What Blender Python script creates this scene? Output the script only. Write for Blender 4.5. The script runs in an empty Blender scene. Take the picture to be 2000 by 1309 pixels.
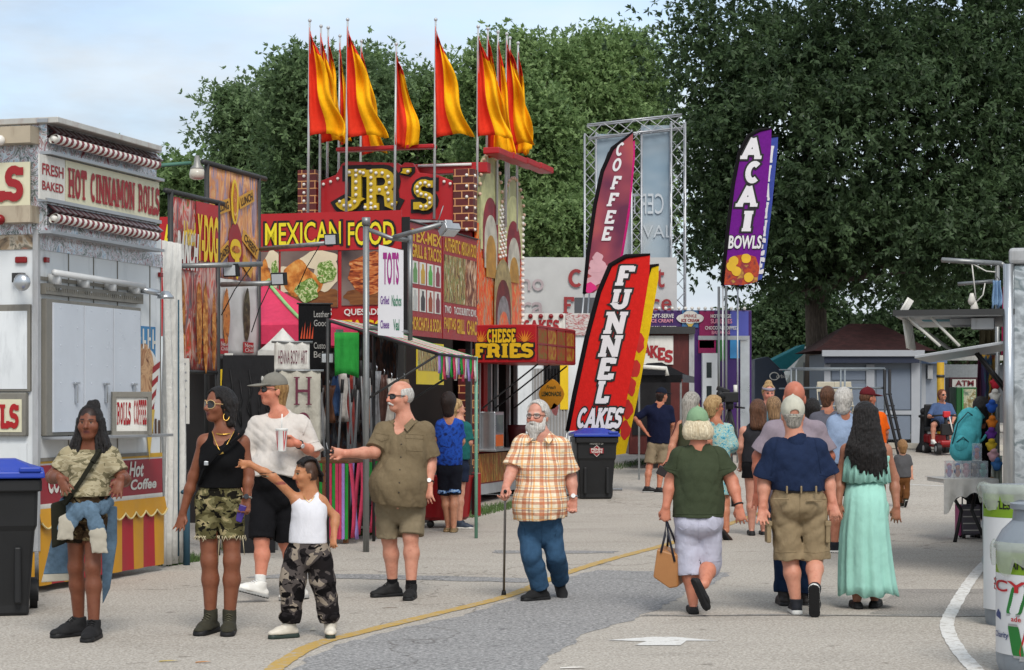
import bpy,bmesh,math,random
import numpy as np
from mathutils import Vector,Matrix
from mathutils.bvhtree import BVHTree
SC = bpy.context.scene
COL = SC.collection
R = math.radians
# ------------------------------------------------------------------ camera
F,PCX,HY,CH = 3800.0,1000.0,786.0,1.6  # focal length and horizon in photo pixels, eye height
cam = bpy.data.objects.new('camera',bpy.data.cameras.new('camera'))
COL.objects.link(cam)
cam.location = (0,0,CH)
cam.rotation_euler = (R(90),0,0)
cam.data.sensor_width = 36
cam.data.lens = 36*F/2000
cam.data.shift_y = (HY-654.5)/2000
cam.data.clip_start = 0.5
cam.data.clip_end = 4000
SC.camera = cam
SC.view_settings.view_transform = 'Standard'
SC.view_settings.look = 'None'
SC.view_settings.exposure = 1.25
SC.view_settings.gamma = 1
# ------------------------------------------------------------------ daylight
SUN_EL,SUN_AZ = 48.0,168.0  # azimuth clockwise from +Y: behind the camera, a little right
W = bpy.data.worlds.new('World'); SC.world = W; W.use_nodes = True
nt = W.node_tree; N = nt.nodes; LK = nt.links
bg = N['Background']; bg.inputs[1].default_value = 0.1
sky = N.new('ShaderNodeTexSky'); sky.sky_type = 'NISHITA'; sky.sun_disc = False
sky.sun_elevation = R(SUN_EL); sky.sun_rotation = R(SUN_AZ); sky.dust_density = 2.0
tc = N.new('ShaderNodeTexCoord')
mp = N.new('ShaderNodeMapping'); mp.inputs['Scale'].default_value = (1.0,1.0,3.2); mp.inputs['Location'].default_value = (0.35,0.1,0.22)
nz = N.new('ShaderNodeTexNoise'); nz.inputs['Scale'].default_value = 3.4; nz.inputs['Detail'].default_value = 7; nz.inputs['Roughness'].default_value = 0.55
rp = N.new('ShaderNodeValToRGB')
rp.color_ramp.elements[0].position = 0.32; rp.color_ramp.elements[0].color = (0.25,0.25,0.25,1)
rp.color_ramp.elements[1].position = 0.52; rp.color_ramp.elements[1].color = (1,1,1,1)
nz2 = N.new('ShaderNodeTexNoise'); nz2.inputs['Scale'].default_value = 5.5; nz2.inputs['Detail'].default_value = 8
rp2 = N.new('ShaderNodeValToRGB')
rp2.color_ramp.elements[0].position = 0.3; rp2.color_ramp.elements[0].color = (2.3,2.65,3.05,1)
rp2.color_ramp.elements[1].position = 0.66; rp2.color_ramp.elements[1].color = (3.7,3.95,4.15,1)
mx = N.new('ShaderNodeMix'); mx.data_type = 'RGBA'
LK.new(tc.outputs['Generated'],mp.inputs[0]); LK.new(mp.outputs[0],nz.inputs[0]); LK.new(mp.outputs[0],nz2.inputs[0])
LK.new(nz.outputs[0],rp.inputs[0]); LK.new(nz2.outputs[0],rp2.inputs[0])
LK.new(rp.outputs[0],mx.inputs[0]); LK.new(sky.outputs[0],mx.inputs[6]); LK.new(rp2.outputs[0],mx.inputs[7])
LK.new(mx.outputs[2],bg.inputs[0])
sl = bpy.data.lights.new('sun','SUN'); sl.energy = 1.15; sl.angle = R(26); sl.color = (1.0,0.95,0.88)
so = bpy.data.objects.new('sun',sl); COL.objects.link(so)
sd = Vector((math.sin(R(SUN_AZ))*math.cos(R(SUN_EL)),math.cos(R(SUN_AZ))*math.cos(R(SUN_EL)),math.sin(R(SUN_EL))))
so.rotation_euler = (-sd).to_track_quat('-Z','Y').to_euler(); so.location = (0,0,40)
# ------------------------------------------------------------------ helpers
def P(px,py,Y):
 return Vector(((px-PCX)*Y/F,Y,CH-(py-HY)*Y/F))
def gz(Y):
 """the street rises a little beyond 26 m"""
 return 0 if Y<26 else(.00133*(Y-26)**2 if Y<46 else .532+.2*(1-math.exp(-(Y-46)/8)))
def GY(py): return CH*F/(py-HY)
def G(px,py): return P(px,py,GY(py))
_mats = {}
def newmat(name):
 m = bpy.data.materials.new(name); m.use_nodes = True
 nt = m.node_tree; return m,nt,nt.nodes['Principled BSDF']
def lin(c):
 if isinstance(c,(int,float)): c = (c,c,c)
 if isinstance(c,str):
  c = c.lstrip('#'); c = [int(c[i:i+2],16)/255 for i in(0,2,4)]
  c = [x/12.92 if x<=.04045 else((x+.055)/1.055)**2.4 for x in c]
 return tuple(c[:3])+(1,)
def coords(nt,stretch=(1,1,1),kind='Object'):
 t = nt.nodes.new('ShaderNodeTexCoord'); mp = nt.nodes.new('ShaderNodeMapping')
 mp.inputs['Scale'].default_value = stretch
 nt.links.new(t.outputs[kind],mp.inputs[0]); return mp.outputs[0]
def noise(nt,vec,scale,detail=4,rough=.5,dist=0):
 n = nt.nodes.new('ShaderNodeTexNoise'); n.inputs['Scale'].default_value = scale
 n.inputs['Detail'].default_value = detail; n.inputs['Roughness'].default_value = rough
 n.inputs['Distortion'].default_value = dist
 nt.links.new(vec,n.inputs[0]); return n.outputs[0]
def ramp(nt,fac,stops,const=False):
 r = nt.nodes.new('ShaderNodeValToRGB'); e = r.color_ramp.elements
 if const: r.color_ramp.interpolation = 'CONSTANT'
 while len(e)<len(stops): e.new(.5)
 for x,(p,c) in zip(e,stops): x.position = p; x.color = lin(c)
 nt.links.new(fac,r.inputs[0]); return r.outputs[0]
def mixc(nt,a,b,fac,mode='MIX'):
 m = nt.nodes.new('ShaderNodeMix'); m.data_type = 'RGBA'; m.blend_type = mode
 for s,v in((0,fac),(6,a),(7,b)):
  if hasattr(v,'is_linked') or hasattr(v,'node'): nt.links.new(v,m.inputs[s])
  else: m.inputs[s].default_value = v if s==0 else lin(v)
 return m.outputs[2]
def mathn(nt,op,a,b=0.0):
 m = nt.nodes.new('ShaderNodeMath'); m.operation = op
 for i,v in enumerate((a,b)):
  if hasattr(v,'node'): nt.links.new(v,m.inputs[i])
  else: m.inputs[i].default_value = v
 return m.outputs[0]
def bumpn(nt,bs,h,strength,dist=.01):
 b = nt.nodes.new('ShaderNodeBump'); b.inputs['Strength'].default_value = strength; b.inputs['Distance'].default_value = dist
 nt.links.new(h,b.inputs['Height']); nt.links.new(b.outputs[0],bs.inputs['Normal'])
def M(name,col,rough=.55,metal=0,vary=.12,vscale=3.0,bump=0,bscale=60,dirt=None,spec=.4,alpha=None,trans=0,emit=0):
 """plain surface with a little uneven colour and roughness"""
 if name in _mats: return _mats[name]
 m,nt,bs = newmat(name)
 v = coords(nt)
 c = lin(col)
 if vary:
  n = noise(nt,v,vscale,6,.6)
  lo = tuple(max(0,x*(1-vary)) for x in c[:3]); hi = tuple(min(1,x*(1+vary)) for x in c[:3])
  o = ramp(nt,n,[(.3,lo),(.7,hi)])
  if dirt:
   n2 = noise(nt,coords(nt,(1.6,1.6,.3)),vscale*2.3,8,.7)
   f = ramp(nt,n2,[(.52,(0,0,0)),(.72,(1,1,1))])
   o = mixc(nt,o,dirt,mathn(nt,'MULTIPLY',f,.55))
  nt.links.new(o,bs.inputs['Base Color'])
  rr = ramp(nt,n,[(.3,(rough*.85,)*3),(.7,(min(1,rough*1.15),)*3)])
  nt.links.new(rr,bs.inputs['Roughness'])
 else:
  bs.inputs['Base Color'].default_value = c; bs.inputs['Roughness'].default_value = rough
 bs.inputs['Metallic'].default_value = metal
 bs.inputs['Specular IOR Level'].default_value = spec
 if bump: bumpn(nt,bs,noise(nt,v,bscale,5,.6),bump)
 if trans: bs.inputs['Transmission Weight'].default_value = trans
 if alpha is not None: bs.inputs['Alpha'].default_value = alpha
 if emit: bs.inputs['Emission Color'].default_value = c; bs.inputs['Emission Strength'].default_value = emit
 _mats[name] = m; return m
def NM(name,stops,scale,detail=3,rough=.6,dist=0,stretch=(1,1,1),const=False,bump=0,bscale=60,metal=0,spec=.3):
 """noise through a colour ramp: camouflage, printed food pictures, murals"""
 if name in _mats: return _mats[name]
 m,nt,bs = newmat(name)
 v = coords(nt,stretch)
 nt.links.new(ramp(nt,noise(nt,v,scale,detail,.55,dist),stops,const),bs.inputs['Base Color'])
 bs.inputs['Roughness'].default_value = rough; bs.inputs['Metallic'].default_value = metal
 bs.inputs['Specular IOR Level'].default_value = spec
 if bump: bumpn(nt,bs,noise(nt,coords(nt),bscale,4,.6),bump)
 _mats[name] = m; return m
def cloth(name,col,rough=.9,bump=.35,vary=.1,weave=True):
 """woven cloth: uneven dye, wrinkle bump at two sizes"""
 if name in _mats: return _mats[name]
 m,nt,bs = newmat(name)
 v = coords(nt); c = lin(col)
 n = noise(nt,v,14,6,.65)
 nt.links.new(ramp(nt,n,[(.3,tuple(x*(1-vary) for x in c[:3])),(.7,tuple(min(1,x*(1+vary)) for x in c[:3]))]),bs.inputs['Base Color'])
 bs.inputs['Roughness'].default_value = rough; bs.inputs['Specular IOR Level'].default_value = .15
 w = noise(nt,coords(nt,(1,1,.6)),9,3,.5,.25)
 w2 = noise(nt,v,420,2,.5)
 bumpn(nt,bs,mathn(nt,'ADD',w,mathn(nt,'MULTIPLY',w2,.1)),min(1,bump*1.2),.045)
 _mats[name] = m; return m
class MB:
 """collects vertices and faces; build() links them as ONE mesh object"""
 def __init__(s): s.v = []; s.f = []; s.m = []; s.k = 0
 def add(s,vs,fs):
  o = len(s.v); s.v+=[tuple(x) for x in vs]
  s.f+=[tuple(i+o for i in f) for f in fs]; s.m+=[s.k]*len(fs); return s
 def box(s,c,d,rot=None):
  x,y,z = (t/2 for t in d); c = Vector(c)
  vs = [Vector((a*x,b*y,e*z)) for e in(-1,1) for b in(-1,1) for a in(-1,1)]
  if rot is not None: vs = [rot@v for v in vs]
  return s.add([v+c for v in vs],[(0,2,3,1),(4,5,7,6),(0,1,5,4),(2,6,7,3),(0,4,6,2),(1,3,7,5)])
 def bar(s,a,b,w,h=None):
  a = Vector(a); b = Vector(b); d = b-a; h = h or w
  q = d.to_track_quat('Z','Y').to_matrix()
  return s.box((a+b)/2,(w,h,d.length),q)
 def prism(s,pts,dirv):
  """planar outline pts (3D) pushed along dirv"""
  n = len(pts); pts = [Vector(p) for p in pts]; dv = Vector(dirv)
  fs = [tuple(range(n))[::-1],tuple(range(n,2*n))]
  fs+=[(i,(i+1)%n,n+(i+1)%n,n+i) for i in range(n)]
  return s.add(pts+[p+dv for p in pts],fs)
 def tube(s,path,r,n=8,cap=True):
  path = [Vector(p) for p in path]; rr = r if isinstance(r,(list,tuple)) else[r]*len(path)
  vs = []; fs = []; up = None
  for i,p in enumerate(path):
   d = (path[min(i+1,len(path)-1)]-path[max(i-1,0)]).normalized()
   if up is None: up = d.orthogonal().normalized()
   up = (up-d*up.dot(d)).normalized(); sd_ = d.cross(up)
   for k in range(n):
    a = 2*math.pi*k/n
    vs.append(p+(up*math.cos(a)+sd_*math.sin(a))*rr[i])
  for i in range(len(path)-1):
   for k in range(n):
    k2 = (k+1)%n; fs.append((i*n+k,i*n+k2,(i+1)*n+k2,(i+1)*n+k))
  if cap: fs.append(tuple(range(n))[::-1]); fs.append(tuple(range((len(path)-1)*n,len(path)*n)))
  return s.add(vs,fs)
 def lathe(s,c,prof,n=24,sx=1,sy=1,cap=True):
  c = Vector(c); vs = []; fs = []
  for r,z in prof:
   for k in range(n):
    a = 2*math.pi*k/n; vs.append(c+Vector((r*sx*math.cos(a),r*sy*math.sin(a),z)))
  for i in range(len(prof)-1):
   for k in range(n):
    k2 = (k+1)%n; fs.append((i*n+k,i*n+k2,(i+1)*n+k2,(i+1)*n+k))
  if cap: fs.append(tuple(range(n))[::-1]); fs.append(tuple(range((len(prof)-1)*n,len(prof)*n)))
  return s.add(vs,fs)
 def ball(s,c,r,n=10,sc=(1,1,1)):
  m = max(4,n//2+1)
  pr = [(max(1e-4,math.sin(math.pi*i/m)),-math.cos(math.pi*i/m)) for i in range(m+1)]
  c = Vector(c); vs = []; fs = []
  for a,z in pr:
   for k in range(n):
    t = 2*math.pi*k/n
    vs.append(c+Vector((a*math.cos(t)*r*sc[0],a*math.sin(t)*r*sc[1],z*r*sc[2])))
  for i in range(m):
   for k in range(n):
    k2 = (k+1)%n; fs.append((i*n+k,i*n+k2,(i+1)*n+k2,(i+1)*n+k))
  return s.add(vs,fs)
 def build(s,name,mats,parent=None,smooth=False,bevel=0,off=None):
  me = bpy.data.meshes.new(name)
  v = s.v if off is None else[tuple(Vector(p)-Vector(off)) for p in s.v]
  me.from_pydata(v,[],s.f)
  for m in(mats if isinstance(mats,(list,tuple)) else[mats]): me.materials.append(m)
  if s.k or any(s.m): me.polygons.foreach_set('material_index',s.m)
  if smooth: me.polygons.foreach_set('use_smooth',[True]*len(s.f))
  if smooth is True:
   b_ = bmesh.new(); b_.from_mesh(me); bmesh.ops.remove_doubles(b_,verts=b_.verts,dist=2e-4); b_.to_mesh(me); b_.free()
  me.update()
  o = bpy.data.objects.new(name,me); COL.objects.link(o)
  if smooth=='auto':
   try: me.set_sharp_from_angle(angle=R(35))
   except Exception: pass
  if bevel:
   b = o.modifiers.new('bevel','BEVEL'); b.width = bevel; b.segments = 2; b.limit_method = 'ANGLE'
  if parent is not None: o.parent = parent
  return o
def tag(o,label=None,cat=None,group=None,kind=None):
 if label: o['label'] = label
 if cat: o['category'] = cat
 if group: o['group'] = group
 if kind: o['kind'] = kind
 return o
def thing(name,label,cat,loc=(0,0,0),rz=0,group=None):
 o = bpy.data.objects.new(name,None); COL.objects.link(o)
 o.empty_display_size = .2
 o.location = loc; o.rotation_euler = (0,0,rz); return tag(o,label,cat,group)
def copy_tree(o,parent=None):
 c = o.copy(); COL.objects.link(c)
 if parent is not None: c.parent = parent
 for ch in list(o.children): copy_tree(ch,c)
 return c
class Fr:
 """a facade: origin A on the ground, local x along the facade, local y INTO it (viewer side is -y), z up"""
 def __init__(s,A,B):
  s.A = Vector((A[0],A[1],0)); d = Vector((B[0]-A[0],B[1]-A[1],0)); s.L = d.length
  s.u = d.normalized(); s.rz = math.atan2(s.u.y,s.u.x); s.n = Vector((s.u.y,-s.u.x,0))
 def px(s,px,py,w=0):
  """photo pixel to (x, z) on the plane lying w in front of the facade"""
  r = Vector(((px-PCX)/F,1,-(py-HY)/F)); o = s.A+s.n*w-Vector((0,0,CH))
  t = o.dot(s.n)/r.dot(s.n)
  p = r*t+Vector((0,0,CH))-s.A-s.n*w
  return p.dot(s.u),p.z
 def rect(s,x0,y0,x1,y1,w=0):
  """two pixel corners to (x0, z0, x1, z1), taking x from both and z from each"""
  a = s.px(x0,y0,w); b = s.px(x1,y1,w); return a[0],min(a[1],b[1]),b[0],max(a[1],b[1])
def panel(mb,x0,z0,x1,z1,w=0,t=.01):
 """thin slab standing w in front of a facade (local -y)"""
 return mb.box(((x0+x1)/2,-w+t/2,(z0+z1)/2),(abs(x1-x0),t,abs(z1-z0)))
 # ------------------------------------------------------------------ lettering
_tc = {}
def font_mesh(t,off=0):
 k = (t,off)
 if k not in _tc:
  cu = bpy.data.curves.new('lettering','FONT'); cu.body = t; cu.offset = off; cu.resolution_u = 3
  ob = bpy.data.objects.new('lettering',cu)
  me = ob.to_mesh()
  v = np.array([p.co[:2] for p in me.vertices]) if len(me.vertices) else np.zeros((1,2)); f = [tuple(p.vertices) for p in me.polygons]
  ob.to_mesh_clear(); bpy.data.objects.remove(ob); bpy.data.curves.remove(cu)
  _tc[k] = (v,f)
 return _tc[k]
def arc(cx,cy,rx,ry,a0,a1,n=10):
 return[(cx+rx*math.cos(R(a0+(a1-a0)*i/n)),cy+ry*math.sin(R(a0+(a1-a0)*i/n))) for i in range(n+1)]
a_ = .11
SLAB = {'A':(.86,[[(.1,.05),(.43,.97)],[(.43,.97),(.76,.05)],[(.22,.33),(.64,.33)]],[(.1,0),(.76,0)]),'B':(.74,[[(.16,0),(.16,1)],[(.16,.9)]+arc(.4,.72,.2,.18,90,-90,6)+[(.16,.54)],[(.16,.54)]+arc(.42,.32,.22,.22,90,-90,6)+[(.16,.1)]],[(.12,0),(.12,1)]),'C':(.74,[arc(.4,.5,.27,.4,48,312,16)],[]),'D':(.78,[[(.16,0),(.16,1)],[(.16,.9)]+arc(.34,.5,.3,.4,90,-90,10)+[(.16,.1)]],[(.12,0),(.12,1)]),'E':(.7,[[(.18,0),(.18,1)],[(.1,.91),(.62,.91)],[(.18,.5),(.5,.5)],[(.1,.09),(.64,.09)],[(.58,.99),(.58,.74)],[(.6,.01),(.6,.28)]],[]),'F':(.68,[[(.18,0),(.18,1)],[(.1,.91),(.62,.91)],[(.18,.5),(.48,.5)],[(.58,.99),(.58,.72)]],[(.18,0)]),'G':(.78,[arc(.4,.5,.27,.4,48,360,16)[:-2]+[(.67,.42)],[(.45,.42),(.74,.42)]],[]),'H':(.86,[[(.18,0),(.18,1)],[(.68,0),(.68,1)],[(.18,.5),(.68,.5)]],[(.18,0),(.18,1),(.68,0),(.68,1)]),'I':(.42,[[(.21,0),(.21,1)]],[(.21,0),(.21,1)]),'J':(.7,[[(.52,1),(.52,.3)]+arc(.31,.3,.21,.21,0,-160,9)],[(.5,1)]),'K':(.82,[[(.18,0),(.18,1)],[(.2,.42),(.66,.95)],[(.36,.55),(.7,.05)]],[(.18,0),(.18,1),(.66,1),(.7,0)]),'L':(.68,[[(.2,0),(.2,1)],[(.1,.09),(.62,.09)],[(.58,.01),(.58,.3)]],[(.2,1)]),'M':(1.0,[[(.16,0),(.16,1)],[(.84,0),(.84,1)],[(.18,.96),(.5,.28)],[(.5,.28),(.82,.96)]],[(.16,0),(.84,0),(.12,1),(.88,1)]),'N':(.86,[[(.16,0),(.16,1)],[(.7,0),(.7,1)],[(.16,.95),(.7,.05)]],[(.16,0),(.12,1),(.7,1)]),'O':(.8,[arc(.4,.5,.27,.4,0,360,22)],[]),'P':(.72,[[(.18,0),(.18,1)],[(.18,.91)]+arc(.4,.67,.2,.24,90,-90,8)+[(.18,.43)]],[(.18,0),(.14,1)]),'Q':(.8,[arc(.4,.5,.27,.4,0,360,22),[(.46,.3),(.7,0)]],[]),'R':(.82,[[(.18,0),(.18,1)],[(.18,.91)]+arc(.42,.7,.2,.21,90,-90,8)+[(.18,.49)],[(.42,.49),(.58,.4),(.6,.16),(.74,.09)]],[(.18,0),(.14,1)]),'S':(.68,[arc(.34,.7,.21,.21,30,255,9)[:-1]+arc(.34,.3,.22,.21,80,-150,9),[(.56,.97),(.56,.74)],[(.12,.03),(.12,.27)]],[]),'T':(.78,[[(.39,0),(.39,1)],[(.06,.91),(.72,.91)],[(.1,.98),(.1,.72)],[(.68,.98),(.68,.72)]],[(.39,0)]),'U':(.84,[[(.18,1),(.18,.32)]+arc(.42,.32,.24,.22,180,360,8)+[(.66,1)]],[(.18,1),(.66,1)]),'V':(.84,[[(.1,.96),(.42,.05)],[(.42,.05),(.74,.96)]],[(.1,1),(.74,1)]),'W':(1.1,[[(.12,.96),(.34,.05)],[(.34,.05),(.55,.8)],[(.55,.8),(.76,.05)],[(.76,.05),(.98,.96)]],[(.12,1),(.98,1)]),'X':(.84,[[(.12,.03),(.72,.97)],[(.12,.97),(.72,.03)]],[(.12,0),(.72,0),(.12,1),(.72,1)]),'Y':(.84,[[(.12,.97),(.42,.45)],[(.72,.97),(.42,.45)],[(.42,.5),(.42,0)]],[(.12,1),(.72,1),(.42,0)]),'Z':(.7,[[(.1,.91),(.6,.91),(.1,.09),(.62,.09)]],[]),"'":(.3,[[(.16,1),(.16,.82),(.08,.66)]],[]),'-':(.5,[[(.06,.5),(.44,.5)]],[]),' ':(.4,[],[]),'r':(.6,[[(.18,0),(.18,.6)],[(.18,.4)]+arc(.4,.4,.2,.16,150,60,4)],[(.18,0)]),'s':(.56,[arc(.28,.46,.17,.14,30,255,7)[:-1]+arc(.28,.18,.18,.14,80,-150,7),[(.46,.64),(.46,.48)],[(.1,0),(.1,.16)]],[]),}
def slab_strokes(t,th,serif,sh,grow=0):
 """lettering as a list of outlines (2D) in cap-height units, and the width"""
 out = []; x = 0
 for ch in t:
  w,st,ft = SLAB[ch]
  for s in st:
   pts = [Vector((x+p[0],p[1])) for p in s]; n = len(pts); h = th/2+grow
   closed = (pts[0]-pts[-1]).length<1e-3
   L = []; Rr = []
   for i,p in enumerate(pts):
    if closed and i in(0,n-1): d = (pts[1]-pts[-2]).normalized(); m = 1
    else:
     d0 = (pts[i]-pts[i-1]).normalized() if i else(pts[1]-pts[0]).normalized()
     d1 = (pts[i+1]-pts[i]).normalized() if i<n-1 else d0
     d = (d0+d1).normalized(); m = 1/max(.55,d.dot(d0))
    q = p-d*grow if i==0 and not closed else(p+d*grow if i==n-1 and not closed else p)
    nn = Vector((-d.y,d.x))*h*m
    L.append(q+nn); Rr.append(q-nn)
   out.append(('r',L,Rr))
  for fx,fy in ft:
   y0 = -.0 if fy==0 else 1-sh
   a,b,c,d = x+fx-serif-grow,x+fx+serif+grow,y0-grow,y0+sh+grow
   out.append(('r',[Vector((a,d)),Vector((b,d))],[Vector((a,c)),Vector((b,c))]))
  x+=w
 return out,x
def slab_text(mb,t,x0,z0,x1,z1,w,th=.2,serif=.17,sh=.15,grow=0,dep=0,shear=0,track=None):
 """slab-serif words fitted to a rectangle standing w in front of a facade; strokes step 0.3 mm so none are coplanar"""
 out,W_ = slab_strokes(t,th,serif,sh,grow)
 sx = (x1-x0)/W_; sz = z1-z0
 for i,(_,L,Rr) in enumerate(out):
  y = -w-.0003*i
  pts = []
  n = len(L)
  vs = [Vector((x0+p.x*sx+shear*p.y*sz,y,z0+p.y*sz)) for p in L+Rr]
  if dep:
   vs+=[v+Vector((0,dep,0)) for v in vs]
   fs = []
   for k in range(n-1):
    fs+=[(k,n+k,n+k+1,k+1),(k,k+1,2*n+k+1,2*n+k),(n+k,3*n+k,3*n+k+1,n+k+1)]
   fs+=[(0,2*n,3*n,n),(n-1,2*n-1,4*n-1,3*n-1)]
  else: fs = [(k,n+k,n+k+1,k+1) for k in range(n-1)]
  mb.add(vs,fs)
 return mb
def sans_text(mb,t,x0,z0,x1,z1,w,off=0.0,shear=0):
 """plain bold words fitted to a rectangle standing w in front of a facade"""
 v,f = font_mesh(t,off)
 lo = v.min(0); hi = v.max(0); s = (hi-lo); s[s==0] = 1
 q = (v-lo)/s
 vs = [(x0+a*(x1-x0)+shear*b*(z1-z0),-w,z0+b*(z1-z0)) for a,b in q]
 return mb.add(vs,f)
 # ------------------------------------------------------------------ bodies and clothes: smooth distance fields meshed as one continuous surface
def np3(v): return np.array([v[0],v[1],v[2]],dtype=np.float32)
def folds(p,amp,seed,wl=(.06,.22)):
 rs = np.random.RandomState(seed); o = np.zeros(len(p),dtype=np.float32)
 for i in range(7):
  d = rs.normal(size=3); d[2]*=.8; d/=np.linalg.norm(d); l = rs.uniform(*wl)
  w = .35*np.sin(p@(rs.normal(size=3)*9).astype(np.float32)+rs.uniform(0,6))
  o+=(1-np.abs(np.sin(math.pi*(p@d.astype(np.float32))/l+w*2+rs.uniform(0,6)))*2)*(.5+l*3)
 return amp*o/4
class Field:
 def __init__(s): s.pr = []; s.cuts = []
 def cone(s,a,b,ra,rb,k=.03,flat=None,cut=(),mode='u'): s.pr.append(('c',np3(a),np3(b),ra,rb,k,flat,[(np3(p),np3(n)) for p,n in cut],mode)); return s
 def ell(s,c,r,k=.03,axes=None,mode='u'):
  A = np.eye(3,dtype=np.float32) if axes is None else np.array([np3(x) for x in axes])
  s.pr.append(('e',np3(c),np.array(r,dtype=np.float32),A,0,k,None,[],mode)); return s
 def plane(s,p,n): s.cuts.append((np3(p),np3(n))); return s
 def mesh(s,h,fold=None):
  lo = np.full(3,1e9); hi = -lo; bb = []
  for q in s.pr:
   if q[0]=='c': r = max(q[3],q[4]); a = np.minimum(q[1],q[2])-r; b = np.maximum(q[1],q[2])+r
   else: r = float(q[2].max()); a = q[1]-r; b = q[1]+r
   bb.append((a,b))
   if q[8]=='u': lo = np.minimum(lo,a); hi = np.maximum(hi,b)
  lo = lo-2.5*h; n = np.ceil((hi+2.5*h-lo)/h).astype(int)+1
  D = np.full(n,.2,dtype=np.float32); ax = [(lo[i]+h*np.arange(n[i])).astype(np.float32) for i in range(3)]
  for q,(a,b) in zip(s.pr,bb):
   pad = q[5]+2*h
   i0 = np.clip(((a-pad-lo)/h).astype(int),0,n-1); i1 = np.clip(((b+pad-lo)/h).astype(int)+2,0,n)
   if(i1<=i0).any(): continue
   sl = tuple(slice(x,y) for x,y in zip(i0,i1))
   X = ax[0][sl[0]][:,None,None]; Y = ax[1][sl[1]][None,:,None]; Z = ax[2][sl[2]][None,None,:]
   if q[0]=='c':
    A,B = q[1],q[2]; px,py,pz = X-A[0],Y-A[1],Z-A[2]; ba = B-A
    if q[6] is not None:
     f,ratio = q[6]; f = np3(f); g = (1/ratio-1)
     c = px*f[0]+py*f[1]+pz*f[2]; px = px+f[0]*c*g; py = py+f[1]*c*g; pz = pz+f[2]*c*g
     ba = ba+f*(ba@f)*g
    t = np.clip((px*ba[0]+py*ba[1]+pz*ba[2])/max(1e-9,float(ba@ba)),0,1)
    d = np.sqrt((px-t*ba[0])**2+(py-t*ba[1])**2+(pz-t*ba[2])**2)-(q[3]+(q[4]-q[3])*t)
    if q[6] is not None: d = d*.85
   else:
    px,py,pz = X-q[1][0],Y-q[1][1],Z-q[1][2]; A = q[3]; k0 = 0; k1 = 0
    for i in range(3):
     u = px*A[i][0]+py*A[i][1]+pz*A[i][2]; k0 = k0+(u/q[2][i])**2; k1 = k1+(u/q[2][i]**2)**2
    k0 = np.sqrt(k0); d = k0*(k0-1)/np.maximum(np.sqrt(k1),1e-6)
   for p,nn in q[7]: d = np.maximum(d,(X-p[0])*nn[0]+(Y-p[1])*nn[1]+(Z-p[2])*nn[2])
   cur = D[sl]; k = q[5]
   if q[8]=='s': d = -d; hh = np.clip(.5-.5*(d-cur)/k,0,1); D[sl] = np.where(True,cur+(d-cur)*(1-hh)+k*hh*(1-hh),cur) if False else np.maximum(cur,d)
   else:
    hh = np.clip(.5+.5*(cur-d)/k,0,1); D[sl] = cur*(1-hh)+d*hh-k*hh*(1-hh)
  for p,nn in s.cuts:
   D = np.maximum(D,((ax[0]-p[0])*nn[0])[:,None,None]+((ax[1]-p[1])*nn[1])[None,:,None]+((ax[2]-p[2])*nn[2])[None,None,:])
  if fold:
   m = np.argwhere(np.abs(D)<2.5*h+fold[0]*2)
   if len(m):
    pts = (m*h+lo).astype(np.float32); D[m[:,0],m[:,1],m[:,2]]+=folds(pts,fold[0],fold[1],fold[2] if len(fold)>2 else(.06,.22))
  D[0] = D[-1] = .1; D[:,0] = D[:,-1] = .1; D[:,:,0] = D[:,:,-1] = .1
  return nets(D,lo,h)
def nets(D,lo,h):
 S = D<0; nc = np.array(D.shape)-1
 acc = {}; ids = []; pts = []; edges = []
 st = (nc[1]*nc[2],nc[2],1)
 for a in range(3):
  s0 = [slice(None)]*3; s1 = [slice(None)]*3; s0[a] = slice(0,-1); s1[a] = slice(1,None)
  e = np.argwhere(S[tuple(s0)]!=S[tuple(s1)])
  if not len(e): continue
  e1 = e.copy(); e1[:,a]+=1
  d0 = D[e[:,0],e[:,1],e[:,2]]; d1 = D[e1[:,0],e1[:,1],e1[:,2]]
  t = d0/(d0-d1); p = e.astype(np.float64); p[:,a]+=t
  b,c = (a+1)%3,(a+2)%3
  q = []
  for ob,oc in((-1,-1),(0,-1),(0,0),(-1,0)):
   cc = e.copy(); cc[:,b]+=ob; cc[:,c]+=oc
   q.append(cc[:,0]*st[0]+cc[:,1]*st[1]+cc[:,2])
   ids.append(q[-1]); pts.append(p)
  q = np.stack(q,1); fl = d0>0; q[fl] = q[fl][:,::-1]
  edges.append(q)
 ids = np.concatenate(ids); pts = np.concatenate(pts)
 u,inv = np.unique(ids,return_inverse=True)
 cnt = np.bincount(inv); V = np.stack([np.bincount(inv,pts[:,i])/cnt for i in range(3)],1)*h+lo
 Q = np.searchsorted(u,np.concatenate(edges))
 return V,Q
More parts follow.
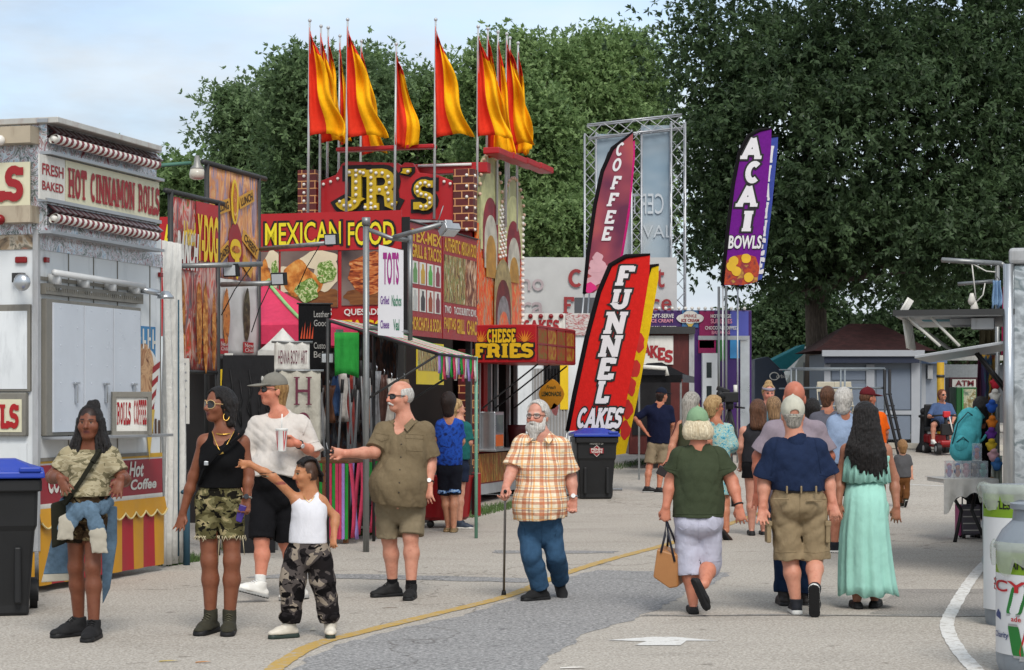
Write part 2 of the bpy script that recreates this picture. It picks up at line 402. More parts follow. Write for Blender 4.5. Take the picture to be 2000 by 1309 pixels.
def soft_obj(name,VQ,mats,parent,base,colf=None,facemat=None):
 V,Q = VQ
 me = bpy.data.meshes.new(name)
 me.vertices.add(len(V)); me.loops.add(len(Q)*4); me.polygons.add(len(Q))
 me.vertices.foreach_set('co',(V-np3(base)).astype(np.float32).ravel())
 me.loops.foreach_set('vertex_index',Q.astype(np.int32).ravel())
 me.polygons.foreach_set('loop_start',np.arange(0,len(Q)*4,4,dtype=np.int32))
 me.polygons.foreach_set('use_smooth',np.ones(len(Q),dtype=bool))
 for m in(mats if isinstance(mats,list) else[mats]): me.materials.append(m)
 if facemat is not None: me.polygons.foreach_set('material_index',facemat(V[Q].mean(1)).astype(np.int32))
 if colf is not None:
  c = colf(V); a = me.color_attributes.new('Col','FLOAT_COLOR','POINT')
  a.data.foreach_set('color',np.concatenate([c,np.ones((len(c),1))],1).astype(np.float32).ravel())
 me.update(calc_edges=True)
 o = bpy.data.objects.new(name,me); COL.objects.link(o); o.parent = parent; VQS[o.name] = (V,Q); return o
VQS = {}
def skinmat():
 if 'skin' in _mats: return _mats['skin']
 m,nt,bs = newmat('skin')
 a = nt.nodes.new('ShaderNodeAttribute'); a.attribute_name = 'Col'
 v = coords(nt); n = noise(nt,v,22,6,.65)
 nt.links.new(mixc(nt,a.outputs['Color'],ramp(nt,n,[(.28,(.74,.6,.56)),(.5,(.96,.92,.9)),(.72,(1,1,1))]),.85,'MULTIPLY'),bs.inputs['Base Color'])
 bs.inputs['Roughness'].default_value = .5; bs.inputs['Specular IOR Level'].default_value = .35
 bs.inputs['Subsurface Weight'].default_value = .08; bs.inputs['Subsurface Radius'].default_value = (.012,.005,.003)
 bumpn(nt,bs,noise(nt,v,180,3,.6),.12,.004)
 _mats['skin'] = m; return m
def hairmat(name,c0,c1,st=(60,60,5)):
 if name in _mats: return _mats[name]
 m,nt,bs = newmat(name)
 v = coords(nt,st); n = noise(nt,v,1.6,5,.6,.4)
 nt.links.new(ramp(nt,n,[(.32,c0),(.68,c1)]),bs.inputs['Base Color'])
 bs.inputs['Roughness'].default_value = .55; bs.inputs['Specular IOR Level'].default_value = .35
 bumpn(nt,bs,n,.9,.02); _mats[name] = m; return m
class Person:
 """joints come as photo pixels plus a depth offset; the figure is built at its real size at depth Y"""
 def __init__(s,label,Y,face,head,sh,el,wr,hip,kn,an,hd=(None,None),toe=(None,None),S=1.0,hs=1.0,h=None,group=None,skin='#c08a70',bw=.165,ww=.155,hw=.165,flat=.68,th=.085,knr=.056,cf=.056,anr=.037,ua=.05,ela=.041,fa=.041,wrr=.028,nkr=.055,belly=None,bust=0,glute=.0,toepitch=(0,0),hand=('relax','relax'),shoe_h=.085,seed=1,hpitch=0,hyaw=None,neckoff=None,pn=(1,1),tv=(None,None),fs=None):
  s.__dict__.update(locals()); s.lab = label
  s.h = h or(.0075 if Y<17 else .010 if Y<22 else .013 if Y<32 else .02)
  g = lambda j: Vector(P(j[0],j[1],Y+(j[2] if len(j)>2 and j[2] is not None else 0)))
  s.sh = [g(j) for j in sh]; s.el = [g(j) for j in el]; s.wr = [g(j) for j in wr]; s.hip = [g(j) for j in hip]
  for v in s.sh: v.z-=.022*S
  mid = (s.sh[0]+s.sh[1])/2; s.sh = [mid+(v-mid)*.95 for v in s.sh]
  s.an = []; gz_ = gz(Y); fs = s.fs = fs or 1.0
  rows = [j[1] for j in an if len(j)<3 or j[2] is None]; mrow = sum(rows)/max(1,len(rows))
  for j in an:
   if len(j)<3 or j[2] is None:
    yy = Y-(j[1]-mrow)*Y/(mrow-HY); q = P(j[0],0,yy); q.z = gz_+shoe_h*S*fs; s.an.append(q)
   else: s.an.append(g(j))
  s.kn = []
  for i,j in enumerate(kn):
   dy = j[2] if len(j)>2 else .5*(s.an[i].y-Y)-.02*math.cos(R(face))
   s.kn.append(P(j[0],j[1],Y+dy))
  s.f = Vector((math.sin(R(face)),-math.cos(R(face)),0)); s.r = Vector((math.cos(R(face)),math.sin(R(face)),0))
  hy = R(hyaw if hyaw is not None else face); hp = R(hpitch)
  s.hf = Vector((math.sin(hy)*math.cos(hp),-math.cos(hy)*math.cos(hp),math.sin(hp))); s.hr = Vector((math.cos(hy),math.sin(hy),0)); s.hu = s.hf.cross(s.hr)*-1 if False else(s.hr.cross(s.hf)*-1)
  s.hc = g(head); s.sm = (s.sh[0]+s.sh[1])/2; s.hm = (s.hip[0]+s.hip[1])/2
  s.nk = s.sm+Vector((0,0,.06*S))+s.f*(-.015*S)
  if neckoff: s.nk+=Vector(neckoff)
  up = (s.sm-s.hm); s.chest = s.sm-up*.28; s.waist = s.sm-up*.68; s.L = up.length
  s.base = Vector((s.hm.x,s.hm.y,gz_))
  s.root = thing('person',label,'person',s.base,0,group)
  s.toe = [R(t if t is not None else face) for t in toe]
 def H(s,x,y,z):
  """head frame (x to the head's own picture-right when it faces us, y forward, z up), metres at adult size"""
  k = s.hs; return s.hc+s.hr*x*k+s.hf*y*k+s.hu*z*k
 def torso(s,fd,i=0.0,deltoid=True,k=.05):
  S = s.S; fl = (s.f,s.flat)
  fd.cone(s.chest,s.waist,s.bw+i,s.ww+i,k,fl); fd.cone(s.waist,s.hm+Vector((0,0,.05*S)),s.ww+i,s.hw+i,k,fl)
  d = s.sh[1]-s.sh[0]; dn = Vector((0,0,-.055*S))
  fd.cone(s.sh[0]+d*.16+dn,s.sh[1]-d*.16+dn,.07*S+i,.07*S+i,.05)
  for j in(0,1):
   fd.cone(s.nk+Vector((0,0,.035*S)),s.sh[j]+(s.sm-s.sh[j])*.2-Vector((0,0,.008)),.042*S+i*.6,.045*S+i,.05)
   if deltoid: fd.ell(s.sh[j],[s.ua*1.02+i]*3,.05)
  if s.belly: r,o,z = s.belly; fd.ell(s.waist+s.f*o+Vector((0,0,z)),(r+i,r+i,r*1.05+i),.08)
  if s.bust:
   for j in(-1,1): fd.ell(s.chest+s.r*j*s.bw*.45+s.f*(s.bw*s.flat*.78)+Vector((0,0,-.02*S)),[s.bust+i]*3,.05)
  if s.glute:
   for j in(-1,1): fd.ell(s.hm-s.f*(s.hw*s.flat*.55)+s.r*j*s.hw*.45+Vector((0,0,-.02*S)),[s.glute+i]*3,.06)
 def arm(s,fd,j,i0=0,i1=0,t=2.0,k=.025,cut=True):
  """arm to t (1 = elbow, 2 = wrist), swollen by i0 at the shoulder and i1 at its end"""
  a,e,w = s.sh[j],s.el[j],s.wr[j]; tt = min(t,1)
  end = a.lerp(e,tt); n = (e-a).normalized(); r1 = s.ua+(s.ela-s.ua)*tt
  i_e = i0+(i1-i0)*(tt/t)
  fd.cone(a,end,s.ua+i0,r1+i_e,k,None,[(end,n)] if cut and t<=1 else[])
  if t>1:
   t2 = t-1; m = e.lerp(w,.35); end = e.lerp(w,t2); n = (w-e).normalized()
   if t2<=.35: fd.cone(e,end,s.ela+i_e,s.fa+i1,k,None,[(end,n)] if cut else[])
   else:
    fd.cone(e,m,s.ela+i_e,s.fa+i_e,k)
    f2 = (t2-.35)/.65; fd.cone(m,end,s.fa+i_e,s.fa+(s.wrr-s.fa)*f2+i1,k,None,[(end,n)] if cut and t<2 else[])
 def leg(s,fd,j,i0=0,i1=0,t=2.0,k=.03,cut=True,knee_i=None):
  a,e,w = s.hip[j],s.kn[j],s.an[j]; S = s.S; tt = min(t,1)
  end = a.lerp(e,tt); n = (e-a).normalized(); ie = i0+(i1-i0)*tt/t if knee_i is None else knee_i
  fd.cone(a,end,s.th+i0,s.th+(s.knr-s.th)*tt+ie,k,None,[(end,n)] if cut and t<=1 else[])
  if t>1:
   t2 = t-1; n = (w-e).normalized(); m = e.lerp(w,.33); bk = s.f*(-.012*S)
   if t2<=.33: end = e.lerp(m+bk,t2/.33); fd.cone(e,end,s.knr+ie,s.cf+i1,k,None,[(end,n)] if cut else[])
   else:
    im = ie+(i1-ie)*.33/t2
    end = e.lerp(w,t2); fd.cone(e,m+bk,s.knr+ie,s.cf+im,k)
    fd.cone(m+bk,end,s.cf+im,s.cf+(s.anr-s.cf)*(t2-.33)/.67+i1,k,None,[(end,n)] if cut and t<2 else[])
 def hand_(s,fd,j):
  S = s.S*(.9 if s.wrr<.026 else 1); w = s.wr[j]; d = Vector(s.hd[j]).normalized() if s.hd[j] else(s.wr[j]-s.el[j]).normalized()
  side = d.cross(s.f); side = side.normalized() if side.length>.2 else s.r.copy()
  if s.hand[j] in('side','sidep'): side = d.cross(s.r).normalized()
  pn = side.cross(d).normalized()*s.pn[j]  # palm normal
  thumb = side*(-1 if j==0 else 1) if s.hand[j]!='relax' else side*(1 if(j==0) else-1)*(1 if s.f.y<0 else-1)
  if s.hand[j]=='relax': thumb = (s.hm-w); thumb = (thumb-d*thumb.dot(d)).normalized(); side = thumb; pn = d.cross(side).normalized()
  fd.cone(w,w+d*.055*S,s.wrr,.034*S,.015,(pn,.55)); fd.cone(w+d*.05*S,w+d*.085*S,.036*S,.038*S,.012,(pn,.5))
  kind = s.hand[j]
  for q in range(4):
   o = (q-1.5)*.0205*S; L = (.066,.078,.074,.058)[q]*S; rt = w+d*.083*S+side*o
   curl = {'relax':.45,'side':.45,'grip':1.5,'hold':1.15,'point':1.5,'open':.12,'sidep':1.5}[kind]
   if kind=='point' and q==0: curl = .02
   if kind=='sidep' and q==3: curl = .02
   fan = side*(o*1.6)
   p0 = rt; dd = d
   for seg,(fr,rr) in enumerate(((.42,.0095),(.33,.0085),(.25,.0072))):
    an = curl*(.55,.9,.7)[seg]; dd = (dd*math.cos(an)+pn*math.sin(an)).normalized()
    p1 = p0+dd*L*fr+fan*fr*.3; fd.cone(p0,p1,rr*S,(rr-.0008)*S,.006); p0 = p1
  t0 = w+d*.025*S+thumb*.026*S; t1 = t0+(d*.7+thumb*.5+pn*.35).normalized()*.04*S; t2 = t1+(d*.9+pn*.5).normalized()*.032*S
  fd.cone(t0,t1,.0135*S,.011*S,.012); fd.cone(t1,t2,.0105*S,.0085*S,.006)
 def headf(s,fd,ears=True,fat=0):
  k = s.hs; H = s.H; ax = (s.hr,s.hf,s.hu)
  fd.ell(H(0,-.012,.035),(.076*k,.098*k,.092*k),.03,ax)
  fd.ell(H(0,.02,-.03),((.062+fat)*k,.072*k,.082*k),.03,ax)
  fd.ell(H(0,.055,-.088),((.034+fat)*k,.03*k,.026*k),.025,ax)
  for x in(-1,1):
   fd.ell(H(x*.036,.062,-.024),((.026+fat)*k,.024*k,.026*k),.022,ax)
   fd.cone(H(x*.012,.088,.026),H(x*.05,.068,.024),.0105*k,.008*k,.012)
   if ears: fd.ell(H(x*.079,-.012,-.012),(.009*k,.02*k,.032*k),.01,ax)
  fd.cone(H(0,.089,.012),H(0,.109,-.026),.009*k,.0135*k,.014); fd.ell(H(.012,.095,-.03),[.009*k]*3,.008); fd.ell(H(-.012,.095,-.03),[.009*k]*3,.008)
  fd.ell(H(0,.083,-.053),(.026*k,.011*k,.0075*k),.008,ax); fd.ell(H(0,.081,-.064),(.023*k,.012*k,.008*k),.008,ax)
  fd.cone(H(0,-.02,-.06),s.nk+Vector((0,0,-.02)),s.nkr*.98,s.nkr*1.05,.03)
 def body(s,fat=0,lips=None,hairc=None,buzz=None,brow=None,eye=True,skip_legs=False,extra=None,blush=.12,foot=True):
  fd = Field(); s.headf(fd,fat=fat); s.torso(fd)
  for j in(0,1):
   s.arm(fd,j); s.hand_(fd,j)
   if not skip_legs: s.leg(fd,j,cut=False)
  fd.cone(s.hip[0],s.hip[1],s.th*.95,s.th*.95,.05)
  if foot and not skip_legs:
   for j in(0,1):
    t,u = s.footdir(j); a = s.an[j]; S = s.S
    fd.cone(a-u*.045*S-t*.03*S,a-u*.055*S+t*.11*S,.026*S,.024*S,.02)
  if extra: extra(fd)
  base = np.array(lin(s.skin)[:3]); hc = np3(s.hc); A = [np3(x) for x in(s.hr,s.hf,s.hu)]; k = s.hs
  L = np.array(lin(lips)[:3]) if lips else base*np.array([.82,.55,.52]); br = np.array(lin(brow or '#2a1a12')[:3]); wr = [np3(w) for w in s.wr]
  bz = np.array(lin(buzz)[:3]) if buzz else None
  def colf(V):
   c = np.tile(base,(len(V),1)); q = (V-hc)/k; x,y,z = (q@a for a in A)
   def mixin(m,col):
    m = np.clip(m,0,1)[:,None]; c[:] = c*(1-m)+col*m
   face = (y>.03)&(np.abs(z)<.14)
   rosy = np.array([base[0]*1.02,base[1]*.72,base[2]*.66])
   mixin(face*np.exp(-((np.abs(x)-.04)**2/.0006+(z+.03)**2/.0008))*blush*4,rosy)
   mixin(face*np.exp(-(x**2/.0003+(z+.02)**2/.0006))*blush*4,rosy)
   for w in wr: mixin(np.exp(-((V-w)**2).sum(1)/.006)*blush*2.2,rosy)
   mixin(face*(1-((x/.027)**2+((z+.058)/.014)**2))*3*(y>.06),L)
   mixin(face*(1-((x/.024)**2+((z+.0585)/.0028)**2))*2*(y>.06),L*.3)
   if eye:
    for e in(-.032,.032):
     mixin(face*(1-(((x-e)/.017)**2+((z-.006)/.0085)**2))*3*(y>.05),np.minimum(base*2.2,.3))
     mixin(face*(1-(((x-e)/.0085)**2+((z-.006)/.0085)**2))*4*(y>.05),np.array([.02,.012,.01]))
     mixin(face*(1-(((x-e)/.019)**2+((z-.0135)/.0032)**2))*3*(y>.05),np.array([.02,.012,.01]))
     mixin(face*(1-(((x-e)/.022)**2+((z-.029)/.0052)**2))*2.5*(y>.05),br)
   if bz is not None:
    m = ((z>.045+.25*np.maximum(y-.03,0))&(y<.078))|((y<-.005)&(z>-.055))|((np.abs(x)>.06)&(y<.03)&(z>0)); m&=(z>-.075)
    mixin(m*.92,bz)
   return c
  s.fbody = soft_obj('body',fd.mesh(s.h),skinmat(),s.root,s.base,colf); return s
 def footdir(s,j):
  if s.tv[j]:
   t = Vector(s.tv[j]).normalized(); u = Vector((0,0,1)) if abs(t.z)<.9 else s.f.copy(); u = (u-t*u.dot(t)).normalized(); return t,u
  a = s.toe[j]; p = R(s.toepitch[j]); t = Vector((math.sin(a)*math.cos(p),-math.cos(a)*math.cos(p),math.sin(p)))
  sd_ = Vector((math.cos(a),math.sin(a),0)); u = sd_.cross(t); u = u if u.z>0 or abs(u.z)<.01 else-u
  return t,u
 def add(s,name,fd,m,fold=None,h=None,label=None,**kw):
  o = soft_obj(name,fd.mesh(h or s.h,fold),m,s.root,s.base,**kw)
  if label: o['label'] = label
  return o
 def shirt(s,m,hem,t=.8,g=.012,drape=.02,fold=.006,flare=.02,neck=.062,neckdrop=0,sleeve=True,name='shirt',hemn=None,hem_w=None,tank=False,low=None):
  """hem is a photo row; sleeves end at t along the arm"""
  fd = Field(); S = s.S; z = P(0,hem,s.base.y).z
  s.torso(fd,g,deltoid=not tank)
  w = hem_w or max(s.ww,s.hw)+drape
  c = s.hm.copy(); c.z = z-.04
  fd.cone(s.chest+Vector((0,0,-.02)),c,s.bw+g+drape*.3,w,.06,(s.f,s.flat*1.03))
  if s.belly: r,o,zz = s.belly; b = s.waist+s.f*o*.9+Vector((0,0,zz)); fd.cone(b,Vector((b.x,b.y,z-.05))-s.f*.02,r+g,r*.9+g,.08)
  if sleeve:
   for j in(0,1):
    tt = t[j] if isinstance(t,tuple) else t; s.arm(fd,j,g*.8,g*.8+flare*.6,tt,.03)
  fd.plane((0,s.base.y,z) if hemn is None else(s.base.x,s.base.y,z),(0,0,-1) if hemn is None else hemn)
  d = s.f*.01
  if tank: fd.cone(s.nk+d+Vector((0,0,-.012-neckdrop)),s.nk+d*3+Vector((0,0,.2)),neck*S,neck*S*1.25,.01,mode='s')
  else: fd.cone(s.nk-Vector((0,0,.06)),s.nk+s.f*.02+Vector((0,0,.2)),.088*S,.088*S,.01,None,[(s.nk+Vector((0,0,.022*S)),-(s.f*.55+Vector((0,0,1))).normalized())],mode='s')
  if neckdrop: fd.cone(s.nk+s.f*.09,s.nk+s.f*.1+Vector((0,0,-neckdrop)),.06*S,.045*S,.01,mode='s')
  if tank:
   for j in(0,1):
    o = (s.sh[j]-s.sm).normalized(); c0 = s.sh[j]+o*(s.ua*.35); fd.cone(c0+Vector((0,0,.1)),c0-Vector((0,0,.10*S)),s.ua*.95,s.ua*1.02,.01,mode='s')
  if low is not None: fd.plane((0,0,P(0,low,s.base.y).z),(0,0,1))
  return s.add(name,fd,m,(fold,s.seed) if fold else None,h=.0055 if s.Y<17 else None)
 def bottoms(s,m,top,t=1.0,g=.014,flare=.03,fold=.006,name='shorts',knee_i=None,k=.012,gap=.016,drop=0):
  fd = Field(); S = s.S; z = P(0,top,s.base.y).z; fl = (s.f,s.flat)
  fd.cone(s.waist,s.hm+Vector((0,0,.04*S)),s.ww+g,s.hw+g,.05,fl); fd.cone(s.hip[0],s.hip[1],s.th+g,s.th+g,.04)
  if s.belly: r,o,zz = s.belly; fd.ell(s.waist+s.f*o+Vector((0,0,zz)),[r+g*.8]*3,.06)
  if s.glute:
   for j in(-1,1): fd.ell(s.hm-s.f*(s.hw*s.flat*.55)+s.r*j*s.hw*.45+Vector((0,0,-.02*S)),[s.glute+g]*3,.06)
  for j in(0,1): s.leg(fd,j,g,flare,t[j] if isinstance(t,tuple) else t,k,knee_i=knee_i)
  fd.plane((0,0,z),(0,0,1))
  tt = max(t) if isinstance(t,tuple) else t
  at = lambda j: s.hip[j].lerp(s.kn[j],min(tt,1)) if tt<=1 else s.kn[j].lerp(s.an[j],tt-1)
  m0 = (at(0)+at(1))/2; c0 = s.hm-Vector((0,0,.35*s.th+drop+.03*S)); m1 = m0+(m0-c0)*.15
  if gap: fd.cone(c0,c0.lerp(m1,.5),.003,gap*.6,.004,(s.f,14),mode='s'); fd.cone(c0.lerp(m1,.5),m1,gap*.6,gap,.004,(s.f,14),mode='s')
  return s.add(name,fd,m,(fold,s.seed+7) if fold else None)
 def shoes(s,up_m,sole_m,hi=.03,name='shoe',low=False,tall=1.0,sole=.022,lace=None,width=1.0):
  for j in(0,1):
   S = s.S*s.fs; t,u = s.footdir(j); a = s.an[j]; gr = a-u*s.shoe_h*S
   sd_ = t.cross(u)
   fd = Field(); w = width
   fd.cone(a-u*(.048 if not low else .06)*S-t*.045*S,a-u*.052*S+t*.10*S,.04*S*w,.045*S*w,.02,(u,.95))
   fd.cone(a-u*.055*S+t*.10*S,a-u*.06*S+t*.165*S,.044*S*w,.036*S*w,.02,(u,.85))
   if not low:
    fd.cone(a-t*.005*S,a+u*hi*S-t*.004*S,s.anr+.012,s.anr+.011,.02,None,[(a+u*hi*S,u)])
    fd.cone(a+t*.02*S-u*.005,a+t*.1*S-u*.035*S,.032*S,.028*S,.02)
   else: fd.plane(a-u*.028*S,u)
   fd.plane(gr+u*sole*S,-u)
   o = s.add(name,fd,up_m,h=min(s.h,.008) if s.Y<25 else s.h)
   f2 = Field(); f2.cone(gr+u*.012*S-t*.052*S,gr+u*.012*S+t*.155*S,.042*S*w,.043*S*w,.01)
   f2.plane(gr,-u); f2.plane(gr+u*(sole+.008)*S,u)
   lim = float((gr+u*.006*S).dot(u)); un = np3(u)
   q = soft_obj('sole',f2.mesh(min(s.h,.008) if s.Y<25 else s.h),[sole_m,M('tread','#18181a',.8,bump=.5,bscale=90)],o,s.base,facemat=lambda c:((c@un)<lim).astype(int))
   if lace:
    mb = MB()
    for i in range(5):
     c = a+t*(.045+.016*i)*S+u*(.022-.011*i)*S
     mb.tube([c-sd_*.022*S,c+u*.012*S,c+sd_*.022*S],.0035*S,5)
    mb.build('lace',lace,o,True,off=s.base)
 def headmesh(s,name,fn,m,fold=None,h=None,**kw):
  fd = Field(); fn(fd); return s.add(name,fd,m,fold,h or min(s.h,.009),**kw)
 def hairshell(s,m,t=.012,front=.03,low=-.06,fold=.004,extra=None,name='hair',side=0,sc=(1,1,1),top=None):
  """short hair following the skull: open over the face (front) and above the nape (low)"""
  k = s.hs
  def fn(fd):
   fd.ell(s.H(0,-.014,.036),((.078+t)*k*sc[0],(.098+t)*k*sc[1],(.093+t)*k*sc[2]),.03,(s.hr,s.hf,s.hu))
   fd.cone(s.H(0,-.055,.0),s.H(0,-.05,low),(.062+t)*k,(.05+t)*k,.03)
   if extra: extra(fd)
   if top is not None: fd.plane(s.H(0,0,top),s.hu)
   fd.cone(s.H(0,.15,-.12),s.H(0,.11,front),.085*k,.085*k,.01,mode='s')
   for x in(-1,1): fd.cone(s.H(x*.1,.055,-.1),s.H(x*.085,.05,.01+side),.05*k,.04*k,.01,mode='s')
  return s.headmesh(name,fn,m,(fold,s.seed+3,(.015,.05)) if fold else None)
 def cap(s,m,brim=1,back=False,m2=None,name='cap',tilt=0):
  k = s.hs; H = s.H
  def fn(fd):
   fd.ell(H(0,-.012,.04),(.088*k,.11*k,.105*k),.02,(s.hr,s.hf,s.hu))
   fd.plane(H(0,0,.0 if back else .038),-(s.hu+s.hf*(-.3 if back else .12))); fd.ell(H(0,-.012,.147),[.009*k]*3,.004)
   fd.ell(H(0,-.012,.03),(.076*k,.098*k,.095*k),.01,(s.hr,s.hf,s.hu),mode='s')
   if back: fd.ell(H(0,-.125,.012),(.036*k,.05*k,.026*k),.005,(s.hr,s.hf,s.hu),mode='s')
  o = s.headmesh(name,fn,m,(.0015,4,(.02,.06)),h=min(s.h,.0065))
  def fb(fd):
   fd.cone(H(0,.06,.047),H(0,.15,.03),.082*k,.068*k,.01,(s.hu,.09))
   fd.ell(H(0,-.012,.03),(.086*k,.108*k,.15*k),.01,(s.hr,s.hf,s.hu),mode='s')
  fd = Field(); fb(fd); soft_obj('brim',fd.mesh(min(s.h,.0055)),m2 or m,o,s.base)
  if back:
   mb = MB(); mb.tube([H(x*.04,-.118+abs(x)*.012,-.012) for x in(-1,-.5,0,.5,1)],.008*k,6); mb.build('cap_strap',m,o,True,off=s.base)
  return o
 def glasses(s,fm,lm,r=(.026,.02),lab='sunglasses',temple=True,y=.094,th=.0035,sq=2.4):
  H = s.H; mb = MB(); g = MB()
  for e in(-.034,.034):
   out = []
   for i in range(20):
    a = 2*math.pi*i/20; ca,sa = math.cos(a),math.sin(a); q = (abs(ca)**sq+abs(sa)**sq)**(-1/sq)
    x = e+r[0]*q*ca; out.append((x,y-abs(x)**2*5.5,.006+r[1]*q*sa))
   mb.tube([H(*p) for p in out+out[:1]],th*s.hs,6,False)
   n = len(g.v); pts = [H(*p) for p in out]; g.prism(pts,s.hf*.002)
  mb.tube([H(-.011,y,.012),H(0,y+.004,.014),H(.011,y,.012)],th*s.hs,6)
  if temple:
   for x in(-1,1): mb.tube([H(x*.059,y-.02,.012),H(x*.079,.04,.012),H(x*.083,-.005,.008),H(x*.081,-.03,-.012)],th*.9*s.hs,6)
  o = mb.build(lab,fm,s.root,True,off=s.base); g.build('lens',lm,o,off=s.base); return o
 def seam(s,o,paths,r=.003,name='seam',m=None,close=False,dots=0):
  """raised stitching that follows the cloth: photo-pixel paths dropped onto the garment's surface"""
  V,Q = VQS[o.name]; t = BVHTree.FromPolygons(V.tolist(),Q.tolist()); c = Vector((0,0,CH)); out = []
  for pa in paths:
   mb = MB(); run = []
   for a,b in zip(pa,pa[1:] if not dots else pa):
    n = 1 if dots else max(2,int(math.hypot(b[0]-a[0],b[1]-a[1])/4))
    for i in range(n+(0 if dots else(b==pa[-1]))):
     d = (P(a[0]+(b[0]-a[0])*i/n,a[1]+(b[1]-a[1])*i/n,1)-c).normalized(); h = t.ray_cast(c,d)
     if h[0] is not None and(not run or(h[0]-run[-1]).length<.05): run.append(h[0]+h[1]*r*.3 if h[1].dot(d)<0 else h[0]-h[1]*r*.3)
     if dots and h[0] is not None: mb.ball(h[0],dots,8,(1,.6,1)); run = []
   if not dots and len(run)>1: mb.tube(run,r,5)
   if mb.v: mb.build(name,m or o.data.materials[0],o,True,off=s.base)
 def watch(s,j,face_m,strap_m,t=.94,r=.012,name='wristwatch',side=None):
  w = s.el[j].lerp(s.wr[j],t); d = (s.wr[j]-s.el[j]).normalized(); a = d.orthogonal().normalized(); b = d.cross(a)
  rr = s.wrr+.004; mb = MB()
  mb.tube([w+(a*math.cos(i*math.pi/8)+b*math.sin(i*math.pi/8))*rr for i in range(17)],.007,6,False)
  o = mb.build(name,strap_m,s.root,True,off=s.base)
  if face_m:
   v = side or Vector((0,-1,.1)); v = Vector(v); v = (v-d*v.dot(d)).normalized(); q = v.to_track_quat('Z','Y').to_matrix()
   mb = MB(); vs = []
   pts = [w+v*rr+q@Vector((math.cos(i*math.pi/8)*.018,math.sin(i*math.pi/8)*.018,0)) for i in range(16)]
   mb.prism(pts,v*.009).build('watch_face',face_m,o,off=s.base)
  return o
  # ------------------------------------------------------------------ people
BLK = M('black_rubber','#141416',.6,bump=.2); WHT = M('white_leather','#d8d6d0',.5,bump=.15); LENS = M('dark_lens','#0c0908',.08,spec=.8,vary=0)
GOLD = M('gold','#c8a050',.3,metal=.9); STEEL = M('bright_steel','#b8bcc0',.3,metal=.9)
def camo(name,cols,scale=9,stretch=(1,1,1.6)):
 if name in _mats: return _mats[name]
 m,nt,bs = newmat(name); v = coords(nt,stretch)
 c = ramp(nt,noise(nt,v,scale,2.5,.5,.4),[(0,cols[0]),(.47,cols[1]),(.56,cols[2])],True)
 v2 = coords(nt,(1.1,.9,1.7)); n2 = noise(nt,v2,scale*1.2,2.5,.5,.8)
 c = mixc(nt,c,cols[3],ramp(nt,n2,[(0,(0,0,0)),(.57,(1,1,1))],True))
 nt.links.new(c,bs.inputs['Base Color']); bs.inputs['Roughness'].default_value = .9; bs.inputs['Specular IOR Level'].default_value = .1
 bumpn(nt,bs,noise(nt,coords(nt),18,4,.6,.6),.35,.03); _mats[name] = m; return m
def plaidmat():
 m,nt,bs = newmat('orange_plaid'); v = coords(nt); sp = nt.nodes.new('ShaderNodeSeparateXYZ'); nt.links.new(v,sp.inputs[0])
 at = mathn(nt,'MULTIPLY',mathn(nt,'ARCTAN2',sp.outputs[0],mathn(nt,'MULTIPLY',mathn(nt,'SUBTRACT',sp.outputs[1],.12),-1)),.22)
 w = noise(nt,v,5,2); c = (.86,.78,.6)
 def band(x,per,off,wid):
  f = mathn(nt,'FRACT',mathn(nt,'ADD',mathn(nt,'DIVIDE',mathn(nt,'ADD',x,mathn(nt,'MULTIPLY',w,.012)),per),off))
  return ramp(nt,f,[(0,(1,1,1)),(wid,(0,0,0))],True)
 col = ramp(nt,noise(nt,v,30,3),[(.3,(.68,.58,.42)),(.7,(.8,.7,.52))])
 for x in(at,sp.outputs[2]):
  for per,off,wid,cc,k in((.088,0,.22,(.42,.1,.03),.62),(.088,.42,.1,(.75,.32,.05),.6),(.088,.6,.08,(.16,.07,.09),.6),(.088,.8,.06,(.5,.13,.05),.6)):
   col = mixc(nt,col,cc,mathn(nt,'MULTIPLY',band(x,per,off,wid),k))
 nt.links.new(col,bs.inputs['Base Color']); bs.inputs['Roughness'].default_value = .9; bs.inputs['Specular IOR Level'].default_value = .1
 bumpn(nt,bs,noise(nt,v,15,4,.6,.8),.4,.03); return m
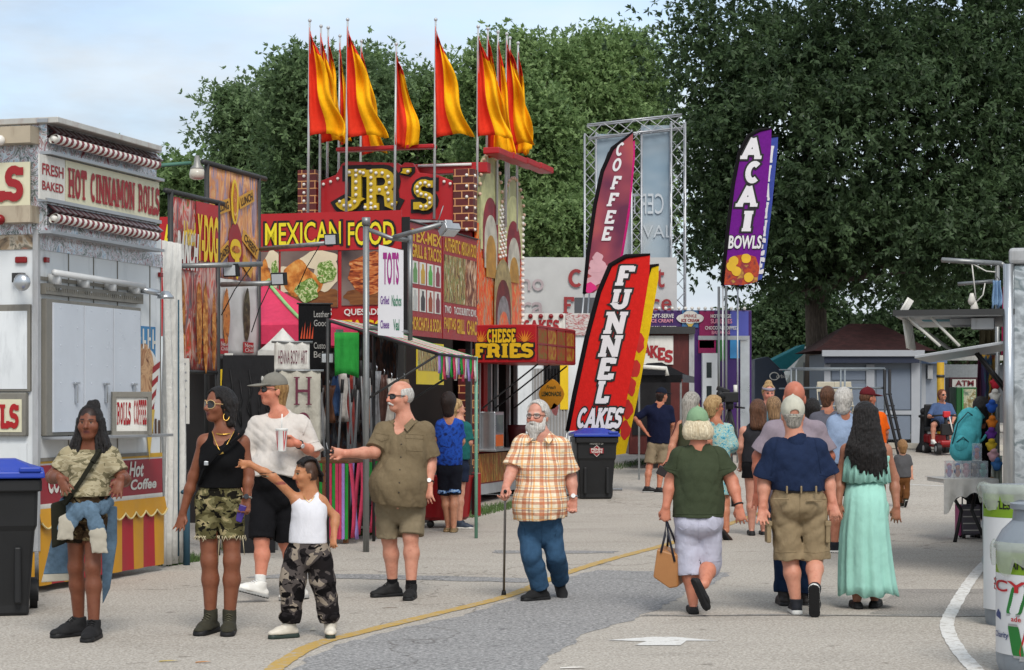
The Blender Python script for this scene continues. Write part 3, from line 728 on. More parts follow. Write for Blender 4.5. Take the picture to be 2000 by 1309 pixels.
def crowd():
 Z = Vector
 # 1 girl in camouflage tee, left
 p = Person('girl with long black twists in camouflage tee, pale blue denim jacket tied round her waist',13.25,-4,(176,828),[(133,886),(216,886)],[(103,932,-.04),(243,938,-.04)],[(116,932,-.23),(236,934,-.23)],[(151,1012),(185,1012)],[(148,1108),(181,1108)],[(154,1200),(183,1206)],hd=((.55,-.35,-.75),(-.2,-.35,-.9)),toe=(-42,-2),S=.95,hs=.98,skin='#70432f',bw=.118,ww=.112,hw=.125,flat=.85,th=.074,knr=.05,cf=.052,anr=.036,ua=.05,ela=.044,fa=.041,wrr=.026,nkr=.048,belly=(.112,.04,0),hand=('open','open'),seed=11,hpitch=2,fs=1.2)
 p.body(fat=.007,lips='#6a3430',buzz='#120c0a',brow='#0c0706',blush=.06)
 p.shirt(camo('tan_camo',('#958b70','#a39a80','#857c62','#66604a'),11,(1,1,2.8)),968,.68,g=.012,drape=.012,fold=.005,flare=.016,neck=.06)
 p.bottoms(camo('brown_camo',('#3b2e20','#4a3b2a','#6f6248','#1d1711'),12),962,.48,g=.013,flare=.018,fold=.004)
 p.shoes(M('black_suede','#131315',.85,bump=.3),BLK,lace=M('black_lace','#0b0b0c'))
 hm = hairmat('black_hair','#070606','#1d1716')
 def hair(fd):
  k = p.hs; H = p.H
  fd.ell(H(0,-.014,.038),(.085*k,.108*k,.099*k),.03,(p.hr,p.hf,p.hu))
  fd.cone(H(0,.15,-.12),H(0,.125,.045),.09*k,.08*k,.01,mode='s')
  fd.plane(H(0,.062,0),p.hf+p.hu*.18)
  fd.ell(H(.03,-.02,.14),[.03]*3,.015); fd.ell(H(-.005,-.015,.142),[.022]*3,.015); fd.ell(H(.045,-.01,.12),[.022]*3,.015)
  rs = random.Random(5)
  for i in range(22):
   a = math.radians(-150+i*300/21)
   x,y = math.sin(a)*.088,-math.cos(a)*.1-.015
   if y>.03: y = .03
   L = .15+.10*rs.random(); sx = x*(1.35+.25*rs.random())
   q0 = H(x*.95,y,.03); q1 = H(x*1.12,y-.005,-.06); q2 = H(sx*1.05,y*.95+.02,-.06-L*.6); q3 = H(sx*1.1+rs.uniform(-.02,.02),y*.9+.03,-.07-L)
   fd.cone(q0,q1,.0135,.0125,.003); fd.cone(q1,q2,.0125,.012,.003); fd.cone(q2,q3,.012,.006,.003)
 p.headmesh('hair',hair,hm,(.004,9,(.014,.03)),h=.006)
 # jacket tied at the waist
 dn = cloth('pale_denim','#5d7488',bump=.7,vary=.3); lin_ = cloth('jacket_lining','#aaa496',vary=.1)
 fd = Field(); w = p.hm; zt = P(0,985,p.base.y).z; cz = Vector((w.x,w.y,zt))
 for k in range(12):
  a0,a1 = [math.radians(30*q) for q in(k,k+1)]
  pt = lambda a: cz+Vector((.158*math.sin(a),-.145*math.cos(a),-.03*math.cos(a)))
  fd.cone(pt(a0),pt(a1),.042,.042,.02,(Vector((math.sin(a0),-math.cos(a0),0)),.4))
 knot = P(170,992,p.base.y-.185); fd.ell(knot,(.05,.025,.035),.02)
 for q,e in(((152,998),(128,1030)),((178,1000),(192,1040))):
  fd.cone(knot,P(q[0],q[1],p.base.y-.195),.036,.045,.02,(Vector((0,1,0)),.5)); fd.cone(P(q[0],q[1],p.base.y-.195),P(e[0],e[1],p.base.y-.18),.048,.052,.02,(Vector((0,1,0)),.3))
 jk = p.add('tied_jacket',fd,dn,(.011,3,(.02,.07)))
 for e in(((130,1020),(127,1054)),((191,1044),(195,1080))):
  fd = Field(); fd.cone(P(*e[0],p.base.y-.19),P(*e[1],p.base.y-.185),.056,.05,.02,(Vector((0,1,0)),.25),[(P(*e[1],p.base.y-.19),(0,0,-1))])
  soft_obj('cuff',fd.mesh(p.h,(.009,6,(.02,.06))),lin_,jk,p.base)
 for nm,pts,mt in(('jacket_tail',[(108,1018,.06),(140,1040,-.02),(150,1088,.05),(136,1120,.08),(84,1122,.12),(94,1080,.1)],dn),('jacket_tail',[(205,985,-.05),(228,990,0),(228,1060,.06),(214,1150,.1),(200,1180,.12),(199,1110,.05),(198,1040,-.02)],dn),('tail_trim',[(84,1122,.12),(136,1120,.08),(138,1134,.08),(80,1138,.12)],lin_)):
  mb = MB(); q = [P(a,b,p.base.y+c) for a,b,c in pts]; mb.prism(q,(0,.02,0)); mb.build(nm,mt,jk,bevel=.006,off=p.base)
 sf = p.base.copy()
 # cross-body bag
 b = thing('shoulder_bag','dark olive cross-body bag hanging at the hip of the girl in camouflage','bag',(P(113,1000,13.1).x,13.1,1.0)); off = Vector(b.location)
 olive = cloth('dark_olive_canvas','#23231b',bump=.4)
 mb = MB(); q = [P(x,y,13.12) for x,y in((98,984),(138,972),(146,1010),(124,1062),(100,1072))]; mb.prism(q,(0,.09,0)); mb.build('pouch',olive,b,bevel=.015,off=off)
 mb = MB(); pa = [P(x,y,13.25+dy) for x,y,dy in((196,872,.02),(192,886,-.10),(180,904,-.165),(160,936,-.175),(140,965,-.19),(126,985,-.17))]
 for a_,b_ in zip(pa,pa[1:]): mb.bar(a_,b_,.03,.03)
 mb.build('strap',olive,b,bevel=.003,off=off)
 # 2 woman in black tank
 p = Person('woman in black tank top and frayed camouflage shorts with round sunglasses',13.5,-16,(427,793),[(398,857),(475,858)],[(378,930,.03),(486,926,.0)],[(357,1003,.02),(482,976,-.05)],[(406,985),(452,985)],[(409,1095),(453,1095)],[(411,1196),(448,1197)],hd=((-.2,-.1,-1),(-.05,-.2,-1)),toe=(-14,4),S=.97,hs=.98,skin='#7d4d37',bw=.135,ww=.128,hw=.15,flat=.75,th=.074,knr=.056,cf=.057,anr=.037,ua=.046,ela=.037,fa=.036,wrr=.025,nkr=.045,bust=.062,glute=.08,hyaw=-48,hand=('relax','grip'),seed=12,hpitch=3,fs=1.2)
 p.body(lips='#5d2c2a',brow='#0c0706',blush=.05)
 blk = cloth('black_rib','#0d0d0f',bump=.3)
 p.shirt(blk,952,sleeve=False,g=.008,drape=-.02,fold=.002,neck=.078,neckdrop=.045,tank=True,name='tank_top')
 o = p.bottoms(camo('woodland_camo',('#4f4a30','#6d6849','#968a66','#171510'),11),944,.6,g=.012,flare=.022,fold=.006,gap=.024)
 p.seam(o,[[(392,956),(430,958),(470,955)],[(430,958),(431,1005)],[(400,960),(404,985),(396,1000)],[(462,960),(458,985),(466,1000)]],.003)
 mb = MB(); rs = random.Random(3)  # frayed hems
 for j in(0,1):
  c = p.hip[j].lerp(p.kn[j],.58)
  for i in range(26):
   a = rs.uniform(0,6.28); q = c+Vector((math.cos(a)*.092,math.sin(a)*.092,.012)); mb.tube([q,q+Vector((rs.uniform(-.02,.02),rs.uniform(-.01,.01),-.02-(.02+.16*(rs.random()<.12))*rs.random()))],.003,4)
 mb.build('frayed_hem',M('frayed_cotton','#b8ad90',.9),p.root,True,off=p.base)
 p.shoes(M('olive_nubuck','#2e2c20',.85,bump=.3),BLK,hi=.06,lace=M('olive_lace','#4a4734'),sole=.028)
 def hair(fd):
  k = p.hs; H = p.H
  fd.ell(H(0,-.016,.042),(.09*k,.113*k,.1*k),.03,(p.hr,p.hf,p.hu))
  fd.cone(H(.06,-.04,.02),H(.085,-.05,-.12),.05,.028,.03); fd.cone(H(-.06,-.04,.02),H(-.075,-.05,-.1),.05,.028,.03); fd.cone(H(0,-.08,.02),H(.01,-.085,-.13),.07,.045,.03)
  fd.cone(H(0,.15,-.12),H(0,.12,.055),.09*k,.08*k,.01,mode='s')
  for x in(-1,1): fd.cone(H(x*.1,.075,-.1),H(x*.09,.065,.02),.05,.045,.01,mode='s')
 p.headmesh('hair',hair,hm,(.006,15,(.012,.04)),h=.0075)
 p.glasses(M('pale_gold_frame','#b89a6a',.3),LENS,(.033,.03),y=.099,th=.003,sq=2.2)
 mb = MB(); c = p.nk+Z((0,0,-.005)); pt = lambda a,r,z: c+Z((math.sin(a)*r,-math.cos(a)*r*.85-.01,z-.02*math.cos(a)))
 mb.tube([pt(i*math.pi/10,.068,.02) for i in range(21)],.006,6,False)
 mb.tube([c+Z((x*.075,-.055-.085*(1-x*x),.02-.14*(1-abs(x)**1.3))) for x in(-1,-.75,-.5,-.25,0,.25,.5,.75,1)],.003,5,False)
 e = c+Z((0,-.15,-.13)); mb.prism([e+Z((math.cos(i*.63)*.018,0,math.sin(i*.63)*.018)) for i in range(10)],(0,.006,0))
 mb.build('necklace',GOLD,p.root,True,off=p.base)
 mb = MB(); q = p.H(.088,-.01,-.075); mb.tube([q+Z((math.cos(i*math.pi/8)*.02,math.sin(i*math.pi/8)*.012,math.sin(i*math.pi/8)*.028)) for i in range(17)],.004,5,False); mb.build('earring',GOLD,p.root,True,off=p.base)
 p.watch(1,M('watch_glass','#30343a',.15),M('grey_strap','#8a8a84',.5),.92)
 st = thing('sling_strap','thin black sling strap across the black tank top of the woman in sunglasses','strap',(P(440,880,13.3).x,13.3,1.2))
 mb = MB(); off = Vector(st.location); pa = [P(x,y,13.5+d) for x,y,d in((476,842,-.03),(468,852,-.10),(448,868,-.165),(424,888,-.185),(400,915,-.15),(388,946,-.06))]
 for a_,b_ in zip(pa,pa[1:]): mb.bar(a_,b_,.02,.02)
 mb.build('webbing',blk,st,bevel=.002,off=off)
 mb = MB(); mb.box(P(403,905,13.32),(.03,.02,.03)); mb.build('buckle',STEEL,st,bevel=.004,off=off)
 ph = thing('phone','purple cased phone in the hand of the woman in black tank top','phone',P(470,1003,13.42))
 mb = MB(); mb.box((0,0,0),(.05,.012,.12),Matrix.Rotation(R(18),3,'Y')); mb.build('phone_case',M('purple_case','#3c2a78',.35),ph,bevel=.006)
 # 3 man in white tee
 p = Person('tall man in grey cap, loose white tee and black shorts holding a paper cup',15.75,-32,(533,763),[(500,826),(590,826)],[(484,888),(614,884,-.03)],[(480,945),(580,866,-.26)],[(516,968),(560,968)],[(511,1056,-.1),(559,1060,.05)],[(508,1143,-.15),(584,1148,.05)],hd=(None,(-.85,-.1,.12)),toe=(-58,-40),toepitch=(16,0),S=1.06,hs=1.03,skin='#c8846c',bw=.172,ww=.17,hw=.172,flat=.72,th=.082,knr=.058,cf=.06,ua=.052,belly=(.15,.06,0),hyaw=-62,hand=('relax','hold'),seed=13,hpitch=2)
 p.body(fat=.004,brow='#8a6a4a',blush=.2,eye=False)
 wt = cloth('white_tee','#c6bfb8',vary=.04,bump=.5); o = p.shirt(wt,938,(1.0,1.0),g=.02,drape=.03,fold=.011,flare=.034,neck=.068,hemn=(0,-.25,-1))
 p.seam(o,[[(513,798),(520,812),(535,819),(553,812),(562,798)],[(588,868),(604,866),(622,862)],[(604,800),(600,830),(592,850)]],.004)
 p.bottoms(cloth('black_shorts','#121215',bump=.4),925,.95,g=.02,flare=.042,fold=.008)
 p.shoes(WHT,M('grey_sole','#9a9a98'),lace=M('white_lace','#dddddd'))
 fd = Field()
 for j in(0,1): d = (p.kn[j]-p.an[j]).normalized(); fd.cone(p.an[j]+d*.02,p.an[j]+d*.08,p.anr+.007,p.anr+.009,.01,None,[(p.an[j]+d*.085,d)])
 p.add('sock',fd,cloth('white_sock','#d8d8d4'))
 p.hairshell(hairmat('sandy_hair','#6b4a2a','#b08a56'),.008,.05,-.1,top=.05)
 p.cap(cloth('grey_cap','#77746c',vary=.1)); p.glasses(BLK,LENS,(.029,.02),y=.097)
 mb = MB(); c = p.H(0,.089,.092); q = p.hf
 mb.prism([c+p.hr*math.cos(i*.52)*.019+p.hu*math.sin(i*.52)*.019 for i in range(12)],q*.006); mb.build('cap_badge',M('white_patch','#c8c4bc',.8),p.root,off=p.base)
 p.watch(1,M('watch_dial','#c8c8c8',.2),BLK,.86)
 cup = thing('paper_cup','white and red paper cup with straw held by man in white tee','cup',P(550,858,15.4)); H0 = Vector(cup.location)
 pr = [(.033,-.10),(.035,-.09),(.046,.07),(.05,.075),(.05,.085)]; mb = MB(); mb.lathe((0,0,0),pr,20); mb.build('cup_body',M('cup_paper','#d8d8d4',.5),cup,True)
 mb = MB()
 for a0 in(200,290): mb.add([((.035+.0115*t)*1.02*math.cos(R(a0+d)),(.035+.0115*t)*1.02*math.sin(R(a0+d)),-.09+.155*t) for t in(0,1) for d in((0,40) if t else(14,20))],[(0,1,3,2)])
 mb.build('red_print',M('cup_red','#b8242a',.5),cup)
 mb = MB(); mb.tube([(.0,0,.08),(.004,0,.2)],.005,8); mb.build('straw',M('straw','#e4e4e0',.4),cup,True)
 # 4 pointing boy
 p = Person('small boy with braided hair in white tank top pointing left',13.25,-28,(600,925),[(579,973),(629,976)],[(534,932,-.06),(655,1010,.02)],[(487,906,-.1),(652,1046,-.04)],[(580,1085),(621,1085)],[(572,1133),(631,1136)],[(565,1212),(645,1210)],hd=((-1,-.05,.06),None),toe=(-58,6),S=.7,hs=.88,skin='#b07a56',bw=.102,ww=.102,hw=.112,flat=.78,th=.064,knr=.048,cf=.045,anr=.032,ua=.033,ela=.028,fa=.027,wrr=.021,nkr=.038,hyaw=-66,hand=('point','relax'),seed=14,hpitch=-4,fs=1.12,shoe_h=.105)
 p.body(lips='#8a4a40',buzz='#2a1d16',brow='#20140e',blush=.08)
 p.shirt(cloth('white_rib','#d2d2d8',vary=.03),1060,sleeve=False,g=.007,drape=.004,fold=.003,neck=.082,neckdrop=.02,tank=True,name='tank_top')
 p.bottoms(camo('urban_camo',('#1e1b1c','#4c4644','#8b8073','#0f0d0e'),9,(1,1,1)),1056,1.9,g=.02,flare=.03,fold=.009,name='cargo_pants',knee_i=.034)
 fd = Field()
 for j in(0,1): d = (p.kn[j]-p.an[j]).normalized(); fd.ell(p.kn[j].lerp(p.an[j],.8),(.075,.075,.055),.02)
 p.add('pant_cuff',fd,_mats['urban_camo'],(.006,8,(.02,.06)))
 p.shoes(M('cream_leather','#c9c2b4',.5,bump=.2),M('shoe_sole','#22302a',.6),hi=.075,lace=M('cream_lace','#cfc8ba'),sole=.036,width=1.05)
 def braids(fd):
  k = p.hs; H = p.H
  for i in range(7):
   x = (i-3)*.021; ph = [(x,.075-abs(x)*.5,.088-abs(x)*.3)]
   for t in range(1,8):
    a = t/7; y = .075-.18*a; z = .128*math.sqrt(max(0,1-((y+.012)/.107)**2))-abs(x)*.25 if a<.8 else .045-(a-.8)*.4; ph.append((x*(1+.2*a),y,z if t<7 else-.02))
   for a_,b_ in zip(ph,ph[1:]): fd.cone(H(*a_),H(*b_),.0085*k,.0085*k,.004)
  for x in(-.03,0,.03): fd.cone(H(x,-.105,.0),H(x,-.11,-.07),.009,.007,.004)
 p.headmesh('braids',braids,hm,(.002,3,(.008,.02)),h=.0055)
 mb = MB(); c = p.nk; mb.tube([c+Z((x*.05,-.03-.05*(1-x*x),.012-.06*(1-abs(x)**1.3))) for x in(-1,-.7,-.4,0,.4,.7,1)],.0025,5,False); mb.build('necklace',GOLD,p.root,True,off=p.base)
 # 5 man in tan button shirt
 p = Person('bald white-haired man in tan button shirt and shorts reaching out with keys',15.95,-28,(781,776),[(749,836),(831,838)],[(731,884,-.12),(841,900,.02)],[(674,886,-.3),(838,946,-.06)],[(757,995),(806,995)],[(760,1052),(802,1048)],[(767,1124),(803,1128)],hd=((-.95,-.2,.1),None),toe=(-58,-6),S=1.04,hs=1.04,skin='#c68e78',bw=.17,ww=.178,hw=.165,flat=.8,th=.084,knr=.06,cf=.062,ua=.056,ela=.048,fa=.046,wrr=.032,nkr=.062,belly=(.185,.085,-.01),hyaw=-58,hand=('hold','relax'),seed=15)
 p.body(fat=.008,brow='#b0a090',blush=.2,eye=False,buzz=None)
 tan = cloth('tan_shirt','#74664f',vary=.08,bump=.75); o = p.shirt(tan,980,(.86,.86),g=.016,drape=.03,fold=.008,flare=.036,neck=.06,neckdrop=.05,hemn=(-.1,.1,-1))
 p.seam(o,[[(781,842),(779,900),(776,972)],[(788,842),(786,900),(783,972)],[(733,846),(759,850),(758,858),(745,862),(733,857),(733,846)],[(791,848),(828,850),(826,882),(794,880),(791,848)],[(791,856),(828,858)]],.003)
 p.seam(o,[[(769,812),(771,832),(783,842)],[(806,808),(808,828),(788,840)],[(769,812),(760,822),(771,832)],[(806,808),(820,822),(808,828)]],.006,'collar'); p.seam(o,[[(784,868),(783,893),(781,918),(780,943),(779,962)]],.004,'button',M('dark_button','#2a2018',.4),dots=.007)
 p.bottoms(cloth('khaki_grey_shorts','#827660',bump=.7),955,.93,g=.018,flare=.04,fold=.008)
 p.shoes(M('black_mesh','#131314',.8,bump=.3),BLK,lace=M('black_lace','#0b0b0c'))
 fd = Field()
 for j in(0,1): d = (p.kn[j]-p.an[j]).normalized(); fd.cone(p.an[j],p.an[j]+d*.06,p.anr+.006,p.anr+.008,.01,None,[(p.an[j]+d*.065,d)])
 p.add('sock',fd,cloth('black_sock','#121214'))
 def fringe(fd):
  k = p.hs; H = p.H; fd.ell(H(0,-.016,.02),(.083*k,.104*k,.09*k),.03,(p.hr,p.hf,p.hu)); fd.plane(H(0,-.02,.075),p.hu+p.hf*.35); fd.plane(H(0,0,-.075),-p.hu); fd.plane(H(0,.03,0),p.hf)
  for x in(-1,1): fd.ell(H(x*.085,.0,-.02),(.02,.03,.035),.01,(p.hr,p.hf,p.hu),mode='s')
 whair = hairmat('white_hair','#9a9690','#dcd8d2'); p.headmesh('hair',fringe,whair,(.003,5,(.015,.04)))
 p.headmesh('moustache',lambda fd:(fd.cone(p.H(0,.097,-.046),p.H(.034,.08,-.062),.011,.007,.006),fd.cone(p.H(0,.097,-.046),p.H(-.034,.08,-.062),.011,.007,.006)),whair,(.002,3,(.01,.02)),h=.005)
 p.glasses(BLK,LENS,(.03,.019),y=.097)
 mb = MB()  # collar, placket, pockets, buttons
 for sx in(-1,1):
  a_ = p.nk+p.f*.06+p.r*sx*.045+Z((0,0,.012)); mb.prism([a_+p.r*sx*.03-p.f*.05+Z((0,0,.035)),a_+p.f*.035+Z((0,0,-.03)),a_+p.f*.055+p.r*sx*.045+Z((0,0,-.075)),a_+p.r*sx*.065-p.f*.03+Z((0,0,-.01))],p.f*.01)
 mb.build('collar',tan,p.root,bevel=.004,off=p.base)
 p.watch(1,M('watch_dial','#c8c8c8',.2),M('brown_strap','#2a1c14',.6),.9)
 ky = thing('key_fob','small black key fob pinched by the man in tan shirt','key',P(645,882,15.6)); mb = MB(); mb.box((0,0,0),(.06,.012,.035)); mb.build('fob',BLK,ky,bevel=.005); mb = MB(); mb.bar((-.02,0,.02),(-.03,0,.07),.012,.006); mb.build('key_blade',STEEL,ky)
 # 6 old man with cane
 p = Person('white-bearded old man in orange plaid shirt and jeans walking with cane',15.75,-14,(1050,814),[(1018,862),(1096,866)],[(1000,918,-.06),(1115,932,.03)],[(988,952,-.22),(1120,974,-.03)],[(1035,1040),(1076,1040)],[(1038,1086,-.12),(1085,1086,-.04)],[(1056,1158,None),(1095,1136,.28)],hd=((-.1,-.5,-.8),(-.1,-.1,-1)),toe=(-52,8),toepitch=(0,-28),S=1.0,hs=1.0,skin='#c48f7c',bw=.156,ww=.162,hw=.152,flat=.85,th=.078,knr=.06,cf=.06,ua=.055,ela=.046,fa=.044,wrr=.03,belly=(.163,.08,-.02),hyaw=-26,hand=('grip','grip'),seed=16,neckoff=(0,-.03,0))
 p.body(fat=.006,brow='#b8b0a8',blush=.18)
 pl = plaidmat(); o = p.shirt(pl,1010,(.86,.84),g=.016,drape=.035,fold=.009,flare=.04,neck=.062,neckdrop=.02,hemn=(.06,.05,-1))
 p.seam(o,[[(1045,850),(1043,920),(1042,1004)],[(1066,868),(1088,868),(1088,900),(1066,898),(1066,868)],[(1018,866),(1034,868)]],.003); p.seam(o,[[(1070,826),(1074,848),(1058,862)],[(1030,850),(1034,862),(1046,864)]],.007,'collar')
 o = p.bottoms(cloth('blue_jeans','#33506c',bump=.6,vary=.22),985,(1.92,1.9),g=.014,flare=.03,fold=.008,name='jeans',knee_i=.016)
 p.seam(o,[[(1058,1014),(1058,1060)],[(1016,1020),(1024,1032),(1026,1046)],[(1094,1020),(1086,1034),(1084,1046)]],.003)
 p.shoes(M('black_suede','#131315'),BLK)
 p.hairshell(whair,.012,.052,-.085)
 def beard(fd):
  H = p.H; fd.ell(H(0,.05,-.085),(.066,.05,.06),.03,(p.hr,p.hf,p.hu)); fd.cone(H(0,.07,-.1),H(0,.082,-.165),.055,.03,.03,(p.hf,.7)); fd.cone(H(.06,.02,-.02),H(.05,.04,-.09),.022,.035,.02); fd.cone(H(-.06,.02,-.02),H(-.05,.04,-.09),.022,.035,.02)
  fd.cone(H(0,.1,-.045),H(.03,.09,-.06),.012,.012,.01); fd.cone(H(0,.1,-.045),H(-.03,.09,-.06),.012,.012,.01); fd.ell(H(0,.115,-.063),(.022,.02,.007),.01,(p.hr,p.hf,p.hu),mode='s')
 p.headmesh('beard',beard,whair,(.004,5,(.012,.035)),h=.006)
 p.glasses(M('brown_frame','#3a2018',.4),M('clear_lens','#d0c8c0',.05,alpha=.12,vary=0),(.026,.018),y=.098,lab='eyeglasses',th=.0028)
 mb = MB()
 for sx in(-1,1):
  a_ = p.nk+p.f*.062+p.r*sx*.045+Z((0,0,.012)); mb.prism([a_+p.r*sx*.03-p.f*.05+Z((0,0,.035)),a_+p.f*.035+Z((0,0,-.02)),a_+p.f*.055+p.r*sx*.045+Z((0,0,-.06)),a_+p.r*sx*.065-p.f*.03+Z((0,0,-.01))],p.f*.01)
 mb.build('collar',pl,p.root,bevel=.004,off=p.base)
 p.watch(1,M('watch_dial','#c8c8c8',.2),STEEL,.93)
 g0 = G(984,1163); cn = thing('walking_cane','grey metal walking cane with black grip in the old man\'s hand','cane',g0)
 top = P(987,962,p.wr[0].y-.02)-g0; mb = MB(); mb.tube([(0,0,.03),top*.93],.0105,10); mb.build('shaft',M('cane_metal','#7c7874',.35,metal=.8),cn,True)
 mb = MB(); mb.tube([top*.93,top,top+Vector((-.01,.06,.012))],[.016,.017,.013],10); mb.tube([top+Vector((0,-.05,.01)),top+Vector((0,.07,.012))],.014,10); mb.build('grip',BLK,cn,True)
 mb = MB(); mb.lathe((0,0,0),[(.021,0),(.02,.02),(.014,.045)],14); mb.build('rubber_tip',BLK,cn,True)
 # 7, 8 teenagers at the counter
 p = Person('dark-haired boy in blue tie-dye tee seen from behind at red cart',24.0,180,(876,788),[(860,826),(896,826)],[(853,858,.02),(902,862,.05)],[(860,872,.25),(896,872,.28)],[(867,920),(888,920)],[(869,968),(887,968)],[(876,1029),(886,1030)],S=.95,skin='#b98468',bw=.125,ww=.12,hw=.125,th=.07,knr=.05,cf=.05,ua=.04,seed=17,h=.012,toe=(150,175))
 p.body(eye=False); p.shirt(NM('blue_tie_dye',[(.3,'#0a1440'),(.5,'#1c4aa8'),(.7,'#0c1c58')],14,3,.9,.5),909,.8,drape=.012,fold=.005); p.bottoms(cloth('navy_board_shorts','#14161f'),905,.95,g=.02,flare=.035)
 fd = Field()
 for j in(0,1): n = (p.kn[j]-p.hip[j]).normalized(); c = p.hip[j].lerp(p.kn[j],.9); fd.cone(p.hip[j].lerp(p.kn[j],.76),c,p.knr+.042,p.knr+.042,.01,None,[(c,n),(p.hip[j].lerp(p.kn[j],.72),-n)])
 p.add('hem_print',fd,NM('wave_print',[(.42,'#14161f'),(.5,'#3f6fb0'),(.58,'#9ab4d0')],22,2,.9))
 p.hairshell(hairmat('dark_brown_hair','#140c0a','#2c1c16'),.02,.04,-.11); p.shoes(M('tan_sandal','#7a6242'),M('tan_sole','#8a7250'),low=True)
 p = Person('blonde girl in teal top standing behind the boy in tie-dye',24.7,165,(892,800),[(884,832),(913,832)],[(878,862),(917,864,-.02)],[(884,880,.2),(903,872,.06)],[(887,915),(904,915)],[(889,962),(900,962)],[(891,1024),(897,1026)],S=.92,skin='#c49078',bw=.11,ww=.105,hw=.115,th=.065,knr=.046,cf=.047,ua=.036,seed=18,h=.012,hyaw=110,toe=(100,80))
 p.body(eye=False); p.shirt(cloth('teal_tee','#1e5a58'),897,.85,drape=.01); p.bottoms(cloth('dark_denim','#1c2436'),893,.55)
 bl = hairmat('blonde_hair','#7a5a34','#c8a878'); p.hairshell(bl,.012,.04,-.1,extra=lambda fd:fd.cone(p.H(0,-.09,-.02),p.H(.03,-.1,-.2),.05,.025,.03)); p.shoes(M('navy_canvas','#2a3444'),WHT)
 # 9 navy tee man
 p = Person('man in navy tee, dark cap and khaki shorts with hand on hip',33.2,152,(1293,773),[(1265,797),(1309,797)],[(1242,818,-.02),(1313,828)],[(1260,842,-.05),(1309,848,.2)],[(1275,872),(1297,872)],[(1268,913),(1292,914)],[(1264,953,-.1),(1287,955,-.15)],skin='#b97a60',bw=.175,ww=.165,hw=.16,seed=19,toe=(95,85),hyaw=130,h=.016)
 p.body(eye=False); p.shirt(cloth('navy_tee','#121830'),866,.9,drape=.02,fold=.006); p.bottoms(cloth('khaki_shorts','#847660'),860,.8,flare=.035); p.hairshell(hairmat('dark_brown_hair',0,0),.004,.03,-.07,top=.04); p.cap(cloth('navy_cap','#161c2a')); p.shoes(BLK,M('grey_sole','#9a9a98'))
 # 10 grey-haired woman in olive top
 p = Person('woman with long grey hair in sleeveless olive top beyond the green cap',22.5,172,(1352,789),[(1329,826),(1374,826)],[(1316,860),(1384,862)],[(1305,900,-.05),(1386,895,.1)],[(1342,905),(1366,905)],[(1342,970),(1366,970)],[(1342,1040),(1368,1030,.1)],skin='#b98068',bw=.135,ww=.135,hw=.15,ua=.042,seed=20,hyaw=140,hd=((-.3,-.2,-1),None),hand=('grip','relax'))
 p.body(eye=False); p.shirt(cloth('olive_top','#3a3c2c'),915,sleeve=False,tank=True,g=.012,drape=.02); p.bottoms(cloth('dark_denim',0),905,.8); gh = hairmat('grey_hair','#6a6660','#bab4aa')
 p.hairshell(gh,.018,.05,-.1,extra=lambda fd:(fd.cone(p.H(.0,-.08,0),p.H(.01,-.1,-.24),.075,.05,.03),fd.cone(p.H(-.05,-.06,0),p.H(-.07,-.06,-.2),.045,.03,.03))); p.shoes(BLK,BLK,low=True)
 wl = thing('wallet','dark wristlet wallet held by the grey-haired woman in olive','wallet',P(1297,922,22.4)); mb = MB(); mb.box((0,0,0),(.16,.03,.11),Matrix.Rotation(R(25),3,'Y')); mb.build('wallet_body',M('dark_leather','#221a1c',.5),wl,bevel=.01)
 mb = MB(); mb.tube([(.03,0,.05),(.05,0,.12),(.02,0,.11),(-.02,0,.05)],.006,6); mb.build('wrist_loop',M('dark_leather',0),wl,True)
 # 11 blonde in floral blouse
 p = Person('blonde woman with clipped-up hair in pale blue floral blouse',22.7,128,(1396,795),[(1378,836),(1422,836)],[(1372,870),(1429,868,-.05)],[(1378,900,.1),(1424,890,.2)],[(1386,925),(1412,925)],[(1388,980),(1416,982,-.05)],[(1390,1040,.3),(1419,1036,-.12)],skin='#b5785c',bw=.135,ww=.13,hw=.14,seed=21,hyaw=112,toe=(130,130),toepitch=(0,-45))
 p.body(eye=False); p.shirt(NM('floral_print',[(.36,'#2a7a92'),(.47,'#7fb4bc'),(.52,'#b8b089'),(.58,'#4a97a8'),(.7,'#c2d2c8')],26,3,.9,1.2),965,1.25,g=.014,drape=.05,fold=.008,flare=.05)
 p.bottoms(cloth('cream_shorts','#b8ac96'),930,.62,g=.012); p.hairshell(bl,.016,.045,-.07,extra=lambda fd:(fd.ell(p.H(0,-.11,.03),[.035]*3,.02),fd.cone(p.H(.06,.04,.04),p.H(.075,.05,-.07),.02,.012,.02))); p.shoes(M('brown_shoe','#33221c'),BLK,low=True); p.glasses(M('brown_frame',0),LENS,(.026,.018))
 # 12 green cap woman
 p = Person('woman in sage green cap, dark green tee and white capris seen from behind',14.75,180,(1362,830),[(1326,888),(1404,888)],[(1311,938,.03),(1429,940,0)],[(1301,990,-.02),(1443,988,-.08)],[(1342,1018),(1386,1018)],[(1346,1100,.02),(1383,1103,.06)],[(1354,1188),(1376,1141,-.26)],hd=((-.05,0,-1),(.15,-.1,-1)),tv=(None,(.32,.16,-.72)),S=.95,hs=.96,skin='#c08068',bw=.15,ww=.15,hw=.156,flat=.82,th=.076,knr=.062,cf=.062,ua=.058,ela=.048,fa=.046,wrr=.029,glute=.06,seed=22,hand=('grip','relax'))
 p.body(eye=False); o = p.shirt(cloth('dark_green_tee','#3a4230',vary=.06,bump=.5),1009,.66,g=.014,drape=.018,fold=.006,flare=.045)
 p.seam(o,[[(1312,1004),(1360,1005),(1410,1004)],[(1300,915),(1320,918)],[(1404,918),(1428,914)],[(1334,872),(1324,890),(1322,915)],[(1394,872),(1404,890),(1406,915)]],.003)
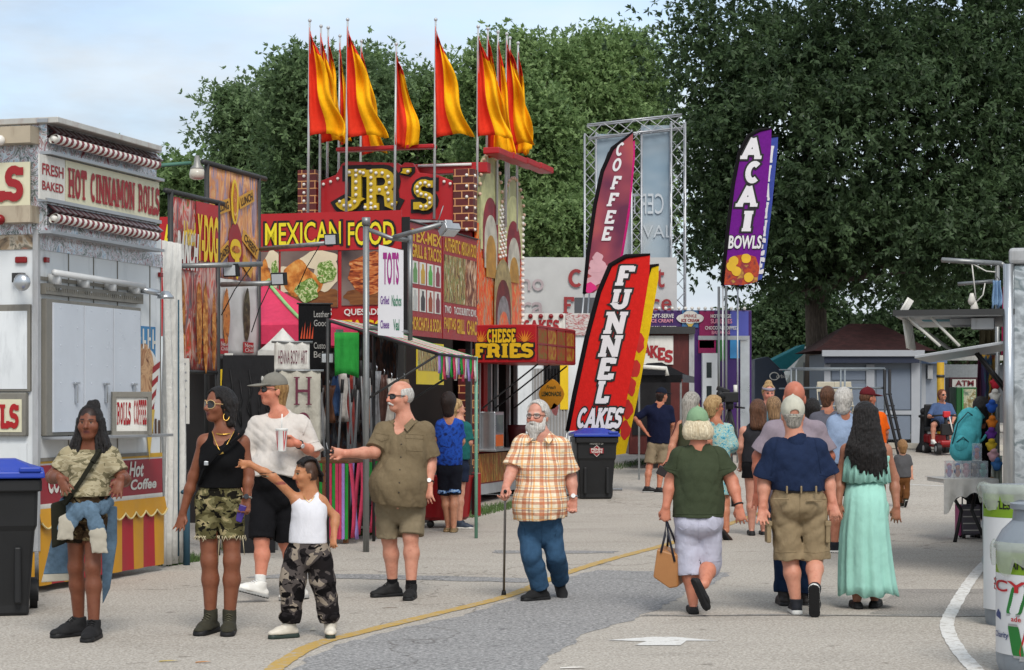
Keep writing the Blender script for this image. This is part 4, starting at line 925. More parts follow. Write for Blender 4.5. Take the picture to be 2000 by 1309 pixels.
 o = p.bottoms(cloth('white_capris','#b4b4c4',vary=.04,bump=.6),990,(1.28,1.02),g=.016,flare=.042,fold=.008,gap=.02,name='capris',knee_i=.04,drop=.08)
 p.seam(o,[[(1364,1014),(1365,1060)],[(1330,1122),(1352,1123)],[(1374,1098),(1406,1096)],[(1326,1030),(1334,1036),(1344,1030)],[(1384,1030),(1394,1036),(1402,1030)]],.003)
 plat = hairmat('platinum_hair','#b8a482','#e8dcc0')
 p.headmesh('hair',lambda fd:(fd.ell(p.H(0,-.02,-.03),(.108,.12,.095),.03,(p.hr,p.hf,p.hu)),fd.cone(p.H(-.05,-.06,-.06),p.H(.05,-.06,-.06),.07,.07,.03),fd.cone(p.H(0,.16,-.1),p.H(0,.12,.03),.09,.09,.01,mode='s'),fd.plane(p.H(0,0,-.115),-p.hu)),plat,(.005,5,(.012,.03)),h=.007)
 p.cap(cloth('sage_cap','#7b9878',vary=.08),back=True); p.shoes(BLK,M('black_sole','#0e0e10',.7,bump=.4,bscale=120),low=True); p.watch(1,None,BLK,.95)
 hb = thing('tote_bag','tan leather tote with dark handles carried by woman in green cap','handbag',P(1300,1140,14.7)); off = Vector(hb.location); lth = M('tan_leather','#9a6a3e',.45,vary=.15,bump=.15)
 a_,b_,c_,d_,e_ = [P(x,y,14.7) for x,y in((1283,1072),(1323,1084),(1324,1147),(1307,1150),(1275,1128))]
 mb = MB(); sh = Vector((.06,.16,.02)); mb.prism([a_,b_,c_,d_,e_],sh); mb.build('bag_body',lth,hb,bevel=.012,off=off)
 hp = P(1301,1018,14.72)
 for dd in(Vector((0,0,0)),sh):
  mb = MB(); mb.tube([a_+dd+Vector((.03,-.004,-.03)),a_+dd*.6+Vector((.06,0,.1)),hp+dd*.1,b_+dd*.6+Vector((-.06,0,.12)),b_+dd+Vector((-.02,-.004,-.05))],.009,6); mb.build('handle',M('navy_leather','#20222e',.5),hb,True,off=off)
  # 13 grey tank, black shorts
 p = Person('brown-haired woman in dark grey tank top and black shorts walking away',23.4,178,(1480,803),[(1451,838),(1506,838)],[(1446,872),(1512,872)],[(1447,900,.1),(1512,910,.05)],[(1466,912),(1494,912)],[(1468,972),(1490,970)],[(1468,1035),(1491,1033,.12)],skin='#c48f7c',bw=.14,ww=.14,hw=.16,flat=.75,th=.09,knr=.062,cf=.06,ua=.046,seed=23)
 p.body(eye=False); p.shirt(cloth('charcoal_tank','#2a2a2e'),903,sleeve=False,tank=True,g=.01,drape=.01,neck=.075); p.bottoms(cloth('black_shorts',0),895,.34,g=.012,flare=.03)
 p.hairshell(hairmat('brown_hair','#3a2418','#6e4a34'),.02,.04,-.1,extra=lambda fd:(fd.cone(p.H(-.03,-.05,0),p.H(-.04,-.08,-.17),.07,.06,.03),fd.cone(p.H(.03,-.05,0),p.H(.04,-.08,-.17),.07,.06,.03))); p.shoes(BLK,BLK,low=True)
 # 14 headband woman facing
 p = Person('blonde woman with grey headband and raised topknot facing the camera far back',27.0,5,(1501,768),[(1482,796),(1522,796)],[(1478,825),(1526,825)],[(1484,850,-.1),(1520,850,-.1)],[(1492,865),(1512,865)],[(1493,920),(1511,920)],[(1493,990),(1511,990)],skin='#c88a78',bw=.13,ww=.125,hw=.14,seed=24,hpitch=-12)
 p.body(); p.shirt(cloth('slate_tee','#55707c'),880,.8); p.bottoms(cloth('dark_denim',0),865,1.9); p.hairshell(bl,.012,.05,-.06,extra=lambda fd:fd.ell(p.H(0,-.03,.14),(.05,.05,.04),.02)); p.shoes(BLK,BLK)
 p.headmesh('headband',lambda fd:(fd.ell(p.H(0,-.012,.045),(.094,.115,.104),.01,(p.hr,p.hf,p.hu)),fd.plane(p.H(0,0,.085),p.hu),fd.plane(p.H(0,0,.05),-p.hu)),cloth('grey_band','#8a8490'),h=.012)
 # 15 streaked hair, mostly hidden
 p = Person('woman with streaked brown hair half hidden between charcoal tank top and mauve tee',25.2,178,(1511,796),[(1494,830),(1530,830)],[(1490,862),(1534,862)],[(1492,895,.1),(1532,895,.1)],[(1502,900),(1522,900)],[(1502,955),(1522,955)],[(1502,1015),(1522,1015)],skin='#bc846c',bw=.12,ww=.12,hw=.14,seed=25)
 p.body(eye=False); p.shirt(cloth('slate_tee',0),910,.8); p.bottoms(cloth('dark_denim',0),905,1.9); p.hairshell(hairmat('streaked_hair','#4a3424','#a88660'),.02,.04,-.12,extra=lambda fd:fd.cone(p.H(0,-.06,0),p.H(0,-.08,-.12),.08,.07,.03)); p.shoes(BLK,BLK)
 # 16 bald man in mauve tee
 p = Person('bald man in mauve grey tee and jeans directly beyond the navy polo',15.35,182,(1551,778),[(1508,836),(1595,836)],[(1482,892,.02),(1618,892)],[(1480,958,0),(1612,940,.1)],[(1532,1002),(1580,1002)],[(1533,1092),(1578,1092)],[(1531,1166),(1573,1162,.05)],S=1.03,hs=1.06,skin='#b5705a',bw=.17,ww=.165,hw=.16,flat=.78,ua=.056,ela=.05,fa=.048,nkr=.066,seed=26)
 p.body(fat=.012,eye=False,blush=.2); p.shirt(cloth('mauve_tee','#8a7f88',vary=.06,bump=.5),985,.82,g=.016,drape=.025,fold=.008,flare=.04); p.bottoms(cloth('dark_blue_jeans','#16263f',bump=.5,vary=.2),970,1.93,g=.02,flare=.036,name='jeans',knee_i=.024,fold=.009); p.shoes(M('dark_brown_shoe','#1c1716'),BLK)
 # 17 navy polo
 p = Person('man in navy polo, off-white cap and khaki cargo shorts seen from behind',14.7,180,(1548,810),[(1511,872),(1597,872)],[(1493,938,.02),(1616,932,.02)],[(1490,990,-.04),(1626,980,-.04)],[(1532,984),(1588,984)],[(1543,1090,.04),(1591,1092,.04)],[(1555,1180),(1591,1152,-.24)],tv=(None,(.06,.3,-.62)),S=1.0,hs=1.02,skin='#c28a74',bw=.158,ww=.157,hw=.158,flat=.82,th=.08,knr=.06,cf=.062,ua=.058,ela=.05,fa=.047,wrr=.031,nkr=.066,glute=.055,seed=27,neckoff=(0,0,-.01))
 p.body(fat=.008,eye=False,blush=.18)
 nv = cloth('navy_polo','#1c2842',vary=.14,bump=.5); o = p.shirt(nv,957,.93,g=.018,drape=.012,fold=.008,flare=.05,neck=.066)
 p.seam(o,[[(1472,932),(1490,936),(1508,934)],[(1600,928),(1616,930),(1632,924)],[(1520,850),(1512,890),(1506,930)],[(1590,850),(1598,890),(1603,924)],[(1512,846),(1548,842),(1592,846)]],.003)
 p.headmesh('collar',lambda fd:(fd.cone(p.nk+Z((0,0,.0)),p.nk+Z((0,.01,.085)),.088,.074,.01),fd.plane(p.nk+Z((0,0,.062)),(0,.25,1))),nv)
 kh = cloth('khaki_cargo','#8c7b60',vary=.06,bump=.65); o = p.bottoms(kh,956,.985,g=.02,flare=.056,fold=.01,gap=.02,drop=.08)
 p.seam(o,[[(1562,962),(1563,1030)],[(1510,974),(1541,976)],[(1589,976),(1616,975)],[(1500,1076),(1525,1079),(1556,1078)],[(1570,1078),(1595,1080),(1618,1076)],[(1512,985),(1508,1030),(1506,1072)],[(1612,985),(1613,1030),(1612,1072)]],.003)
 fd = Field(); fd.cone(p.waist,p.hm+Z((0,0,.05)),p.ww+.024,p.hw+.022,.05,(p.f,p.flat)); z = P(0,957,p.base.y).z; fd.plane((0,0,z+.014),(0,0,1)); fd.plane((0,0,z-.026),(0,0,-1)); p.add('belt',fd,M('brown_belt','#241812',.5))
 mb = MB()
 for x,y,w_,h_ in((1524,975,.12,.012),(1590,978,.12,.012)): mb.box(P(x,y,p.base.y-.175),(w_,.02,h_))
 for x in(1500,1615):
  c = P(x,1040,p.base.y-.02); mb.box(c,(.035,.13,.15)); mb.box(c+Z((0,0,.07)),(.045,.14,.04))
 for x in(1537,1565,1594): mb.box(P(x,957,p.base.y-.178),(.014,.02,.06))
 mb.build('pocket_flaps',kh,p.root,bevel=.008,off=p.base)
 p.hairshell(gh,.004,.04,-.06,top=.005); p.cap(cloth('off_white_cap','#b4b2a4',vary=.1),back=True); p.shoes(M('navy_mesh','#10131c',.8,bump=.3),M('white_sole','#c8c8c4',.6,bump=.3),sole=.032)
 # 18 dark hair hidden
 p = Person('person with dark curly hair glimpsed between mauve tee and grey tee',27.5,180,(1586,800),[(1572,832),(1602,832)],[(1568,860),(1606,860)],[(1570,885,.1),(1604,885,.1)],[(1579,890),(1595,890)],[(1579,945),(1595,945)],[(1579,998),(1595,998)],skin='#8a5c48',bw=.12,ww=.12,hw=.13,seed=28)
 p.body(eye=False); p.shirt(cloth('dark_tee','#1c1a1e'),895,.8); p.bottoms(cloth('dark_denim',0),890,1.9); p.hairshell(hm,.035,.03,-.11,fold=.01); p.shoes(BLK,BLK)
 # 19 grey tee
 p = Person('short-haired man in slate grey tee left of white-haired man',22.2,174,(1617,776),[(1592,814),(1640,814)],[(1582,850),(1648,850)],[(1584,880,.1),(1646,880,.1)],[(1606,905),(1628,905)],[(1606,975),(1628,975)],[(1606,1044),(1628,1044)],skin='#b98068',bw=.17,ww=.165,hw=.16,seed=29,hyaw=150)
 p.body(eye=False,buzz='#5a4030'); p.shirt(cloth('slate_grey_tee','#565660'),915,.85); p.bottoms(cloth('dark_denim',0),905,.95); p.hairshell(hairmat('brown_hair',0,0),.004,.03,-.07); p.shoes(BLK,BLK)
 # 20 white hair, light blue shirt
 p = Person('white-haired man in light blue shirt walking beyond the mint dress',20.7,182,(1648,783),[(1627,822),(1672,822)],[(1624,866),(1680,866)],[(1632,900,.1),(1676,900,.1)],[(1636,925),(1662,925)],[(1632,995),(1662,995)],[(1630,1066),(1664,1070,.1)],skin='#b0765e',bw=.165,ww=.165,hw=.16,seed=30,toe=(-110,180),hyaw=165)
 p.body(eye=False); p.shirt(cloth('light_blue_shirt','#8a9cb8',vary=.08,bump=.5),905,1.6,g=.016,drape=.03,fold=.009,flare=.03); p.bottoms(cloth('navy_tee',0),900,.6); p.hairshell(whair,.02,.04,-.085,fold=.006); p.shoes(M('navy_mesh',0),WHT)
 # 21 mint dress
 p = Person('woman with long black hair in strapless mint green maxi dress',15.15,180,(1689,818),[(1652,874),(1731,874)],[(1641,934,.02),(1746,934,.02)],[(1638,984,-.04),(1751,990,-.05)],[(1672,992),(1712,992)],[(1673,1085),(1710,1085)],[(1674,1176),(1708,1174)],S=.96,hs=.97,skin='#9a6a54',bw=.14,ww=.138,hw=.145,flat=.75,th=.074,ua=.045,ela=.038,fa=.037,wrr=.025,glute=.06,seed=31,toe=(180,160),hd=((0,0,-1),(-.05,-.05,-1)))
 p.body(eye=False); mint = cloth('mint_chiffon','#98cabc',vary=.05,bump=.4)
 zt,zr,zw = [P(0,y,p.base.y).z for y in(890,934,940)]; fd = Field(); p.torso(fd,.012,deltoid=False); fd.plane((0,0,zt),(0,0,1)); fd.plane((0,0,zw-.02),(0,0,-1)); p.add('bodice',fd,mint,(.004,3,(.02,.05)))
 def ruffle(name,rows,wav,nw,m,seed):
  """pleated sheet of cloth round the body: rows of (z, half width, half depth, cx, cy)"""
  mb = MB(); n = 120; rs = random.Random(seed); ph = [rs.uniform(0,6) for _ in range(4)]
  for i,(z,a,b,cx,cy) in enumerate(rows):
   t = i/(len(rows)-1)
   for k in range(n):
    th = 2*math.pi*k/n; wv = wav*t*(math.sin(nw*th+ph[0]+.5*math.sin(3*th))+.5*math.sin(nw*1.7*th+ph[1]+t*2))
    mb.v.append((cx+(a+wv)*math.cos(th),cy+(b+wv)*math.sin(th),z+(wav*.8*math.sin(4*th+ph[2])+wav*.7*math.sin(nw*th))*(t==1)))
  for i in range(len(rows)-1):
   for k in range(n): k2 = (k+1)%n; mb.f.append((i*n+k2,i*n+k,(i+1)*n+k,(i+1)*n+k2)); mb.m.append(0)
  o = mb.build(name,m,p.root,True,off=p.base); so_ = o.modifiers.new('cloth','SOLIDIFY'); so_.thickness = .003; return o
 cx,cy = P(1690,0,p.base.y).x,p.base.y
 ruffle('ruffle',[(zt+.004,.166,.122,cx,cy),(zt-.05,.178,.135,cx,cy),(zr-.03,.19,.15,cx,cy)],.008,17,mint,2)
 zs = lambda y: P(0,y,p.base.y).z
 ruffle('skirt',[(zw+.015,.148,.118,cx,cy),(zs(985),.168,.172,cx-.005,cy-.015),(zs(1040),.188,.19,cx-.01,cy-.01),(zs(1100),.205,.2,cx,cy),(zs(1140),.215,.21,cx+.01,cy),(zs(1160),.222,.215,cx+.02,cy)],.014,11,mint,5)
 fd = Field(); p.leg(fd,0,.012,.05,.9); p.leg(fd,1,.012,.05,.9); fd.cone(p.hip[0],p.hip[1],.085,.085,.05); p.add('slip',fd,mint)
 def hair(fd):
  H = p.H; fd.ell(H(0,-.014,.036),(.09,.115,.103),.03,(p.hr,p.hf,p.hu)); rs = random.Random(8)
  for i in range(26):
   x = (i/25-.5)*2; tx = x*(.135+.035*rs.random()); L = .30+.08*rs.random()-.1*abs(x)+(.06 if x<-.3 else 0)
   y = -.1*math.sqrt(max(.05,1-x*x*.7)); fd.cone(H(x*.06,y*.9,.06),H(x*.085,y-.02,-.08),.036,.03,.012); fd.cone(H(x*.085,y-.02,-.08),H(tx*.85,y-.05,-.08-L*.6),.03,.022,.01); fd.cone(H(tx*.85,y-.05,-.08-L*.6),H(tx+rs.uniform(-.02,.02),y-.05,-.1-L),.024,.006,.012)
  fd.cone(H(0,.15,-.12),H(0,.12,.03),.085,.085,.01,mode='s')
 p.headmesh('hair',hair,hm,(.006,9,(.015,.05)),h=.0075); p.shoes(BLK,BLK,low=True)
 # 22 orange
 p = Person('man in maroon cap and bright orange tee mostly behind long black hair',24.5,150,(1696,778),[(1676,812),(1722,812)],[(1670,842),(1729,844)],[(1674,872,.1),(1726,872,.1)],[(1690,895),(1712,895)],[(1690,955),(1712,955)],[(1690,1015),(1712,1015)],skin='#b07058',bw=.165,ww=.16,hw=.155,seed=32,hyaw=115)
 p.body(eye=False); p.shirt(cloth('orange_tee','#d8590c'),905,.85); p.bottoms(cloth('dark_denim',0),895,1.9); p.hairshell(hairmat('brown_hair',0,0),.003,.03,-.06,top=.04); p.cap(cloth('maroon_cap','#5a1c22')); p.shoes(BLK,BLK)
 # 23 toddler
 p = Person('toddler with light brown hair in grey tee and brown trousers walking away',29.4,190,(1762,873),[(1752,893),(1774,893)],[(1750,912),(1779,911)],[(1753,928,.05),(1781,929,-.02)],[(1758,938),(1769,938)],[(1760,960),(1770,958)],[(1762,981),(1769,978,-.12)],tv=(None,(0,.5,-.5)),S=.55,hs=.86,skin='#c89880',bw=.09,ww=.09,hw=.092,flat=.8,th=.05,knr=.036,cf=.034,anr=.025,ua=.028,ela=.024,fa=.022,wrr=.017,nkr=.034,seed=33,h=.011,shoe_h=.085)
 p.body(eye=False); p.shirt(cloth('toddler_tee','#4e4e50'),932,.85,g=.01,drape=.01,fold=.004,flare=.014); p.bottoms(cloth('rust_trousers','#5c3a1e'),928,1.9,g=.012,flare=.018,name='trousers',knee_i=.014); p.hairshell(hairmat('light_brown_hair','#6a4a2c','#a0784c'),.008,.05,-.07); p.shoes(M('olive_nubuck',0),WHT)
 # 25 backpack person
 p = Person('person in black sleeveless top with braided dark hair behind the toy table',23.1,165,(1916,798),[(1894,838),(1932,838)],[(1890,872),(1940,876)],[(1896,900,.15),(1936,905,.1)],[(1902,925),(1924,925)],[(1902,985),(1924,985)],[(1902,1038),(1924,1038)],skin='#7a4a36',bw=.14,ww=.145,hw=.15,ua=.05,seed=34)
 p.body(eye=False); p.shirt(blk,960,sleeve=False,tank=True,g=.01,drape=.03); p.bottoms(cloth('black_shorts',0),940,1.5); p.hairshell(hm,.02,.03,-.12); p.shoes(BLK,BLK)
 b = thing('backpack','turquoise backpack worn by person in black at the toy table','backpack',P(1886,850,22.85)); off = Vector(b.location); tq = cloth('turquoise_nylon','#4fa8b0',vary=.1,bump=.6)
 fd = Field(); c = off; fd.cone(c+Z((-.02,-.02,-.17)),c+Z((.05,0,.18)),.17,.14,.04,(Z((.3,1,0)).normalized(),.6)); fd.cone(c+Z((-.06,-.1,-.17)),c+Z((-.02,-.09,-.02)),.12,.11,.03,(Z((.3,1,0)).normalized(),.45))
 soft_obj('pack',fd.mesh(.012,(.008,4,(.05,.12))),tq,b,off)
 fd = Field(); fd.ell(c+Z((-.07,-.12,-.1)),(.085,.05,.1),.02); q = soft_obj('pocket',fd.mesh(.012,(.006,8,(.04,.1))),tq,b,off); mb = MB(); mb.tube([Z((-.17,-.06,-.1)),Z((-.12,-.12,.14)),Z((0,-.11,.27)),Z((.12,-.05,.2))],.008,6); mb.tube([Z((-.14,-.15,-.08)),Z((-.07,-.18,-.02)),Z((0,-.15,-.08))],.007,6); mb.build('zip',M('zip_teal','#1c4a50',.6),b,True)
 mb = MB(); mb.tube([Z((.05,.02,.26)),Z((.14,.1,.32)),Z((.24,.12,.2))],.02,6); mb.tube([Z((.07,0,-.15)),Z((.2,-.02,-.05)),Z((.3,-.02,.1))],.018,6); mb.build('strap',tq,b,True)
 return p
crowd()
# ------------------------------------------------------------------ the setting: ground, road marks
def groundmat(name,c0,c1,speck,sp_amt,sscale,stain='#5a524a',fine=60):
 m,nt,bs = newmat(name); v = coords(nt)
 c = ramp(nt,noise(nt,v,.55,8,.62),[(.3,c0),(.7,c1)])
 st = ramp(nt,noise(nt,coords(nt,(.5,1.6,1)),1.1,7,.68,.6),[(.5,(0,0,0)),(.72,(1,1,1))])
 c = mixc(nt,c,stain,mathn(nt,'MULTIPLY',st,.28))
 sp = ramp(nt,noise(nt,v,sscale,2,.6),[(.4,(0,0,0)),(.62,(1,1,1))])
 c = mixc(nt,c,speck,mathn(nt,'MULTIPLY',sp,sp_amt))
 sp2 = ramp(nt,noise(nt,v,fine,2,.6),[(.3,(.5,.5,.5)),(.7,(1.3,1.3,1.3))]); c = mixc(nt,c,sp2,.85,'MULTIPLY')
 gum = ramp(nt,noise(nt,v,5.5,3,.55),[(.66,(0,0,0)),(.72,(1,1,1))]); c = mixc(nt,c,stain,mathn(nt,'MULTIPLY',gum,.5))
 vo = nt.nodes.new('ShaderNodeTexVoronoi'); vo.feature = 'DISTANCE_TO_EDGE'; vo.inputs['Scale'].default_value = .16
 dv = nt.nodes.new('ShaderNodeVectorMath'); dv.operation = 'ADD'; nn = nt.nodes.new('ShaderNodeTexNoise'); nn.inputs['Scale'].default_value = 1.3; nn.inputs['Detail'].default_value = 6
 nt.links.new(v,nn.inputs[0]); sc = nt.nodes.new('ShaderNodeVectorMath'); sc.operation = 'SCALE'; sc.inputs[3].default_value = 1.6; nt.links.new(nn.outputs['Color'],sc.inputs[0])
 nt.links.new(v,dv.inputs[0]); nt.links.new(sc.outputs[0],dv.inputs[1]); nt.links.new(dv.outputs[0],vo.inputs[0])
 c = mixc(nt,c,'#4a443e',ramp(nt,vo.outputs[0],[(0,(.55,.55,.55)),(.0035,(0,0,0))]))
 nt.links.new(c,bs.inputs['Base Color']); bs.inputs['Roughness'].default_value = .95; bs.inputs['Specular IOR Level'].default_value = .15
 bumpn(nt,bs,noise(nt,v,sscale,4,.65),.35,.01); return m
CONC = groundmat('worn_concrete',(.345,.312,.268),(.41,.374,.325),(.57,.53,.475),.45,26)
TARM = groundmat('patched_asphalt',(.19,.188,.186),(.235,.232,.23),(.42,.41,.40),.7,28,'#3a3a3c',60)
GRASSM = M('grass_blade',(.075,.13,.035),.8,vary=.35,vscale=9)
def flat(name,pts,mt,dz=.002,kind='structure',label=None,rag=.035):
 mb = MB(); q0 = [G(x,y) for x,y in pts]; q = []; rs = random.Random(len(pts))
 for a,b in zip(q0,q0[1:]+q0[:1]):
  n = max(1,int((b-a).length/.12)); d = Vector((a.y-b.y,b.x-a.x,0)).normalized(); wob = 0
  for i in range(n): wob = .6*wob+rs.uniform(-rag,rag); q.append(a.lerp(b,i/n)+d*(wob if i else 0))
 mb.add([(p.x,p.y,p.z*0+dz+gz(p.y)) for p in q],[tuple(range(len(q)))])
 return tag(mb.build(name,mt),kind=kind)
def stripe(name,pts,mt,wid,dz=.0045,jag=.007,seed=1,zoff=None):
 """painted line along ground points, with a worn ragged edge"""
 q = [G(x,y) for x,y in pts]; rs = random.Random(seed); path = []
 for i in range(len(q)-1):
  p0,p1,p2,p3 = q[max(0,i-1)],q[i],q[i+1],q[min(len(q)-1,i+2)]
  for k in range(14):
   t = k/14; path.append(.5*((2*p1)+(p2-p0)*t+(2*p0-5*p1+4*p2-p3)*t*t+(3*p1-p0-3*p2+p3)*t**3))
 path.append(q[-1]); mb = MB()
 for i,p in enumerate(path):
  d = (path[min(i+1,len(path)-1)]-path[max(0,i-1)]); n = Vector((-d.y,d.x,0)).normalized()
  for s_ in(-1,1): a = p+n*s_*(wid/2+rs.uniform(-jag,jag)); mb.v.append((a.x,a.y,dz+gz(a.y)))
 for i in range(len(path)-1): mb.f.append((2*i,2*i+1,2*i+3,2*i+2)); mb.m.append(0)
 return tag(mb.build(name,mt),kind='structure')
def paintmat(name,col,under,wear=.5):
 m,nt,bs = newmat(name); v = coords(nt)
 f = ramp(nt,noise(nt,v,14,8,.75),[(wear-.06,(0,0,0)),(wear+.06,(1,1,1))]); sp = noise(nt,v,120,3,.6)
 c = mixc(nt,under,ramp(nt,sp,[(.3,tuple(x*.85 for x in lin(col)[:3])),(.7,col)]),f)
 nt.links.new(c,bs.inputs['Base Color']); bs.inputs['Roughness'].default_value = .85; return m
def setting():
 mb = MB(); xs = [-260,-120,-60,-30,-15,0,15,30,60,120,260]; ys = [-40,0,26]+[26+1.5*i for i in range(1,24)]+[66,75,90,120,200,500]
 for y in ys:
  for x in xs: mb.v.append((x,y,gz(y)))
 n = len(xs)
 for j in range(len(ys)-1):
  for i in range(n-1): mb.f.append((j*n+i,j*n+i+1,(j+1)*n+i+1,(j+1)*n+i)); mb.m.append(0)
 tag(mb.build('ground',CONC,smooth=True),kind='structure')
 flat('asphalt_patch',[(560,1345),(590,1290),(650,1265),(770,1232),(870,1210),(950,1190),(1030,1160),(1110,1127),(1165,1114),(1430,1119),(1400,1135),(1320,1170),(1240,1212),(1135,1240),(1095,1272),(1055,1305),(1035,1345)],TARM)
 flat('asphalt_seam',[(560,1120),(700,1122),(1030,1130),(1030,1138),(700,1131),(480,1129)],TARM,.0035)
 flat('asphalt_seam',[(965,1075),(1210,1077),(1200,1081),(970,1081)],TARM,.0035)
 flat('asphalt_seam',[(1262,1201),(2150,1201),(2150,1204),(1250,1204)],groundmat('dark_joint',(.2,.19,.18),(.28,.27,.25),(.35,.34,.32),.3,60),.004)
 flat('dark_pavement',[(1750,1150),(2150,1150),(2150,1200),(1700,1200)],groundmat('stained_concrete',(.23,.21,.19),(.30,.275,.245),(.4,.38,.35),.3,60),.0015)
 Y = paintmat('yellow_paint',(.47,.30,.07),(.36,.33,.29),.43)
 stripe('yellow_line',[(515,1330),(545,1300),(615,1260),(700,1237),(850,1200),(990,1165),(1100,1122),(1200,1091),(1285,1069),(1345,1050),(1400,1033),(1440,1018),(1500,998),(1600,968)],Y,.115,seed=3)
 WP = paintmat('white_paint',(.68,.67,.64),(.38,.355,.32),.42)
 q = [(1185,1251.5),(1277,1244.5),(1325,1245.5),(1403,1252.5),(1341,1252.5),(1329,1261.5),(1239,1261.5),(1262,1253.5)]
 flat('road_arrow',q,WP,.004,rag=.004)
 stripe('white_line',[(1935,1340),(1903,1306),(1868,1265),(1850,1220),(1868,1179),(1896,1134),(1925,1100),(1960,1075)],paintmat('worn_white_paint',(.66,.65,.62),(.36,.33,.29),.44),.10,jag=.004,seed=5)
 stripe('white_line',[(1700,957),(1780,959),(1850,961)],WP,.12,seed=6)
 # far kerb, footway and grass verge
 mb = MB(); a,b = P(1560,0,46.5),P(1960,0,44.5)
 mb.add([(a.x,a.y,.55),(b.x,b.y,.5),(b.x,b.y,.62),(a.x,a.y,.68),(a.x,a.y+.3,.68),(b.x,b.y+.3,.62)],[(0,1,2,3),(3,2,5,4)])
 tag(mb.build('kerb',M('kerb_concrete',(.5,.47,.4),.9)),kind='structure')
 # grass along the stalls
 rs = np.random.RandomState(4); V = []; Fc = []
 for(x0,y0),(x1,y1),wd,n in(((318,1106),(400,1092),.35,900),((470,1078),(590,1050),.5,1200),((640,1050),(770,1040),.45,1500),((905,1012),(1010,990),.55,1800),((1015,992),(1100,968),.5,1000),((1200,940),(1290,930),.6,700),((1530,893),(1790,893),1.2,1500)):
  A,B = G(x0,y0),G(x1,y1); d = (B-A).normalized(); nn = Vector((-d.y,d.x,0))
  for i in range(n):
   p = A.lerp(B,rs.rand())+nn*(rs.rand()-.25)*wd*(.6+.6*rs.rand()); h = .03+.07*rs.rand()**2; a = rs.rand()*6.3; lx,ly = rs.randn(2)*.02
   o = len(V); w = .004+.004*rs.rand(); V+=[(p.x-w*math.cos(a),p.y-w*math.sin(a),gz(p.y)),(p.x+w*math.cos(a),p.y+w*math.sin(a),gz(p.y)),(p.x+lx,p.y+ly,gz(p.y)+h)]; Fc.append((o,o+1,o+2))
 me = bpy.data.meshes.new('grass'); me.from_pydata(V,[],Fc); me.materials.append(GRASSM); o = bpy.data.objects.new('grass',me); COL.objects.link(o); tag(o,'short green grass tufts along the foot of the stalls','grass',kind='stuff')
 # litter: scraps of paper on the pavement
 for i,(x,y,w_,h_,lab) in enumerate([(30,1192,.05,.05,'pale blue paper scrap beside the black bin'),(78,1184,.1,.02,'thin grey stick on the pavement right of the bin'),(330,1293,.12,.03,'yellowish scrap of paper at the lower left'),(398,1295,.1,.03,'long flat orange scrap near the woman in black'),(612,1232,.05,.04,'tiny pale crumb by the boy\'s shoe'),(762,1189,.12,.012,'short brown twig before the man in tan shirt'),(1120,1306,.16,.03,'white paper scrap on the dark asphalt patch')]):
  p = G(x,y); mb = MB(); mb.add([(-w_/2,-h_/2,.004),(w_/2,-h_/2,.012),(w_/2*.8,h_/2,.03 if i==0 else .008),(-w_/2,h_/2,.02 if i==0 else .006),(0,0,.03 if i in(0,4) else .012)],[(0,1,4),(1,2,4),(2,3,4),(3,0,4)])
  o = mb.build('litter',M('paper_'+str(i),('#b8c8d0','#7a766e','#b09a50','#b0743a','#c8c0b0','#5a4a38','#d8d4cc')[i],.8)); o.location = (p.x,p.y,gz(p.y)); tag(o,lab,'litter')
setting()
# ------------------------------------------------------------------ trees: tapered trunk with limbs, crown of separate leaves
def leafmat(name,lo,hi):
 m,nt,bs = newmat(name); a = nt.nodes.new('ShaderNodeAttribute'); a.attribute_name = 'Tone'
 nt.links.new(ramp(nt,a.outputs['Fac'],[(0,lo),(1,hi)]),bs.inputs['Base Color']); bs.inputs['Roughness'].default_value = .5; bs.inputs['Specular IOR Level'].default_value = .3
 tr = nt.nodes.new('ShaderNodeBsdfTranslucent'); ms = nt.nodes.new('ShaderNodeMixShader'); ms.inputs[0].default_value = .46; nt.links.new(bs.inputs['Base Color'].links[0].from_socket,tr.inputs[0]); nt.links.new(bs.outputs[0],ms.inputs[1]); nt.links.new(tr.outputs[0],ms.inputs[2]); nt.links.new(ms.outputs[0],nt.nodes['Material Output'].inputs[0])
 return m
BARK = NM('bark',[(.3,(.05,.04,.032)),(.7,(.13,.105,.085))],4,8,.95,.5,(6,6,1),bump=.8,bscale=14)
